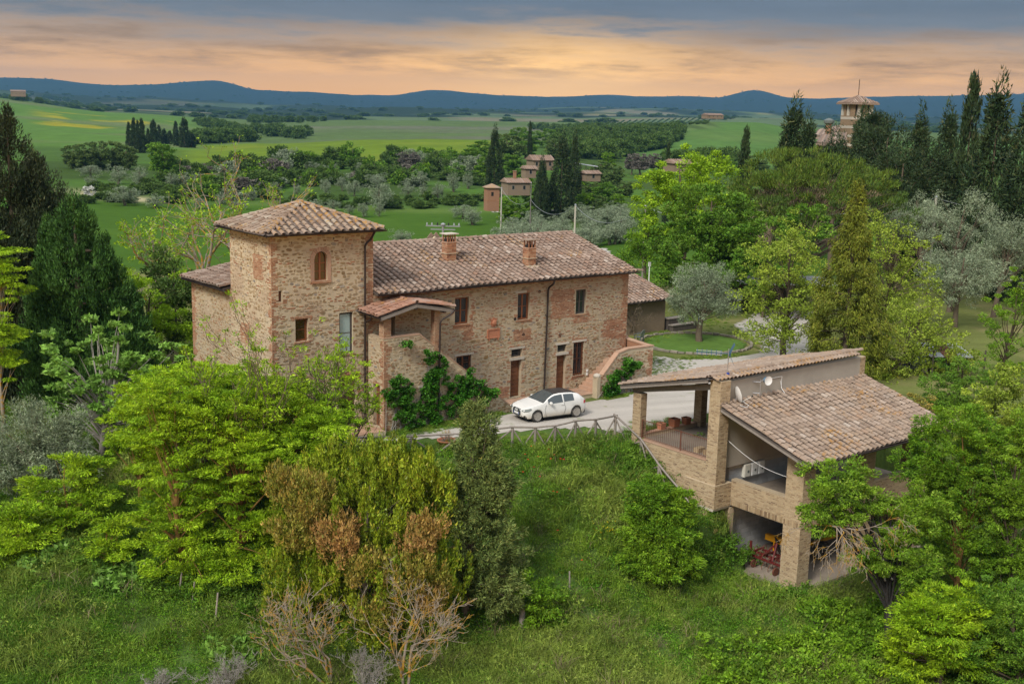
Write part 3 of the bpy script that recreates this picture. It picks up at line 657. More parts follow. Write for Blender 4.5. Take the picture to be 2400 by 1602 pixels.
# ---------------------------------------------------------------- the farmhouse
UX, UY, UZ = Vector((1,0,0)), Vector((0,1,0)), Vector((0,0,1))
NS, NW_ = Vector((0,-1,0)), Vector((-1,0,0))
house = thing('farmhouse', 'old stone and brick farmhouse with square tower and long tiled roof', 'house', (-9, 0, -.3))
TILES, PANS, STN, BRK = Pieces(), Pieces(), Pieces(), Pieces()
ZB = -0.6
def window(x0, x1, z0, z1, y=0.0, dep=.17, mat='wood_window', bars=False, sill='brick', glass='glass', leaves=2, parent=house):
    w = MB(); f = .055
    yb = y+dep
    for (a, b, c, d) in ((x0, x0+f, z0, z1), (x1-f, x1, z0, z1), (x0+f, x1-f, z1-f, z1), (x0+f, x1-f, z0, z0+f)): w.box(a, b, yb-.05, yb+.04, c, d)
    wo = w.build('window', MT[mat], parent)
    n = leaves; W_ = (x1-x0-2*f)/n
    for k in range(n):
        a = x0+f+k*W_; s = MB(); e = .045
        for q in ((a, a+e, z0+f, z1-f), (a+W_-e, a+W_, z0+f, z1-f), (a+e, a+W_-e, z1-f-e, z1-f), (a+e, a+W_-e, z0+f, z0+f+e)): s.box(q[0]+.002, q[1]-.002, yb-.03, yb+.02, q[2]+.002, q[3]-.002)
        mz = (z0+z1)/2; s.box(a+e, a+W_-e, yb-.022, yb+.012, mz-.015, mz+.015)
        s.build('casement', MT[mat], wo); MB().box(a+e, a+W_-e, yb-.004, yb+.006, z0+f+e, z1-f-e).build('pane', MT[glass], wo)
    if sill: MB().box(x0-.06, x1+.06, y-.045, y+dep-.06, z0-.075, z0-.003).build('sill', MT['brick_red' if sill == 'brick' else 'pale_stone'], wo)
    if bars:
        n = max(3, int((x1-x0)/.16)); 
        for k in range(1, n):
            x = x0+(x1-x0)*k/n; MB().tube([(x, y+.03, z0+.01), (x, y+.03, z1-.01)], .011, 6).build('bar', MT['iron'], wo)
        for k in range(1, int((z1-z0)/.35)+1):
            z = z0+(z1-z0)*k/(int((z1-z0)/.35)+1); MB().box(x0+.002, x1-.002, y+.045, y+.06, z-.014, z+.014).build('bar', MT['iron'], wo)
    return wo
def door(x0, x1, z0, z1, y=0.0, dep=.2, n=9, parent=house, handle=True):
    d = MB().box(x0, x1, y+dep+.03, y+dep+.06, z0, z1).build('door', MT['wood_brown'], parent); h = (z1-z0)/n
    for k in range(n): MB().box(x0+.012, x1-.012, y+dep, y+dep+.028, z0+k*h+.008, z0+(k+1)*h-.006).build('plank', MT['wood_brown'], d)
    if handle: MB().lathe([(.02, 0), (.028, .02), (.015, .045)], (x1-.09, y+dep-.045, z0+1.0), 8, (0, 1, 0)).build('handle', MT['iron'], d)
    return d
def slab(x0, x1, z0, z1, y=0.0, name='lintel', out=.03, mat='pale_stone'):
    MB().box(x0, x1, y-out, y+.16, z0, z1).build(name, MT[mat], house)
# main range: openings on the front (x0, x1, z0, z1)
M0, M1, EZ = -9.07, 8.92, 6.62
WINS = [(-3.95,-3.02,4.55,6.02), (0.37,1.22,4.40,5.92), (4.72,5.50,4.36,5.80)]
D1, D2 = (-0.02,0.74,0.0,2.14), (3.39,4.09,0.0,2.05)
T1, T2 = (0.0,0.76,2.32,2.78), (3.42,4.10,2.24,2.68)
GW, G0 = (4.66,5.50,0.68,2.70), (-3.80,-2.80,1.95,2.82)
LD = (-8.55,-7.75,4.0,5.85)
front_holes = [(a-M0, b-M0, c-ZB, d-ZB) for a, b, c, d in WINS+[D1, D2, T1, T2, GW, G0, LD]]
w = MB().holed((M0, 0, ZB), UX, UZ, NS, M1-M0, EZ-.05-ZB, front_holes, .5)
w.box(M0, M1, 10.5, 11.0, ZB, EZ-.05); w.box(M1-.5, M1, .502, 10.498, ZB, EZ-.05)
w.prism([(0.55, EZ-.05), (10.45, EZ-.05), (5.5, EZ+1.35)], (M1, 0, 0), UY, UZ, UX, .45)
wall = w.build('wall', MT['mortar'], house)
clad(STN, BRK, wall, (M0, 0, ZB), UX, UZ, NS, M1-M0, EZ-.1-ZB, front_holes, quoin=(0, .5), seed=11, redness=.30, top=.1,
     patches=[(5.66,6.35,4.2,6.2), (11.9,13.7,4.8,6.5), (13.6,14.9,4.4,5.1), (9.2,10.5,3.8,4.5), (8.0,9.4,.6,1.3), (14.8,16.6,.3,1.2), (16.0,17.6,3.2,4.4)])
# tower
TX0, TX1, TY1, TZ = -14.74, -9.07, 4.38, 9.86
A0, A1, AZ0, AZS = -12.42, -11.70, 7.52, 8.58
SL, SW, TW = (-14.36,-14.18,6.65,7.18), (-13.48,-12.78,4.6,5.72), (-11.04,-10.26,3.72,5.82)
TD = (-10.98,-10.06,0.0,2.36)
th = [(A0, A1, AZ0, AZS+.37), SL, SW, TW, (TD[0], TD[1], 0, 2.62)]
tholes = [(a-TX0, b-TX0, c-ZB-.6, d-ZB-.6) for a, b, c, d in th]
w = MB().holed((TX0, 0, ZB*2), UX, UZ, NS, TX1-TX0, TZ-2*ZB, [(a, b, c+1.2-.6+.6-.6+ZB*-1-.6, d+1.2-.6+.6-.6+ZB*-1-.6) for a, b, c, d in []] or [(a-TX0, b-TX0, c-2*ZB, d-2*ZB) for a, b, c, d in th], .45)
w.box(TX1-.45, TX1, .452, TY1, 2*ZB, TZ); w.box(TX0+.452, TX1-.452, TY1-.45, TY1-.002, 2*ZB, TZ)
LW = [(2.3, 2.75, 2.2, 3.5)]
w.holed((TX0, TY1, ZB*4), Vector((0,-1,0)), UZ, NW_, TY1-.452, TZ-4*ZB, [], .45); w.box(TX0+.002, TX0+.4, .004, .44, ZB*4, ZB*2-.002)
tw = w.build('tower_wall', MT['mortar'], house)
clad(STN, BRK, tw, (TX0, 0, ZB), UX, UZ, NS, TX1-TX0, TZ-ZB, [(a-TX0, b-TX0, c-ZB, d-ZB) for a, b, c, d in th], quoin=(.28, .42), seed=21, redness=.15, rim=.15, top=.12)
clad(STN, BRK, tw, (TX0, TY1, -2.4), Vector((0,-1,0)), UZ, NW_, TY1, TZ+2.4, (), quoin=(0, .2), seed=22, redness=.06, smax=.36, patches=[(2.5,3.6,10.0,11.2), (1.0,2.0,6.6,7.6)])
# wing behind the tower
WY = 9.2
w = MB().holed((TX0, WY, -3.0), Vector((0,-1,0)), UZ, NW_, WY-TY1, 9.72, [(1.2,1.75,4.0,5.3), (3.55,4.2,3.6,4.7)], .45)
w.box(TX0+.002, -9.0, WY-.45, WY-.002, -3.0, 6.72)
ww = w.build('wing_wall', MT['mortar'], house)
clad(STN, BRK, ww, (TX0, WY, -3.0), Vector((0,-1,0)), UZ, NW_, WY-TY1, 9.7, [(1.2,1.75,4.0,5.3), (3.55,4.2,3.6,4.7)], quoin=(.45, 0), seed=23, redness=.07, smax=.36, top=.25)
for (u0, u1, v0, v1) in ((1.2,1.75,4.0,5.3), (3.55,4.2,3.6,4.7)):
    wo = MB().box(TX0+.2, TX0+.24, WY-u1, WY-u0, v0-3, v1-3).build('window', MT['wood_window'], house)
    MB().box(TX0+.19, TX0+.2, WY-u1+.06, WY-u0-.06, v0-2.94, v1-3.06).build('pane', MT['glass'], wo)
    for k in range(1, 4): MB().tube([(TX0+.05, WY-u1+(u1-u0)*k/4, v0-3), (TX0+.05, WY-u1+(u1-u0)*k/4, v1-3)], .012, 6).build('bar', MT['iron'], wo)
# windows and doors of the front
for q in WINS[:2]: window(*q, leaves=2)
window(*WINS[2], mat='wood_dark', leaves=2)
window(*GW, bars=True, leaves=2, sill='brick'); window(*G0, bars=True, leaves=2, sill=None)
door(*D1); door(*D2); door(*LD, n=1, dep=.25, handle=True)
for q in (T1, T2): window(q[0], q[1], q[2], q[3], leaves=1, sill=None, mat='wood_dark', dep=.2)
for q in (T1, T2):
    slab(q[0]-.16, q[1]+.2, q[3], q[3]+.12); slab(q[0]-.14, q[1]+.16, q[2]-.17, q[2]-.02, out=.05)
slab(GW[0]-.12, GW[1]+.16, GW[3], GW[3]+.12); slab(G0[0]-.14, G0[1]+.16, G0[3], G0[3]+.12)
slab(.10, .98, 5.94, 6.06, name='lintel', out=.02)
# tower openings
window(*TW, dep=.14, glass='curtain_glass', mat='wood_dark', leaves=1, sill='brick')
window(*SW, dep=.2, glass='amber_glass', leaves=1, sill='brick')
MB().box(SL[0]+.01, SL[1]-.01, .12, .15, SL[2], SL[3]).build('shutter', MT['wood_brown'], house)
def arch(x0, x1, zs, rise, y, wmat, name, ring=.24, parent=house):
    """brick arch over an opening: fillets behind, a ring of wedge bricks in front"""
    c = (x0+x1)/2; a = (x1-x0)/2; n = 12; top = zs+rise
    for s in (-1, 1):
        pl = [(c+s*a, zs)]+[(c+s*a*math.cos(t), zs+rise*math.sin(t)) for t in np.linspace(0, math.pi/2, 8)[1:]]+[(c+s*a, top)]
        if s > 0: pl = pl[::-1]
        MB().prism(pl, (0, y, 0), UX, UZ, NS, .3).build('spandrel', MT['mortar'], parent)
    for k in range(n):
        t0, t1 = math.pi*k/n+.012, math.pi*(k+1)/n-.012
        pl = [(c-(a+e)*math.cos(t), zs+(rise+e)*math.sin(t)) for t, e in ((t0, 0), (t1, 0), (t1, ring), (t0, ring))]
        MB().prism(pl[::-1], (0, y-.03, 0), UX, UZ, NS, .1).build('arch_brick', MT['brick_red' if name else 'paving'], parent)
arch(A0, A1, AZS, .37, 0, None, '', .22); arch(TD[0], TD[1], 2.36, .26, 0, None, 'x', .2)
for s in (A0-.2, A1+.005): MB().box(s, s+.19, -.03, .1, AZ0-.05, AZS).build('jamb', MT['paving'], house)
aw = MB(); aw.box(A0, A0+.05, .13, .2, AZ0, AZS+.2); aw.box(A1-.05, A1, .13, .2, AZ0, AZS+.2); aw.box((A0+A1)/2-.05, (A0+A1)/2+.05, .12, .19, AZ0+.05, AZS+.33); aw.box(A0+.05, A1-.05, .13, .2, AZ0, AZ0+.05)
awo = aw.build('arched_window', MT['wood_window'], house)
for s in (0, 1):
    x0 = A0+.05 if s == 0 else (A0+A1)/2+.05; x1 = (A0+A1)/2-.05 if s == 0 else A1-.05
    MB().box(x0, x1, .15, .16, AZ0+.05, AZS+.3).build('pane', MT['amber_glass'], awo)
    for z in (AZ0+.45, AZ0+.85): MB().box(x0, x1, .135, .149, z-.02, z+.02).build('glazing_bar', MT['wood_window'], awo)
MB().box(A0-.12, A1+.2, -.06, .12, AZ0-.12, AZ0-.003).build('sill', MT['brick_red'], awo)
door(*TD, dep=.22, n=10)
# ------------------------------------------------ roofs
def slab_roof(name, pts, th, mat, parent):
    """a thin roof deck from its eave corners round to its top corners"""
    a = [Vector(p) for p in pts]; n = len(a); nn = (a[1]-a[0]).cross(a[2]-a[0]).normalized()
    if nn.z < 0: nn = -nn
    b = [p-nn*th for p in a]; fs = [tuple(range(n)), tuple(range(2*n-1, n-1, -1))]+[(i, i+n, (i+1) % n+n, (i+1) % n) for i in range(n)]
    return MB().add(a+b, fs).build(name, MT[mat], parent)
RX0, RX1, EY, ERZ, RY, RZ_ = -9.05, 9.12, -.42, 6.66, 5.55, 8.36
roof = slab_roof('roof', [(RX0, EY, ERZ), (RX1, EY, ERZ), (RX1, RY, RZ_), (RX0, RY, RZ_)], .12, 'wood_dark', house)
slab_roof('roof_back', [(RX1, 2*RY-EY, ERZ), (RX0, 2*RY-EY, ERZ), (RX0, RY+.01, RZ_-.004), (RX1, RY+.01, RZ_-.004)], .12, 'tile', house)
SD = Vector((0, RY-EY, RZ_-ERZ)); SLN = SD.length
tile_slope(TILES, PANS, roof, MT['tile'], (RX0, EY-.06, ERZ-.02), UX, SD, RX1-RX0, SLN+.02, seed=3)
ridge_tiles(TILES, roof, MT['tile'], (RX1, RY, RZ_+.01), (RX0, RY, RZ_+.01), 4)
# tower roof: four hips
ax, ay, az_ = -11.92, 2.2, 11.10; e0, e1, f0, f1, ez = -15.20, -8.78, -.47, 4.86, 9.93
cor = [(e0, f0, ez), (e1, f0, ez), (e1, f1, ez), (e0, f1, ez)]; apex = (ax, ay, az_)
m = MB(); m.add([*cor, apex, *[(p[0], p[1], p[2]-.12) for p in cor]], [(0,1,4), (1,2,4), (2,3,4), (3,0,4), (0,5,6,1), (1,6,7,2), (2,7,8,3), (3,8,5,0), (5,8,7,6)])
troof = m.build('tower_roof', MT['wood_dark'], house)
def tri_slope(A, B, seed, mat='tile_tower'):
    A = Vector(A); B = Vector(B); U = (B-A).normalized(); w = (B-A).length; ap = Vector(apex)-A; ua = ap.dot(U); D = ap-U*ua; h = D.length; D.normalize()
    tile_slope(TILES, PANS, troof, MT[mat], A-D*.05, U, D, w, h, keep=lambda u, v: (ua*max(v, 0)/h+.02 < u < w-(w-ua)*max(v, 0)/h-.02), seed=seed, step=.36)
for i in range(4): tri_slope(cor[i], cor[(i+1) % 4], 30+i)
for i in range(4): ridge_tiles(TILES, troof, MT['tile_tower'], cor[i], apex, 40+i, .07, 1.2)
MB().lathe([(.22, -.06), (.2, .05), (.08, .1), (0.02, .12)], (ax, ay, az_+.1), 8).build('apex_cap', MT['tile_tower'], house)
# wing roof
wa, wb = (-15.16, 9.45, 6.78), (-15.16, TY1+.02, 6.78)
WD = Vector((5.8, 0, .92)); wroof = slab_roof('wing_roof', [wb, wa, Vector(wa)+WD, Vector(wb)+WD], .1, 'wood_dark', house)
tile_slope(TILES, PANS, wroof, MT['tile'], (-15.22, TY1+.04, 6.77), UY, WD, 9.45-TY1-.06, WD.length, seed=51)
ridge_tiles(TILES, wroof, MT['tile'], Vector(wa)+Vector((0,-.1,.02)), Vector(wa)+WD+Vector((0,-.1,.02)), 52, .04, 1.0)
# loggia over the outside stair
LY = -1.56
poly = [(-9.42, -.35), (-0.9, -.35), (-0.9, -.12), (-4.5, 2.5), (-7.25, 4.58), (-9.42, 4.62)]
MB().prism(poly, (0, LY, 0), UX, UZ, NS, .3).build('stair_wall', MT['mortar'], house); sw_ = house.children[-1]
def under(u, v):
    x = u-9.42; z = v-.35
    return z < (4.58 if x < -7.25 else 4.58-(x+7.25)*.757)-.07
clad(STN, BRK, sw_, (-9.42, LY, -.35), UX, UZ, NS, 8.5, 4.95, [(2.2, 2.75, 1.55, 2.2)], quoin=(.34, 0), seed=61, redness=.08, keep=under, rim=0.0)
MB().box(-7.2, -6.68, LY-.012, LY+.02, 1.25, 1.82).build('window', MT['glass'], house); slab(-7.35, -6.5, 1.84, 1.96, LY, out=.03)
w = MB().holed((-9.42, -.002, -.35), Vector((0,-1,0)), UZ, NW_, 1.254, 4.95, [(.55, 1.2, .3, 2.5)], .3); pw = w.build('porch_wall', MT['mortar'], house)
clad(STN, BRK, pw, (-9.42, -.002, -.35), Vector((0,-1,0)), UZ, NW_, 1.55, 4.95, [(.55, 1.2, .3, 2.5)], quoin=(0, .25), seed=62, redness=.1, rim=.14)
MB().box(-9.2, -9.16, -1.2, -.55, -.05, 2.15).build('side_door', MT['wood_brown'], house)
for k in range(13):   # the steps behind the stair wall
    x = -7.2+k*.45; z = 4.0-k*.335
    if z > -.2: MB().box(x, x+.46, LY+.302, -.004, -.3, z).build('step', MT['paving'], house)
MB().box(-9.1, -7.2, LY+.302, -.004, 3.7, 4.0).build('landing', MT['paving'], house)
for k in range(18):   # brick coping down the slope
    t = k/18; x = -7.25+t*6.3; z = 4.58-t*6.3*.757
    MB().beam((x, LY+.15, z+.03), (x+.335, LY+.15, z+.03-.335*.757), .34, .06).build('coping', MT['paving'], house)
MB().box(-9.46, -7.25, LY-.02, LY+.32, 4.60, 4.67).build('coping', MT['paving'], house)
def pillar(x0, x1, y0, y1, z0, z1, name='pillar', mat='mortar', brick='brick_red', parent=house, pool=None, seed=1, faces='sw'):
    o = MB().box(x0, x1, y0, y1, z0, z1).build(name, MT[mat], parent); pool = pool or BRK
    if 's' in faces: brickwork(pool, o, MT[brick], (x0, y0, z0), UX, UZ, NS, x1-x0, z1-z0, seed=seed)
    if 'w' in faces: brickwork(pool, o, MT[brick], (x0, y1, z0), Vector((0,-1,0)), UZ, NW_, y1-y0, z1-z0, seed=seed+1)
    return o
pillar(-9.44, -9.0, LY-.01, LY+.42, 4.68, 5.8, seed=71); pillar(-6.36, -6.0, LY-.01, LY+.35, 3.6, 5.86, seed=73)
la, lb, lr = (-9.85, -1.95, 5.80), (-5.50, -1.95, 5.86), (-7.72, -1.95, 6.30)
def back(p, y=-.02): return (p[0], y, p[2]+.04)
lroof = slab_roof('porch_roof', [back(la), la, lr, back(lr)], .07, 'wood_dark', house)
slab_roof('porch_roof', [lb, back(lb), back((lr[0]+.004, 0, lr[2])), (lr[0]+.004, lr[1], lr[2])], .07, 'wood_dark', house)
tile_slope(TILES, PANS, lroof, MT['tile_red'], (la[0]-.04, -1.96, la[2]), UY, Vector(lr)-Vector(la), 1.92, 2.2, seed=81, pitch=.33)
tile_slope(TILES, PANS, lroof, MT['tile_red'], (lb[0]+.04, -1.96, lb[2]), UY, Vector(lr)-Vector(lb), 1.92, 2.3, seed=82, pitch=.33)
ridge_tiles(TILES, lroof, MT['tile_red'], lr, back(lr), 83, .05, 1.1)
for p, q in ((la, lr), (lb, lr)): MB().beam(Vector(p)+Vector((0, .03, -.13)), Vector(q)+Vector((0, .03, -.13)), .07, .14).build('rafter', MT['wood_grey'], house)
for x, z in ((-9.3, 5.72), (-7.72, 6.08), (-5.95, 5.76)): MB().beam((x, -1.9, z), (x, -.01, z+.03), .15, .17).build('beam', MT['wood_dark'], house)
# gutters and downpipes
def gutter(a, b, r=.075):
    a = Vector(a); b = Vector(b); d = (b-a).normalized(); s = d.cross(UZ).normalized(); v = []; f = []; n = 7
    for p in (a, b):
        for rr in (r, r-.012):
            for k in range(n): t = math.pi+math.pi*k/(n-1); v.append(p+s*math.cos(t)*rr+UZ*math.sin(t)*rr)
    for k in range(n-1):
        f += [(k, k+1, k+1+2*n, k+2*n), (k+n, k+3*n, k+1+3*n, k+1+n)]
    f += [(0, 2*n, 3*n, n), (n-1, 2*n-1, 4*n-1, 3*n-1), tuple(range(0, n))+tuple(range(2*n-1, n-1, -1)), tuple(range(2*n, 3*n))+tuple(range(4*n-1, 3*n-1, -1))]
    return MB().add(v, f).build('gutter', MT['gutter'], house)
def pipe(pts, r=.055):
    out = [Vector(pts[0])]
    for i in range(1, len(pts)-1):
        p, c, q = Vector(pts[i-1]), Vector(pts[i]), Vector(pts[i+1]); a = (p-c).normalized(); b = (q-c).normalized()
        out += [c+a*.14, c+a*.05+b*.05, c+b*.14]
    out.append(Vector(pts[-1])); o = MB().tube(out, r, 10).build('downpipe', MT['gutter'], house, 40)
    z1 = pts[-2][2]; z0 = pts[-1][2]; n = int((z1-z0)/1.8)
    for k in range(1, n+1):
        z = z1-(z1-z0)*k/(n+1); MB().tube([(pts[-1][0], pts[-1][1], z-.02), (pts[-1][0], pts[-1][1], z+.02)], r+.012, 10).build('bracket', MT['gutter'], o)
gutter((RX0, EY-.13, ERZ-.02), (RX1+.12, EY-.13, ERZ-.02)); gutter((e0, f0-.1, ez-.02), (e1+.14, f0-.1, ez-.02)); gutter((e0-.1, f1, ez-.02), (e0-.1, f0-.1, ez-.02))
gutter((-15.26, 9.5, 6.72), (-15.26, TY1-.35, 6.72)); gutter((-9.93, -.02, 5.80), (-9.93, -2.0, 5.76), .06); gutter((-5.42, -2.0, 5.82), (-5.42, -.02, 5.86), .06)
pipe([(-9.32, f0-.1, 9.86), (-9.32, -.16, 9.40), (-9.62, -.12, 9.2), (-9.62, -.12, 6.2), (-9.62, -.12, 5.9), (-9.62, -.12, -.2)])
pipe([(2.55, EY-.13, 6.58), (2.55, EY-.13, 6.40), (2.50, -.10, 6.1), (2.40, -.10, -.2)])
pipe([(-5.42, -1.98, 5.78), (-5.55, -1.98, 5.62), (-6.12, -1.72, 5.25), (-6.12, -1.66, -.2)], .05)
pipe([(-9.93, -1.2, 5.72), (-9.85, -1.0, 5.5), (-9.62, -.3, 5.35), (-9.60, -.13, 5.2)], .045)
# chimneys on the front slope
def on_roof(px, py):
    n = UX.cross(SD).normalized(); o = Vector((RX0, EY, ERZ)); r = Vector(ray(px, py)); c = Vector(CAM); return c+r*((o-c).dot(n)/r.dot(n))
def chimney(p, w, d, h, cap, seed, slots=3):
    c = MB().box(p.x-w/2, p.x+w/2, p.y-d/2, p.y+d/2, p.z-.4, p.z+h).build('chimney', MT['mortar'], house)
    for k in range(int((h+.2)/.12)):
        for (O, U, N, L) in (((p.x-w/2, p.y-d/2, 0), UX, NS, w), ((p.x-w/2, p.y+d/2, 0), Vector((0,-1,0)), NW_, d)):
            n = 2; off = .5 if k % 2 else 0
            for q in range(n+1):
                a, b = max(0, (q-off)*L/n+.006), min(L, (q+1-off)*L/n-.006)
                if b-a > .05: BRK.add(BRICK, frame4(Vector(O)+Vector(U)*((a+b)/2)+UZ*(p.z-.15+k*.12+.06), U, UZ, N, b-a, .105, .014), c, MT['brick_red'])
    MB().box(p.x-w/2-.06, p.x+w/2+.06, p.y-d/2-.06, p.y+d/2+.06, p.z+h*.42, p.z+h*.42+.05).build('band', MT['mortar'], c)
    z = p.z+h; MB().box(p.x-w/2-.03, p.x+w/2+.03, p.y-d/2-.03, p.y+d/2+.03, z+.002, z+.05).build('band', MT['paving'], c)
    hh = .42
    for k in range(slots+1):
        x = p.x-w/2+.03+(w-.12)*k/slots
        for y in (p.y-d/2+.01, p.y+d/2-.07): MB().box(x, x+.06, y, y+.06, z+.05, z+.05+hh).build('post', MT['brick_red'], c)
    MB().box(p.x-w/2+.08, p.x+w/2-.08, p.y-d/2+.09, p.y+d/2-.09, z+.05, z+.2).build('flue', MT['black'], c)
    MB().box(p.x-w/2-.1, p.x+w/2+.1, p.y-d/2-.1, p.y+d/2+.1, z+.05+hh, z+.1+hh).build('cap', MT['pale_stone' if cap else 'tile_tower'], c)
    MB().box(p.x-w/2-.14, p.x+w/2+.14, p.y-d/2-.22, p.y+d/2+.2, p.z-.17, p.z+.03).build('flashing', MT['mortar'], c)
chimney(on_roof(1052, 612), .62, .5, 1.05, True, 1); chimney(on_roof(1240, 622), .56, .5, 1.0, False, 2, 2)
q = P(1016, 571, 'y', 6.3)
MB().prism([(-.24, -.3), (.24, -.3), (.24, .2), (0, .45), (-.24, .2)], q+Vector((0, -.2, 0)), UX, UZ, NS, .4).build('vent_stack', MT['mortar'], house)
MB().box(q.x-.09, q.x+.09, q.y-.22, q.y-.199, q.z+.0, q.z+.2).build('vent_hole', MT['black'], house)
for s in (-1, 1): MB().beam(q+Vector((s*.29, 0, .20)), q+Vector((0, 0, .50)), .5, .04, (0, 1, 0)).build('vent_tile', MT['tile_tower'], house)
# crest and plaque of red clay
MB().box(-1.76, -.90, -.06, .02, 3.58, 4.10).build('plaque', MT['terracotta'], house)
pq = house.children[-1]
for a, b, c, d in ((-1.76,-.90,4.04,4.10), (-1.76,-.90,3.58,3.64), (-1.76,-1.70,3.64,4.04), (-.96,-.90,3.64,4.04)): MB().box(a, b, -.09, -.058, c, d).build('moulding', MT['terracotta'], pq)
for x in (-1.66, -1.06): MB().box(x, x+.07, -.08, .02, 3.46, 3.577).build('bracket', MT['terracotta'], pq)
cr = MB().prism([(-.12,0),(.12,0),(.2,.16),(.16,.3),(.26,.42),(.1,.4),(.06,.5),(-.06,.5),(-.1,.4),(-.26,.42),(-.16,.3),(-.2,.16)], (-1.33, -.05, 4.22), UX, UZ, NS, .08).build('crest', MT['terracotta'], house)
MB().lathe([(.13, 0), (.16, .05), (.10, .09), (.02, .1)], (-1.33, -.05, 4.46), 12, (0, -1, 0)).build('boss', MT['terracotta'], cr)
for s in (-1, 0, 1): MB().beam((-1.33+s*.05, -.07, 4.3), (-1.33+s*.14, -.09, 4.62), .05, .04).build('leaf', MT['terracotta'], cr)
# vents, boxes and house tile
for px, py in ((1264.6, 683), (1226.6, 783.5), (1312.7, 784.5), (1352.5, 900.8), (1395, 870), (1207, 747)):
    p = P(px, py, 'y', 0); MB().lathe([(.09, 0), (.09, .03), (.065, .035), (.06, .012)], (p.x, 0.01, p.z), 12, (0, -1, 0)).build('vent', MT['gutter'], house)
p = P(1407.5, 864.5, 'y', 0); t_ = MB().box(p.x-.13, p.x+.13, -.05, .02, p.z-.09, p.z+.09).build('house_tile', MT['plate_blue'], house); MB().box(p.x-.10, p.x+.10, -.054, -.051, p.z-.065, p.z+.065).build('tile_face', MT['white_paint'], t_)
for dz in (0, .2): p = P(1375.5, 868, 'y', 0); MB().box(p.x-.06, p.x+.06, -.05, .02, p.z-.07-dz, p.z+.07-dz).build('meter_box', MT['white_paint'], house)
for (x, z, s) in ((.0+5.72, -.02, .35), (-9.9, .12, .3), (5.0, .33, .25), (-9.2, 2.35, .22)): pass
# platform before the doors
for a, b, c, d in ((-2.0, 1.3, -1.15, -.01), (2.9, 5.0, -1.55, -.01)):
    pf = MB().box(a, b, c, d, -.6, -.10).build('platform', MT['mortar'], house)
    nx = int((b-a)/.4); ny = int((d-c)/.4)
    for i in range(nx):
        for j in range(ny):
            x = a-.03+i*(b-a+.06)/nx; y = c-.03+j*(d-c)/ny; MB().box(x+.006, x+(b-a+.06)/nx-.006, y+.006, y+(d-c)/ny-.006, -.098, -.055).build('paving_slab', MT['paving'], pf)
# stair at the right end
st = MB().prism([(4.55, -.6), (9.35, -.6), (9.35, 1.5), (7.2, 1.5)][:0] or [(5.05, -.6), (9.35, -.6), (9.35, 2.32), (7.3, 2.34), (6.55, 2.18), (5.35, 1.0), (5.05, 1.0)], (0, -1.9, 0), UX, UZ, NS, .3).build('end_stair_wall', MT['mortar'], house)
def kst(u, v):
    x = 5.05+u; z = -.6+v; return z < (1.0+(max(x, 5.35)-5.35)*.98 if x < 6.55 else 2.18)-.05
clad(STN, BRK, st, (5.05, -1.9, -.6), UX, UZ, NS, 4.3, 2.92, (), quoin=(.25, .4), seed=91, redness=.35, keep=kst, rim=0)
MB().box(8.95, 9.33, -1.598, 3.5, -.6, 1.4).build('end_stair_base', MT['mortar'], house)
m = MB().prism([(-1.6, 1.2), (3.6, 1.2), (3.6, 4.6), (0.2, 2.42), (-1.6, 2.30)], (9.35, 0, 0), UY, UZ, UX, .28).build('end_stair_parapet', MT['red_plaster'], house)
for a, b in (((6.5, -1.75, 2.2), (7.3, -1.75, 2.37)), ((7.3, -1.75, 2.37), (9.4, -1.75, 2.35)), ((5.3, -1.75, 1.02), (6.5, -1.75, 2.2)), ((9.21, -1.6, 2.34), (9.21, .2, 2.46)), ((9.21, .2, 2.46), (9.21, 3.6, 4.64))): MB().beam(a, b, .36, .07).build('coping', MT['paving'], house)
MB().box(7.2, 9.05, -1.598, -.006, 1.2, 1.5).build('landing', MT['paving'], house)
for k in range(9):
    x = 4.9+k*.27; MB().box(x, 7.199 if k == 8 else x+.272, -1.598, -.006, -.6, -.1+k*.19).build('step', MT['paving'], house)
MB().box(4.85, 5.1, -1.95, -1.55, -.6, .95).build('stair_pier', MT['mortar'], house); MB().lathe([(.2, 0), (.22, .08), (.16, .16), (.05, .2)], (4.98, -1.75, .95), 10).build('pier_cap', MT['pale_stone'], house)
# tiled strip over the far gable
gs = slab_roof('gable_canopy', [(9.14, 1.5, 6.62), (9.14, -.2, 6.62), (9.75, -.2, 6.50), (9.75, 1.5, 6.50)][::-1], .06, 'wood_dark', house)
tile_slope(TILES, PANS, gs, MT['tile'], (9.78, -.25, 6.48), UY, Vector((-.61, 0, .12)), 1.8, .6, seed=95)
TILES.finish('tile', 'cover_tiling'); PANS.finish('pan_tile', 'pan_tiling', 0); STN.finish('stone', 'rubble_stonework'); BRK.finish('brick', 'brickwork')
# patio before the tower door
patio = MB().box(-15.6, -9.5, -1.9, -.01, -.5, -.06).build('patio', MT['mortar'], kind='structure', label='red clay paved terrace before the tower door')
for i in range(15):
    for j in range(5): MB().box(-15.6+i*.405+.006, -15.6+(i+1)*.405-.006, -1.9+j*.375+.006, -1.9+(j+1)*.375-.006, -.058, -.01-.01*((i*7+j*3) % 3)*.5).build('paving_slab', MT['paving'], patio)
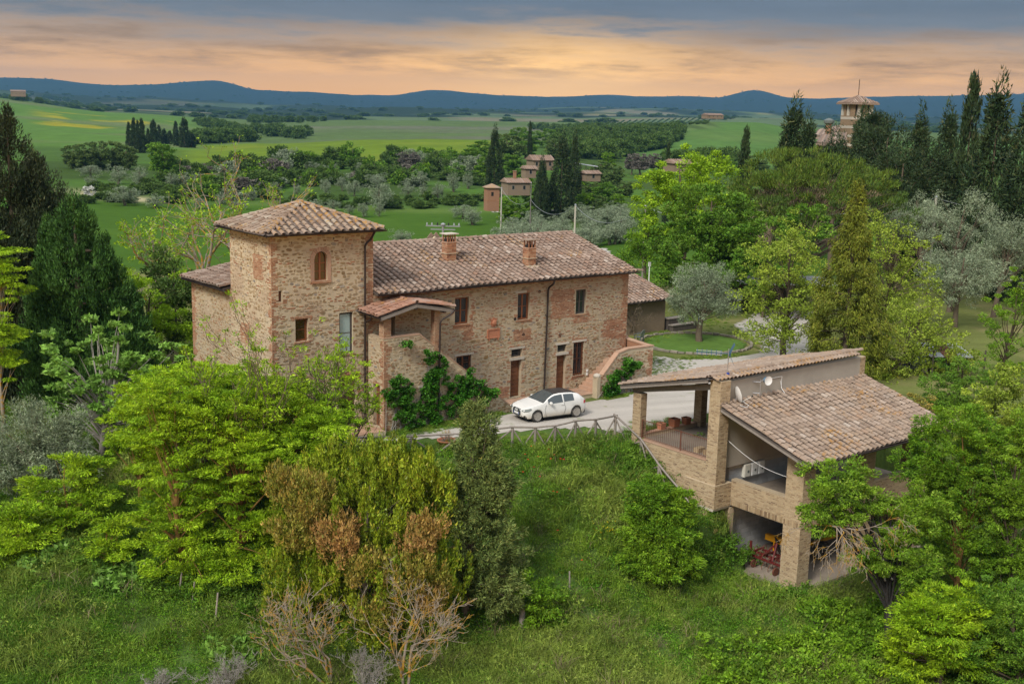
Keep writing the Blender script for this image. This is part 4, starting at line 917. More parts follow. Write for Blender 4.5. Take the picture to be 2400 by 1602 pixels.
# ---------------------------------------------------------------- the open brick barn on the slope
barn = thing('barn', 'open brick barn with low tiled roof and square pillars built into the slope', 'barn', (6, -15, -5.2))
BB, BT, BP = Pieces(), Pieces(), Pieces()
BX0, BX1, PX = .30, 11.4, 1.40
def bpillar(x0, x1, y0, y1, z0, z1, seed, faces='sw'): return pillar(x0, x1, y0, y1, z0, z1, 'pillar', 'mortar_barn', 'brick_yellow', barn, BB, seed, faces)
def bwall(name, x0, x1, y0, y1, z0, z1, seed, faces='sw'):
    return pillar(x0, x1, y0, y1, z0, z1, name, 'mortar_barn', 'brick_yellow', barn, BB, seed, faces)
bpillar(.30, .72, -10.0, -9.45, -.6, 2.22, 101); bpillar(4.55, 5.0, -10.2, -9.7, -.6, 2.3, 103); bpillar(8.9, 9.35, -10.2, -9.7, -.6, 2.3, 104)
bpillar(.30, .98, -15.1, -14.45, -1.2, 3.84, 105)
bpillar(PX, PX+.85, -19.25, -18.3, -5.3, .95, 107); bpillar(6.0, 6.85, -19.25, -18.3, -5.3, .95, 109); bpillar(10.5, 11.35, -19.25, -18.3, -5.3, .95, 111)
# balcony block under the middle pillar
bwall('balcony', BX0-.06, PX-.002, -15.14, -13.2, -2.3, -1.15, 113)
MB().prism([(-15.14, -2.302), (-13.2, -2.302), (-13.2, -2.42), (-15.10, -2.42)], (BX0-.08, 0, 0), UY, UZ, NW_, 1.2).build('balcony_slab', MT['pale_stone'], barn)
# upper terrace: floor, retaining wall, ledge
MB().box(BX0+.3, BX1, -14.7, -9.75, -.5, -.08).build('terrace_floor', MT['concrete_floor'], barn)
bwall('retaining_wall', BX0+.02, BX0+.3, -14.448, -9.998, -2.2, -.10, 115, 'w')
MB().box(BX0-.02, BX0+.32, -14.44, -10.0, -.098, -.05).build('coping', MT['paving'], barn)
MB().box(.722, 4.548, -9.95, -9.72, -.3, .10).build('ledge', MT['mortar_barn'], barn)
for k in range(9): MB().box(.74+k*.42, .74+k*.42+.41, -9.99, -9.70, .102, .15).build('ledge_tile', MT['paving'], barn)
# lower terrace floor and parapets
MB().box(PX+.3, BX1, -18.95, -14.702, -2.15, -1.85).build('lower_terrace', MT['concrete_floor'], barn)
bw = bwall('parapet', PX, PX+.3, -18.3, -15.142, -2.0, -1.02, 117, 'w')
MB().box(PX-.015, PX+.32, -18.3, -15.15, -1.018, -.99).build('coping', MT['mortar_barn'], barn)
for a, b in ((2.25, 6.0), (6.85, 10.5)):
    bwall('parapet', a, b, -19.25, -18.95, -2.0, -1.02, 119+int(a), 's'); MB().box(a, b, -19.265, -18.93, -1.018, -.99).build('coping', MT['mortar_barn'], barn)
# soldier course: bricks on end over the openings of the undercroft
sd = MB().box(PX+.02, PX+.28, -18.3, -15.142, -2.3, -2.002).build('lintel', MT['mortar_barn'], barn)
for k in range(51): BB.add(BRICK, frame4((PX+.02, -19.23+k*.08, -2.15), Vector((0,-1,0)), UZ, NW_, .066, .28, .025+.004*(k % 3)), sd, MT['brick_yellow'])
sd = MB().box(2.252, 10.498, -19.23, -18.97, -2.3, -2.002).build('lintel', MT['mortar_barn'], barn)
for k in range(112): BB.add(BRICK, frame4((PX+.06+k*.08, -19.252 if k < 10 else -19.23, -2.15), UX, UZ, NS, .066, .28, .03+.004*(k % 3)), sd, MT['brick_yellow'])
# undercroft
MB().box(PX-.15, BX1+.2, -19.45, -14.702, -5.5, -5.18).build('undercroft_floor', MT['concrete_floor'], barn)
cw = MB().box(PX+.002, BX1, -14.7, -14.4, -5.4, -2.152).build('undercroft_wall', MT['cement'], barn)
uw = MB().box(PX+.3, BX1, -14.7, -14.45, -1.848, -.502).build('terrace_wall', MT['cement'], barn)
def blocks(parent, O, U, N, w, h, bl, bh, mat, seed):
    r = random.Random(seed); O = Vector(O)
    for j in range(int(h/bh)):
        for i in range(-1, int(w/bl)+1):
            a = max(0.005, i*bl+(bl/2 if j % 2 else 0)); b = min(w, a+bl-.012) if i >= 0 else bl/2-.012
            if b-a > .1 and a < w: MB().obox(O+U*a+UZ*(j*bh+.004), U, UZ, N, b-a, bh-.012, r.uniform(.006, .012)).build('block', MT[mat], parent)
blocks(cw, (PX+.02, -14.7, -5.17), UX, NS, 5.2, 3.0, .5, .25, 'cinder', 1)
blocks(uw, (PX+.32, -14.7, -1.84), UX, NS, 6.0, 1.30, .5, .22, 'cinder', 2)
MB().box(BX1-.3, BX1, -18.3, -14.702, -5.4, -2.152).build('end_wall', MT['mortar_barn'], barn); MB().box(BX1-.3, BX1, -14.4, -10, -.08, 2.4).build('end_wall', MT['mortar_barn'], barn)
bwall('side_wall', PX, PX+.3, -15.139, -14.702, -5.4, -2.425, 131, 'w')
# tall wall between the two roofs
tw_ = MB().box(.985, BX1, -14.88, -14.5, -.5, 3.72).build('tall_wall', MT['cement'], barn)
bpillar(BX1+.002, BX1+.4, -14.9, -14.48, -.5, 3.74, 133)
# lower roof
b0, b1 = Vector((.36, -20.22, 1.12)), Vector((11.75, -20.22, 1.12)); bt = Vector((0, 5.74, 1.66))
broof = slab_roof('roof', [b0, b1, b1+bt, b0+bt], .06, 'wood_dark', barn)
tile_slope(BT, BP, broof, MT['tile_barn'], b0+Vector((0, -.05, .0)), UX, bt, b1.x-b0.x, bt.length-.12, seed=141, pitch=.36, step=.365)
MB().beam(b0+bt+Vector((.62, -.12, .06)), b1+bt+Vector((-.3, -.12, .06)), .32, .1).build('flashing', MT['cement'], barn)
MB().beam(b0+Vector((.03, 0, -.10)), b0+bt+Vector((.03, 0, -.10)), .05, .16).build('bargeboard', MT['wood_grey'], barn)
for x in (1.75, 4.2, 6.4, 8.7, 10.9): MB().beam((x, -20.0, .93), (x, -14.9, .93+1.475), .2, .24).build('rafter', MT['wood_grey'], barn)
for k in range(5):
    y = -20.0+k*1.25; MB().beam((.4, y, 1.19+(y+20.22)*.289-.19), (11.6, y, 1.19+(y+20.22)*.289-.19), .12, .13).build('purlin', MT['wood_dark'], barn)
gutb = MB().tube([(.3, -20.33, 1.07), (11.8, -20.33, 1.07)], .06, 8).build('gutter', MT['gutter'], barn)
# upper roof, falling to the yard
c0, c1 = Vector((-.12, -8.9, 2.50)), Vector((11.6, -8.9, 2.50)); ct = Vector((0, -5.72, 1.42))
uroof = slab_roof('upper_roof', [c1, c0, c0+ct, c1+ct], .06, 'wood_dark', barn)
tile_slope(BT, BP, uroof, MT['tile_barn'], c0+Vector((0, .05, 0)), UX, ct, c1.x-c0.x, ct.length-.1, seed=143, pitch=.36, step=.365)
for k in range(int(11.3/.27)): BT.add(COVER, frame4((.2+k*.27, -14.72, 4.0), UX, Vector((0, .97, .22)), Vector((0, -.22, .97)), .95+.1*((k*7) % 5)/5, .82, 1), uroof, MT['tile_barn'])
ridge_tiles(BT, uroof, MT['tile_barn'], (11.75, -14.62, 3.99), (.05, -14.62, 3.99), 145, .04, 1.05)
MB().beam(c0+Vector((.04, 0, -.09)), c0+ct+Vector((.04, 0, -.09)), .05, .15).build('bargeboard', MT['wood_grey'], barn)
MB().beam(c0+Vector((.09, .0, .0)), c0+ct+Vector((.09, 0, .0)), .04, .05).build('lead_strip', MT['steel'], barn)
MB().beam((.5, -9.3, 2.30), (.5, -14.6, 3.60-.1), .24, .26).build('rafter', MT['wood_grey'], barn)
for x in (4.8, 9.1): MB().beam((x, -9.3, 2.30), (x, -14.6, 3.50), .22, .24).build('rafter', MT['wood_grey'], barn)
for k in range(4): y = -9.7-k*1.4; MB().beam((.05, y, 2.52+(-8.9-y)*.248-.14), (11.4, y, 2.52+(-8.9-y)*.248-.14), .14, .15).build('purlin', MT['wood_dark'], barn)
# iron railings
def railing(a, b, n, h=.95, posts=(0, 1)):
    a = Vector(a); b = Vector(b); m = MB().tube([a+UZ*h, b+UZ*h], .018, 6).build('railing', MT['rust'], barn)
    MB().tube([a+UZ*.1, b+UZ*.1], .012, 6).build('bottom_rail', MT['rust'], m)
    for k in range(n+1): p = a.lerp(b, k/n); MB().tube([p+UZ*.1, p+UZ*h], .008, 5).build('baluster', MT['rust'], m)
    for t in posts: p = a.lerp(b, t); MB().tube([p, p+UZ*(h+.04)], .026, 8).build('post', MT['rust'], m)
railing((.42, -10.05, -.05), (.42, -14.42, -.05), 34, posts=(0, .6)); railing((1.02, -14.62, -.08), (1.95, -14.66, -.08), 8, posts=(1,)); railing((1.98, -14.66, -.08), (8.0, -14.66, -.08), 44, posts=(0, .5, 1))
for a in ((.9, -13.4, -.08), (.95, -13.95, -.08)): MB().box(a[0], a[0]+.5, a[1], a[1]+.3, a[2], a[2]+.22).build('step', MT['brick_yellow'], barn)
BT.finish('tile', 'cover_tiling'); BP.finish('pan_tile', 'pan_tiling', 0); BB.finish('brick', 'brickwork')
# meter cabinets under the railing
for k, (x, c, l) in enumerate(((2.62, 'off_white', 'beige meter cabinet nearest the pillar on the barn wall'), (3.13, 'white_paint', 'white meter cabinet between the beige one and the other white one'), (3.66, 'white_paint', 'white meter cabinet farthest from the pillar on the barn wall'))):
    t = thing('meter_cabinet', l, 'cabinet', (x+.2, -14.8, -1.2), 'meter cabinets on the barn wall')
    MB().box(x, x+.44, -14.9, -14.72, -1.22, -.58).build('body', MT[c], t); MB().box(x+.03, x+.41, -14.915, -14.9, -1.19, -.61).build('door', MT[c], t)
    MB().lathe([(.07, 0), (.065, .012)], (x+.26, -14.916, -.95), 12, (0, -1, 0)).build('window', MT['tank_grey'], t)
# satellite dish, round radio dish, aerial
def dish(o, axis, r, depth, mat, name='bowl', parent=None):
    prof = [(0.012, 0)]+[(r*k/6, depth*(k/6)**2) for k in range(1, 7)]+[(r*.985, depth*.97)]+[(r*k/6, depth*(k/6)**2-.012) for k in range(5, 0, -1)]
    return MB().lathe(prof, o, 24, axis).build(name, MT[mat], parent, 50)
t = thing('satellite_dish', 'large white satellite dish at the left end of the barn wall', 'dish', (1.35, -15.2, 2.6))
dish((1.40, -15.15, 3.10), (.86, -.45, .22), .40, .08, 'white_paint', parent=t); MB().tube([(1.38, -14.9, 2.75), (1.38, -15.1, 2.8), (1.40, -15.14, 3.08)], .025, 8).build('mast', MT['steel'], t)
MB().tube([(1.5, -15.3, 2.75), (2.05, -15.5, 3.0)], .015, 6).build('arm', MT['off_white'], t); MB().tube([(2.03, -15.5, 2.98), (2.10, -15.52, 3.05)], .035, 8).build('receiver', MT['black'], t)
pts = [(1.5, -15.25, 2.72), (1.3, -15.5, 2.66), (1.5, -15.7, 2.6), (1.75, -15.6, 2.64), (1.6, -15.35, 2.8)]; MB().tube(pts, .012, 6).build('cable', MT['white_paint'], t)
t = thing('radio_dish', 'small round white radio dish on the grey barn wall', 'dish', (3.1, -15, 3.0))
dish((3.34, -15.35, 3.58), (-.25, -.95, .05), .22, .045, 'white_paint', parent=t); MB().lathe([(.1, -.02), (.15, -.1), (.06, -.2)], (3.36, -15.28, 3.58), 12, (-.25, -.95, .05)).build('housing', MT['antenna_blue'], t)
MB().tube([(3.1, -15.12, 2.82), (3.1, -15.12, 3.62)], .022, 8).build('mast', MT['steel'], t)
for z in (2.95, 3.5): MB().tube([(3.1, -15.12, z), (2.85, -14.89, z)], .018, 6).build('bracket', MT['steel'], t)
MB().tube([(3.1, -15.14, 3.55), (3.34, -15.2, 3.58)], .02, 6).build('arm', MT['steel'], t)
t = thing('conduit', 'thin white conduit running along the grey barn wall', 'conduit', (4, -14.9, 3.5)); MB().tube([(3.5, -14.91, 3.5), (4.95, -14.91, 3.5), (4.95, -14.91, 2.95), (5.05, -15.1, 2.65)], .016, 6).build('tube', MT['white_paint'], t); MB().tube([(4.85, -14.91, 3.3), (4.9, -15.0, 2.9), (4.95, -15.3, 2.58)], .014, 6).build('branch', MT['white_paint'], t)
t = thing('tv_aerial', 'blue television aerial on a mast above the barn roof', 'aerial', (1.13, -14.7, 3.7))
MB().tube([(1.13, -14.72, 3.0), (1.13, -14.72, 5.25)], .022, 8).build('mast', MT['steel'], t); A = Vector((1.13, -14.72, 5.02))
bd = Vector((-.72, .69, .02)).normalized(); MB().tube([A+bd*-.1, A+bd*1.5], .016, 6).build('boom', MT['antenna_blue'], t); sdv = bd.cross(UZ)
for s in (.08, -.08): MB().tube([A+bd*.3+UZ*s, A+bd*1.5+UZ*s], .012, 6).build('side_rail', MT['steel'], t)
for k in range(6): p = A+bd*(.35+k*.22); MB().box(p.x-.012, p.x+.012, p.y-.012, p.y+.012, p.z-.15, p.z+.15).build('director', MT['antenna_blue'], t)
for s in (-1, 1):
    for k in range(4): MB().tube([A+UZ*(s*.05)-bd*.03*k+sdv*.28, A+UZ*(s*.05)-bd*.03*k-sdv*.28+UZ*0], .01, 5).build('reflector_rod', MT['antenna_blue'], t)
    MB().beam(A-bd*.05+UZ*.04*s, A-bd*.25+UZ*(.48*s), .5, .015).build('reflector', MT['antenna_blue'], t)
MB().box(1.08, 1.18, -14.80, -14.70, 3.98, 4.12).build('amplifier', MT['plate_blue'], t)
# flower boxes on the ledge
for k, (x, s, l) in enumerate(((2.0, .36, 'small square terracotta planter on the ledge nearest the corner pillar'), (2.95, .46, 'largest square terracotta planter in the middle of the ledge'), (3.85, .38, 'square terracotta planter at the far end of the ledge'))):
    t = thing('planter', l, 'planter', (x, -9.83, .15), 'planters on the barn ledge'); h = s*.9
    m = MB(); a = s/2; b = s/2*.82; v = [(-b,-b,0),(b,-b,0),(b,b,0),(-b,b,0),(-a,-a,h),(a,-a,h),(a,a,h),(-a,a,h),(-a*.82,-a*.82,h),(a*.82,-a*.82,h),(a*.82,a*.82,h),(-a*.82,a*.82,h),(-a*.8,-a*.8,h*.8),(a*.8,-a*.8,h*.8),(a*.8,a*.8,h*.8),(-a*.8,a*.8,h*.8)]
    f = [(0,3,2,1)]+[(i, (i+1) % 4, (i+1) % 4+4, i+4) for i in range(4)]+[(i+4, (i+1) % 4+4, (i+1) % 4+8, i+8) for i in range(4)]+[(i+8, (i+1) % 4+8, (i+1) % 4+12, i+12) for i in range(4)]
    m.add([(p[0]+x, p[1]-9.845, p[2]+.152) for p in v], f).build('pot', MT['terracotta'], t); MB().box(x-a*.8, x+a*.8, -9.845-a*.8, -9.845+a*.8, .15+h*.6, .15+h*.82).build('soil', MT['bark'], t)
# covered table on the upper terrace, seen through the railing
t = thing('garden_table', 'dark table with folded chairs stored on the barn terrace', 'table', (3.6, -13.2, -.08))
MB().box(2.9, 4.3, -13.6, -12.8, .66, .72).build('top', MT['tank_grey'], t)
for x in (3.0, 4.15):
    for y in (-13.5, -12.95): MB().box(x, x+.07, y, y+.07, -.08, .658).build('leg', MT['wood_dark'], t)
for k in range(3): MB().beam((3.0+k*.45, -13.72, -.06), (3.25+k*.45, -13.66, .92), .4, .05, (0, 1, 0)).build('leaning_chair', MT['wood_dark'], t)
# clothes line
MB().tube([Vector((1.2, -14.9, .9)).lerp(Vector((1.5, -18.3, -.1)), k/10)-UZ*.25*math.sin(math.pi*k/10) for k in range(11)], .012, 5).build('clothes_line', MT['white_paint'], None, label='slack white line strung between two barn pillars', category='line')
# tank trailer in the undercroft
t = thing('tank_trailer', 'grey slurry tank with yellow frame parked in the undercroft', 'trailer', (4.6, -16.2, -5.18))
ty = -16.6; MB().lathe([(.05, 0), (.62, .12), (.78, .35), (.80, .4), (.80, 2.9), (.74, 3.05), (.05, 3.25)], (4.2, ty, -3.55), 28, (1, 0, 0)).build('tank', MT['tank_grey'], t, 40)
MB().box(3.75, 3.95, ty-1.1, ty+1.1, -4.40, -4.12).build('bumper', MT['machine_yellow'], t)
for y in (ty-.7, ty+.7): MB().beam((3.95, y, -4.35), (7.2, y, -4.35), .12, .14).build('chassis_rail', MT['machine_yellow'], t)
for y in (ty-.95, ty-.15, ty+.5): MB().box(3.72, 3.748, y, y+.06, -4.85, -4.40).build('leg', MT['machine_yellow'], t)
for y in (ty-.95, ty+.95): MB().lathe([(.2, -.13), (.42, -.13), (.45, -.08), (.45, .08), (.42, .13), (.2, .13)], (5.6, y, -4.73), 20, (0, 1, 0)).build('wheel', MT['tyre'], t, 40)
sg = MB().lathe([(.19, 0), (.19, .012), (.02, .013)], (4.17, ty+.05, -3.45), 20, (-1, 0, 0)).build('speed_sign', MT['sign_red'], t); MB().lathe([(.145, .0135), (.145, .018), (.01, .019)], (4.17, ty+.05, -3.45), 20, (-1, 0, 0)).build('sign_face', MT['white_paint'], sg)
fc = bpy.data.curves.new('numerals', 'FONT'); fc.body = '40'; fc.size = .2; fc.align_x = 'CENTER'; fc.align_y = 'CENTER'; fc.extrude = .002; fc.materials.append(MT['black'])
ft = bpy.data.objects.new('font', fc); COL.objects.link(ft); bpy.context.view_layer.update(); nm_ = bpy.data.meshes.new_from_object(ft.evaluated_get(bpy.context.evaluated_depsgraph_get())); bpy.data.objects.remove(ft)
fo = bpy.data.objects.new('numerals', nm_); COL.objects.link(fo); fo.parent = sg; fo.matrix_basis = Matrix.Translation((4.148, ty+.05, -3.45)) @ Matrix(((0,0,-1,0),(-1,0,0,0),(0,1,0,0),(0,0,0,1)))
MB().tube([(3.7, ty+.2, -4.3), (3.5, ty+.3, -4.0), (3.45, ty+.1, -4.5), (3.6, ty-.1, -4.9), (3.3, ty+.1, -5.1)], .04, 8).build('hose', MT['black'], t, 60)
# red spring tine cultivator
t = thing('cultivator', 'dark red spring tine cultivator standing in the undercroft', 'farm implement', (2.7, -16.9, -5.18))
def tine(x, y):
    pts = [(x, y, -4.62), (x+.05, y, -4.42), (x+.22, y, -4.40), (x+.28, y, -4.62), (x+.16, y, -4.85), (x+.02, y, -5.0), (x+.04, y, -5.15)]; MB().tube(pts, .016, 6).build('tine', MT['rust'], t, 60)
for x in (2.1, 2.6, 3.1):
    MB().beam((x, -18.0, -4.66), (x, -15.9, -4.66), .09, .09).build('tool_bar', MT['machine_red'], t)
    for k in range(6): tine(x-.1, -17.9+k*.38+(.12 if x == 2.6 else 0))
for y in (-18.0, -17.2, -16.6, -15.95): MB().beam((2.05, y, -4.56), (3.15, y, -4.56), .07, .07).build('frame_bar', MT['machine_red'], t)
MB().beam((2.15, -15.95, -4.6), (2.15, -15.95, -4.0), .1, .07).build('mast', MT['machine_red'], t)
for a, b in (((2.1, -17.3, -4.6), (2.75, -17.0, -3.95)), ((2.75, -17.0, -3.95), (3.1, -16.7, -4.6)), ((2.1, -16.6, -4.6), (2.75, -17.0, -3.95))): MB().beam(a, b, .07, .06).build('headstock', MT['machine_red'], t)
MB().tube([(2.2, -17.7, -4.45), (2.9, -17.2, -4.35)], .025, 8).build('top_link', MT['steel'], t)
for y in (-17.6, -16.3): MB().lathe([(.10, -.04), (.2, -.04), (.2, .04), (.10, .04)], (2.0, y, -4.98), 12, (0, 1, 0)).build('depth_wheel', MT['rust'], t)
# bucket and stone by the wall
t = thing('bucket', 'white plastic bucket on the ground by the undercroft wall', 'bucket', (1.62, -15.1, -5.18)); MB().lathe([(.12, 0), (.16, .34), (.175, .345), (.175, .37), (.15, .365), (.12, .05)], (1.62, -15.12, -5.18), 18).build('pail', MT['white_paint'], t, 40); MB().tube([(1.47, -15.12, -4.83), (1.5, -15.22, -4.9), (1.62, -15.27, -4.93), (1.74, -15.22, -4.9), (1.77, -15.12, -4.83)], .008, 5).build('handle', MT['steel'], t)
def boulder(p, s, seed, name='rock', **kw):
    r = random.Random(seed); m = MB(); n = 9; k = 5; v = []; f = []
    for j in range(k+1):
        for i in range(n):
            a = 6.283*i/n; b = math.pi*j/k-math.pi/2; q = 1+r.uniform(-.22, .22); v.append((p[0]+s[0]*q*math.cos(a)*max(math.cos(b), .15), p[1]+s[1]*q*math.sin(a)*max(math.cos(b), .15), p[2]+s[2]*math.sin(b)*(1+r.uniform(-.1, .1))))
    for j in range(k):
        for i in range(n): f.append((j*n+i, j*n+(i+1) % n, (j+1)*n+(i+1) % n, (j+1)*n+i))
    f.append(tuple(range(n))[::-1]); f.append(tuple(k*n+i for i in range(n)))
    return m.add(v, f).build(name, MT['rock'], None, **kw)
rr_ = random.Random(3)
RL = ['large pale sandstone rock at the foot of the barn side wall', 'flat sandstone rock leaning on the barn side wall', 'broken ochre rock half way up the bank beside the barn', 'small rock beside the bucket', 'upper pale rock under the balcony block', 'ledge of ochre rock in the bank under the balcony', 'lowest ochre rock of the bank by the undercroft']
for k, (px, py, dpt, s) in enumerate(((1655, 1262, 55.0, .42), (1665, 1290, 54.8, .3), (1640, 1232, 55.3, .38), (1692, 1300, 55.4, .18), (1648, 1205, 55.6, .4), (1672, 1245, 55.2, .34), (1640, 1290, 54.4, .3))):
    p = Dp(px, py, dpt); boulder(p, (s*1.2, s*.9, s*.75), 20+k, label=RL[k], category='rock', group='rocks in the bank beside the barn')
# ---------------------------------------------------------------- rustic fence along the top of the slope
fence = thing('rustic_fence', 'grey rustic pole fence with crossed braces along the meadow edge', 'fence', (-3, -6, -.4))
fp = [(757,1042), (858,1037), (964,1031.5), (1080,1024), (1200,1011), (1252.5,1010), (1299.5,1006), (1347,997), (1395,994), (1441,984.5), (1483,1020), (1522,1048), (1569,1085)]
FP = []
for i, (a, b) in enumerate(fp):
    if i < 10: p = P(a, b+40, 'z', -.45); p.z = gz(p.x, p.y)-.02
    FP.append(p)
FP[10] = Vector((.10, -10.3, 0)); FP[11] = Vector((-.30, -12.0, 0)); FP[12] = Vector((-.55, -13.7, 0))
for p in FP[10:]: p.z = gz(p.x, p.y)-.1
tops = []
for i, p in enumerate(FP):
    h = 1.0 if i < 10 else .95; q = p+Vector((rr_.uniform(-.03, .03), rr_.uniform(-.03, .03), h)); tops.append(q)
    MB().tube([p-UZ*.2, q-UZ*.02], [.075, .068], 8).build('post', MT['wood_grey'], fence, 50)
for i in range(len(tops)-1):
    a, b = tops[i], tops[i+1]; d = (b-a).normalized(); mid = a.lerp(b, .5)+UZ*rr_.uniform(-.03, .02)
    MB().tube([a-d*.15+UZ*.03, mid+UZ*.03, b+d*.12+UZ*.03], [.055, .05, .048], 8).build('rail', MT['wood_grey'], fence, 50)
    for s in (0, 1):
        o = a if s == 0 else b; e = b if s == 0 else a; g = FP[i] if s == 0 else FP[i+1]; t_ = o.lerp(e, .48); t_.z = g.z*.5+(FP[i+1] if s == 0 else FP[i]).z*.5+.12
        MB().tube([o-UZ*.12+d*(.05 if s == 0 else -.05), t_], [.042, .036], 7).build('brace', MT['wood_grey'], fence, 50)
MB().tube([tops[-1]+UZ*.03, tops[-1]+(tops[-1]-tops[-2]).normalized()*.9-UZ*.1], [.05, .045], 8).build('rail', MT['wood_grey'], fence, 50)
# ---------------------------------------------------------------- the white hatchback
def build_car():
    fw = P(1257.5, 988, 'z', -.28); rw = P(1345, 976.6, 'z', -.28)
    L = 3.97; d = Vector((rw.x-fw.x, rw.y-fw.y, 0)).normalized(); side = Vector((-d.y, d.x, 0))   # side points away from the camera
    if side.y < 0: side = -side
    org = fw-d*.78+side*.74; org.z = -.28; ang = math.atan2(d.y, d.x)
    t = thing('parked_car', 'white three door hatchback with dark roof parked before the house', 'car', org, local=True, rz=ang)
    ip = lambda x, pts: float(np.interp(x, [p[0] for p in pts], [p[1] for p in pts]))
    top = [(0,.60),(.05,.70),(.2,.775),(.5,.86),(.9,.935),(1.1,.975),(1.2,1.02),(1.45,1.18),(1.7,1.32),(1.9,1.395),(2.2,1.425),(2.6,1.42),(3.0,1.385),(3.3,1.33),(3.45,1.27),(3.7,1.06),(3.82,.95),(3.92,.88),(3.97,.70)]
    wid = [(0,.55),(.06,.70),(.2,.80),(.5,.855),(1.0,.87),(3.0,.87),(3.5,.85),(3.8,.78),(3.92,.70),(3.97,.60)]
    belt = [(0,.52),(.05,.60),(.2,.68),(.5,.77),(.9,.86),(1.1,.885),(1.9,.915),(3.0,.96),(3.5,.985),(3.8,.90),(3.92,.80),(3.97,.62)]
    xs = sorted(set([0,.02,.05,.12,.2,.3,.36,.42,.46,.5,.56,.62,.7,.78,.86,.94,1.0,1.06,1.1,1.14,1.2,1.3,1.45,1.6,1.75,1.9,2.05,2.2,2.36,2.44,2.6,2.75,2.83,2.87,2.91,2.95,3.0,3.08,3.16,3.25,3.34,3.42,3.5,3.56,3.62,3.66,3.7,3.76,3.82,3.88,3.92,3.95,3.97]))
    AR = .355
    def zb(x):
        z = .22 if .12 < x < 3.85 else .30
        for c in (.78, 3.25):
            if abs(x-c) < AR: z = max(z, .30+math.sqrt(AR*AR-(x-c)**2))
        return z
    ring = []
    for x in xs:
        w = ip(x, wid); zt = ip(x, top); zl = min(ip(x, belt), zt-.02); b = min(zb(x), zl-.12); mid = max(min(.60, zl-.08), b+.06)
        cab = sm(x, 1.12, 1.5)*(1-sm(x, 3.55, 3.85))
        ye = w*(.94-.19*float(cab)*min(1, (zt-zl)/.45)); yr = ye-.045-.02*float(cab)
        pts = [(w*.93, b), (w*.985, b+(mid-b)*.45), (w, mid), (w*.965, zl), (ye, zl+(zt-zl)*.80), (yr, zl+(zt-zl)*.93), (yr*.55, zt-.012), (0, zt)]
        ring.append([(x, s*y, z) for s in (1,) for y, z in pts])
    nr = 8; groups = {k: MB() for k in ('body', 'windscreen', 'side_window', 'rear_window', 'roof')}; 
    def face(x0, x1, k):
        xm = (x0+x1)/2
        if k == 3:
            if 1.42 < xm < 2.37: return 'door_glass'
            if 2.43 < xm < 3.1: return 'rear_glass'
        if k in (5, 6):
            if 1.14 < xm < 1.92: return 'windscreen'
            if 1.92 < xm < 3.44: return 'roof'
            if 3.44 < xm < 3.78: return 'rear_window'
        return 'body'
    for s in (1, -1):
        parts = {}
        for i in range(len(xs)-1):
            for k in range(nr-1):
                parts.setdefault(face(xs[i], xs[i+1], k), []).append((i, k))
        for nm, cells in parts.items():
            key = nm if nm in ('body', 'windscreen', 'roof', 'rear_window') else nm+str(s)
            g = groups.setdefault(key, MB()); idx = {}
            for i, k in cells:
                q = []
                for (a, b) in ((i, k), (i+1, k), (i+1, k+1), (i, k+1)):
                    kk = (a, b)
                    if kk not in idx:
                        x, y, z = ring[a][b]; idx[kk] = len(g.v); g.v.append((x, y*s, z))
                    q.append(idx[kk])
                g.f.append(tuple(q) if s < 0 else tuple(q[::-1]))
    # front and rear closing faces
    g = groups['body']
    for a, fl in ((0, False), (len(xs)-1, True)):
        o = len(g.v); pl = [(x, y, z) for x, y, z in ring[a]]+[(x, -y, z) for x, y, z in ring[a][-2::-1]]; g.v += pl; f = tuple(range(o, o+len(pl))); g.f.append(f if fl else f[::-1])
    def lp(nm, mb, mat, par=t, sm_=50):
        me = mb.mesh(nm); o = put(nm, me, MT[mat], par, sm_); return o
    bd = groups['body'].mesh('body'); import bmesh as _b
    bm = _b.new(); bm.from_mesh(bd); _b.ops.remove_doubles(bm, verts=bm.verts, dist=.0008); _b.ops.recalc_face_normals(bm, faces=bm.faces); bm.to_mesh(bd); bm.free()
    body = put('body', bd, MT['car_paint'], t, 40)
    for k, mb in groups.items():
        if k != 'body' and mb.v: lp('windscreen' if k == 'windscreen' else 'roof' if k == 'roof' else 'rear_window' if k == 'rear_window' else 'side_window', mb, 'car_roof' if k == 'roof' else 'car_glass')
    lp('floor', MB().box(.15, 3.85, -.74, .74, .20, .45), 'black')
    gr = lp('grille', MB().prism([(-.30,.32),(.30,.32),(.38,.42),(.36,.62),(.28,.69),(-.28,.69),(-.36,.62),(-.38,.42)], (-.035, 0, 0), Vector((0,-1,0)), UZ, Vector((-1,0,0)), .1), 'black')
    for k in range(7): lp('grille_bar', MB().box(-.042, -.037, -.34, .34, .36+k*.045, .372+k*.045), 'tank_grey', gr)
    lp('grille_frame', MB().tube([(-.03,-.30,.31),(-.03,.30,.31),(-.03,.39,.42),(-.02,.37,.63),(-.01,.28,.70),(-.01,-.28,.70),(-.02,-.37,.63),(-.03,-.39,.42),(-.03,-.30,.31)], .012, 6), 'steel', gr)
    for k in range(4):   # the badge: four linked rings
        y = -.105+k*.07; lp('badge_ring', MB().tube([(-.046, y+.05*math.cos(a), .61+.05*math.sin(a)) for a in np.linspace(0, 2*math.pi, 17)], .008, 5), 'white_paint', gr)
    pl = lp('number_plate', MB().box(-.055, -.045, -.26, .26, .40, .51), 'white_paint')
    for y in (-.26, .21): lp('plate_band', MB().box(-.058, -.0551, y, y+.05, .40, .51), 'plate_blue', pl)
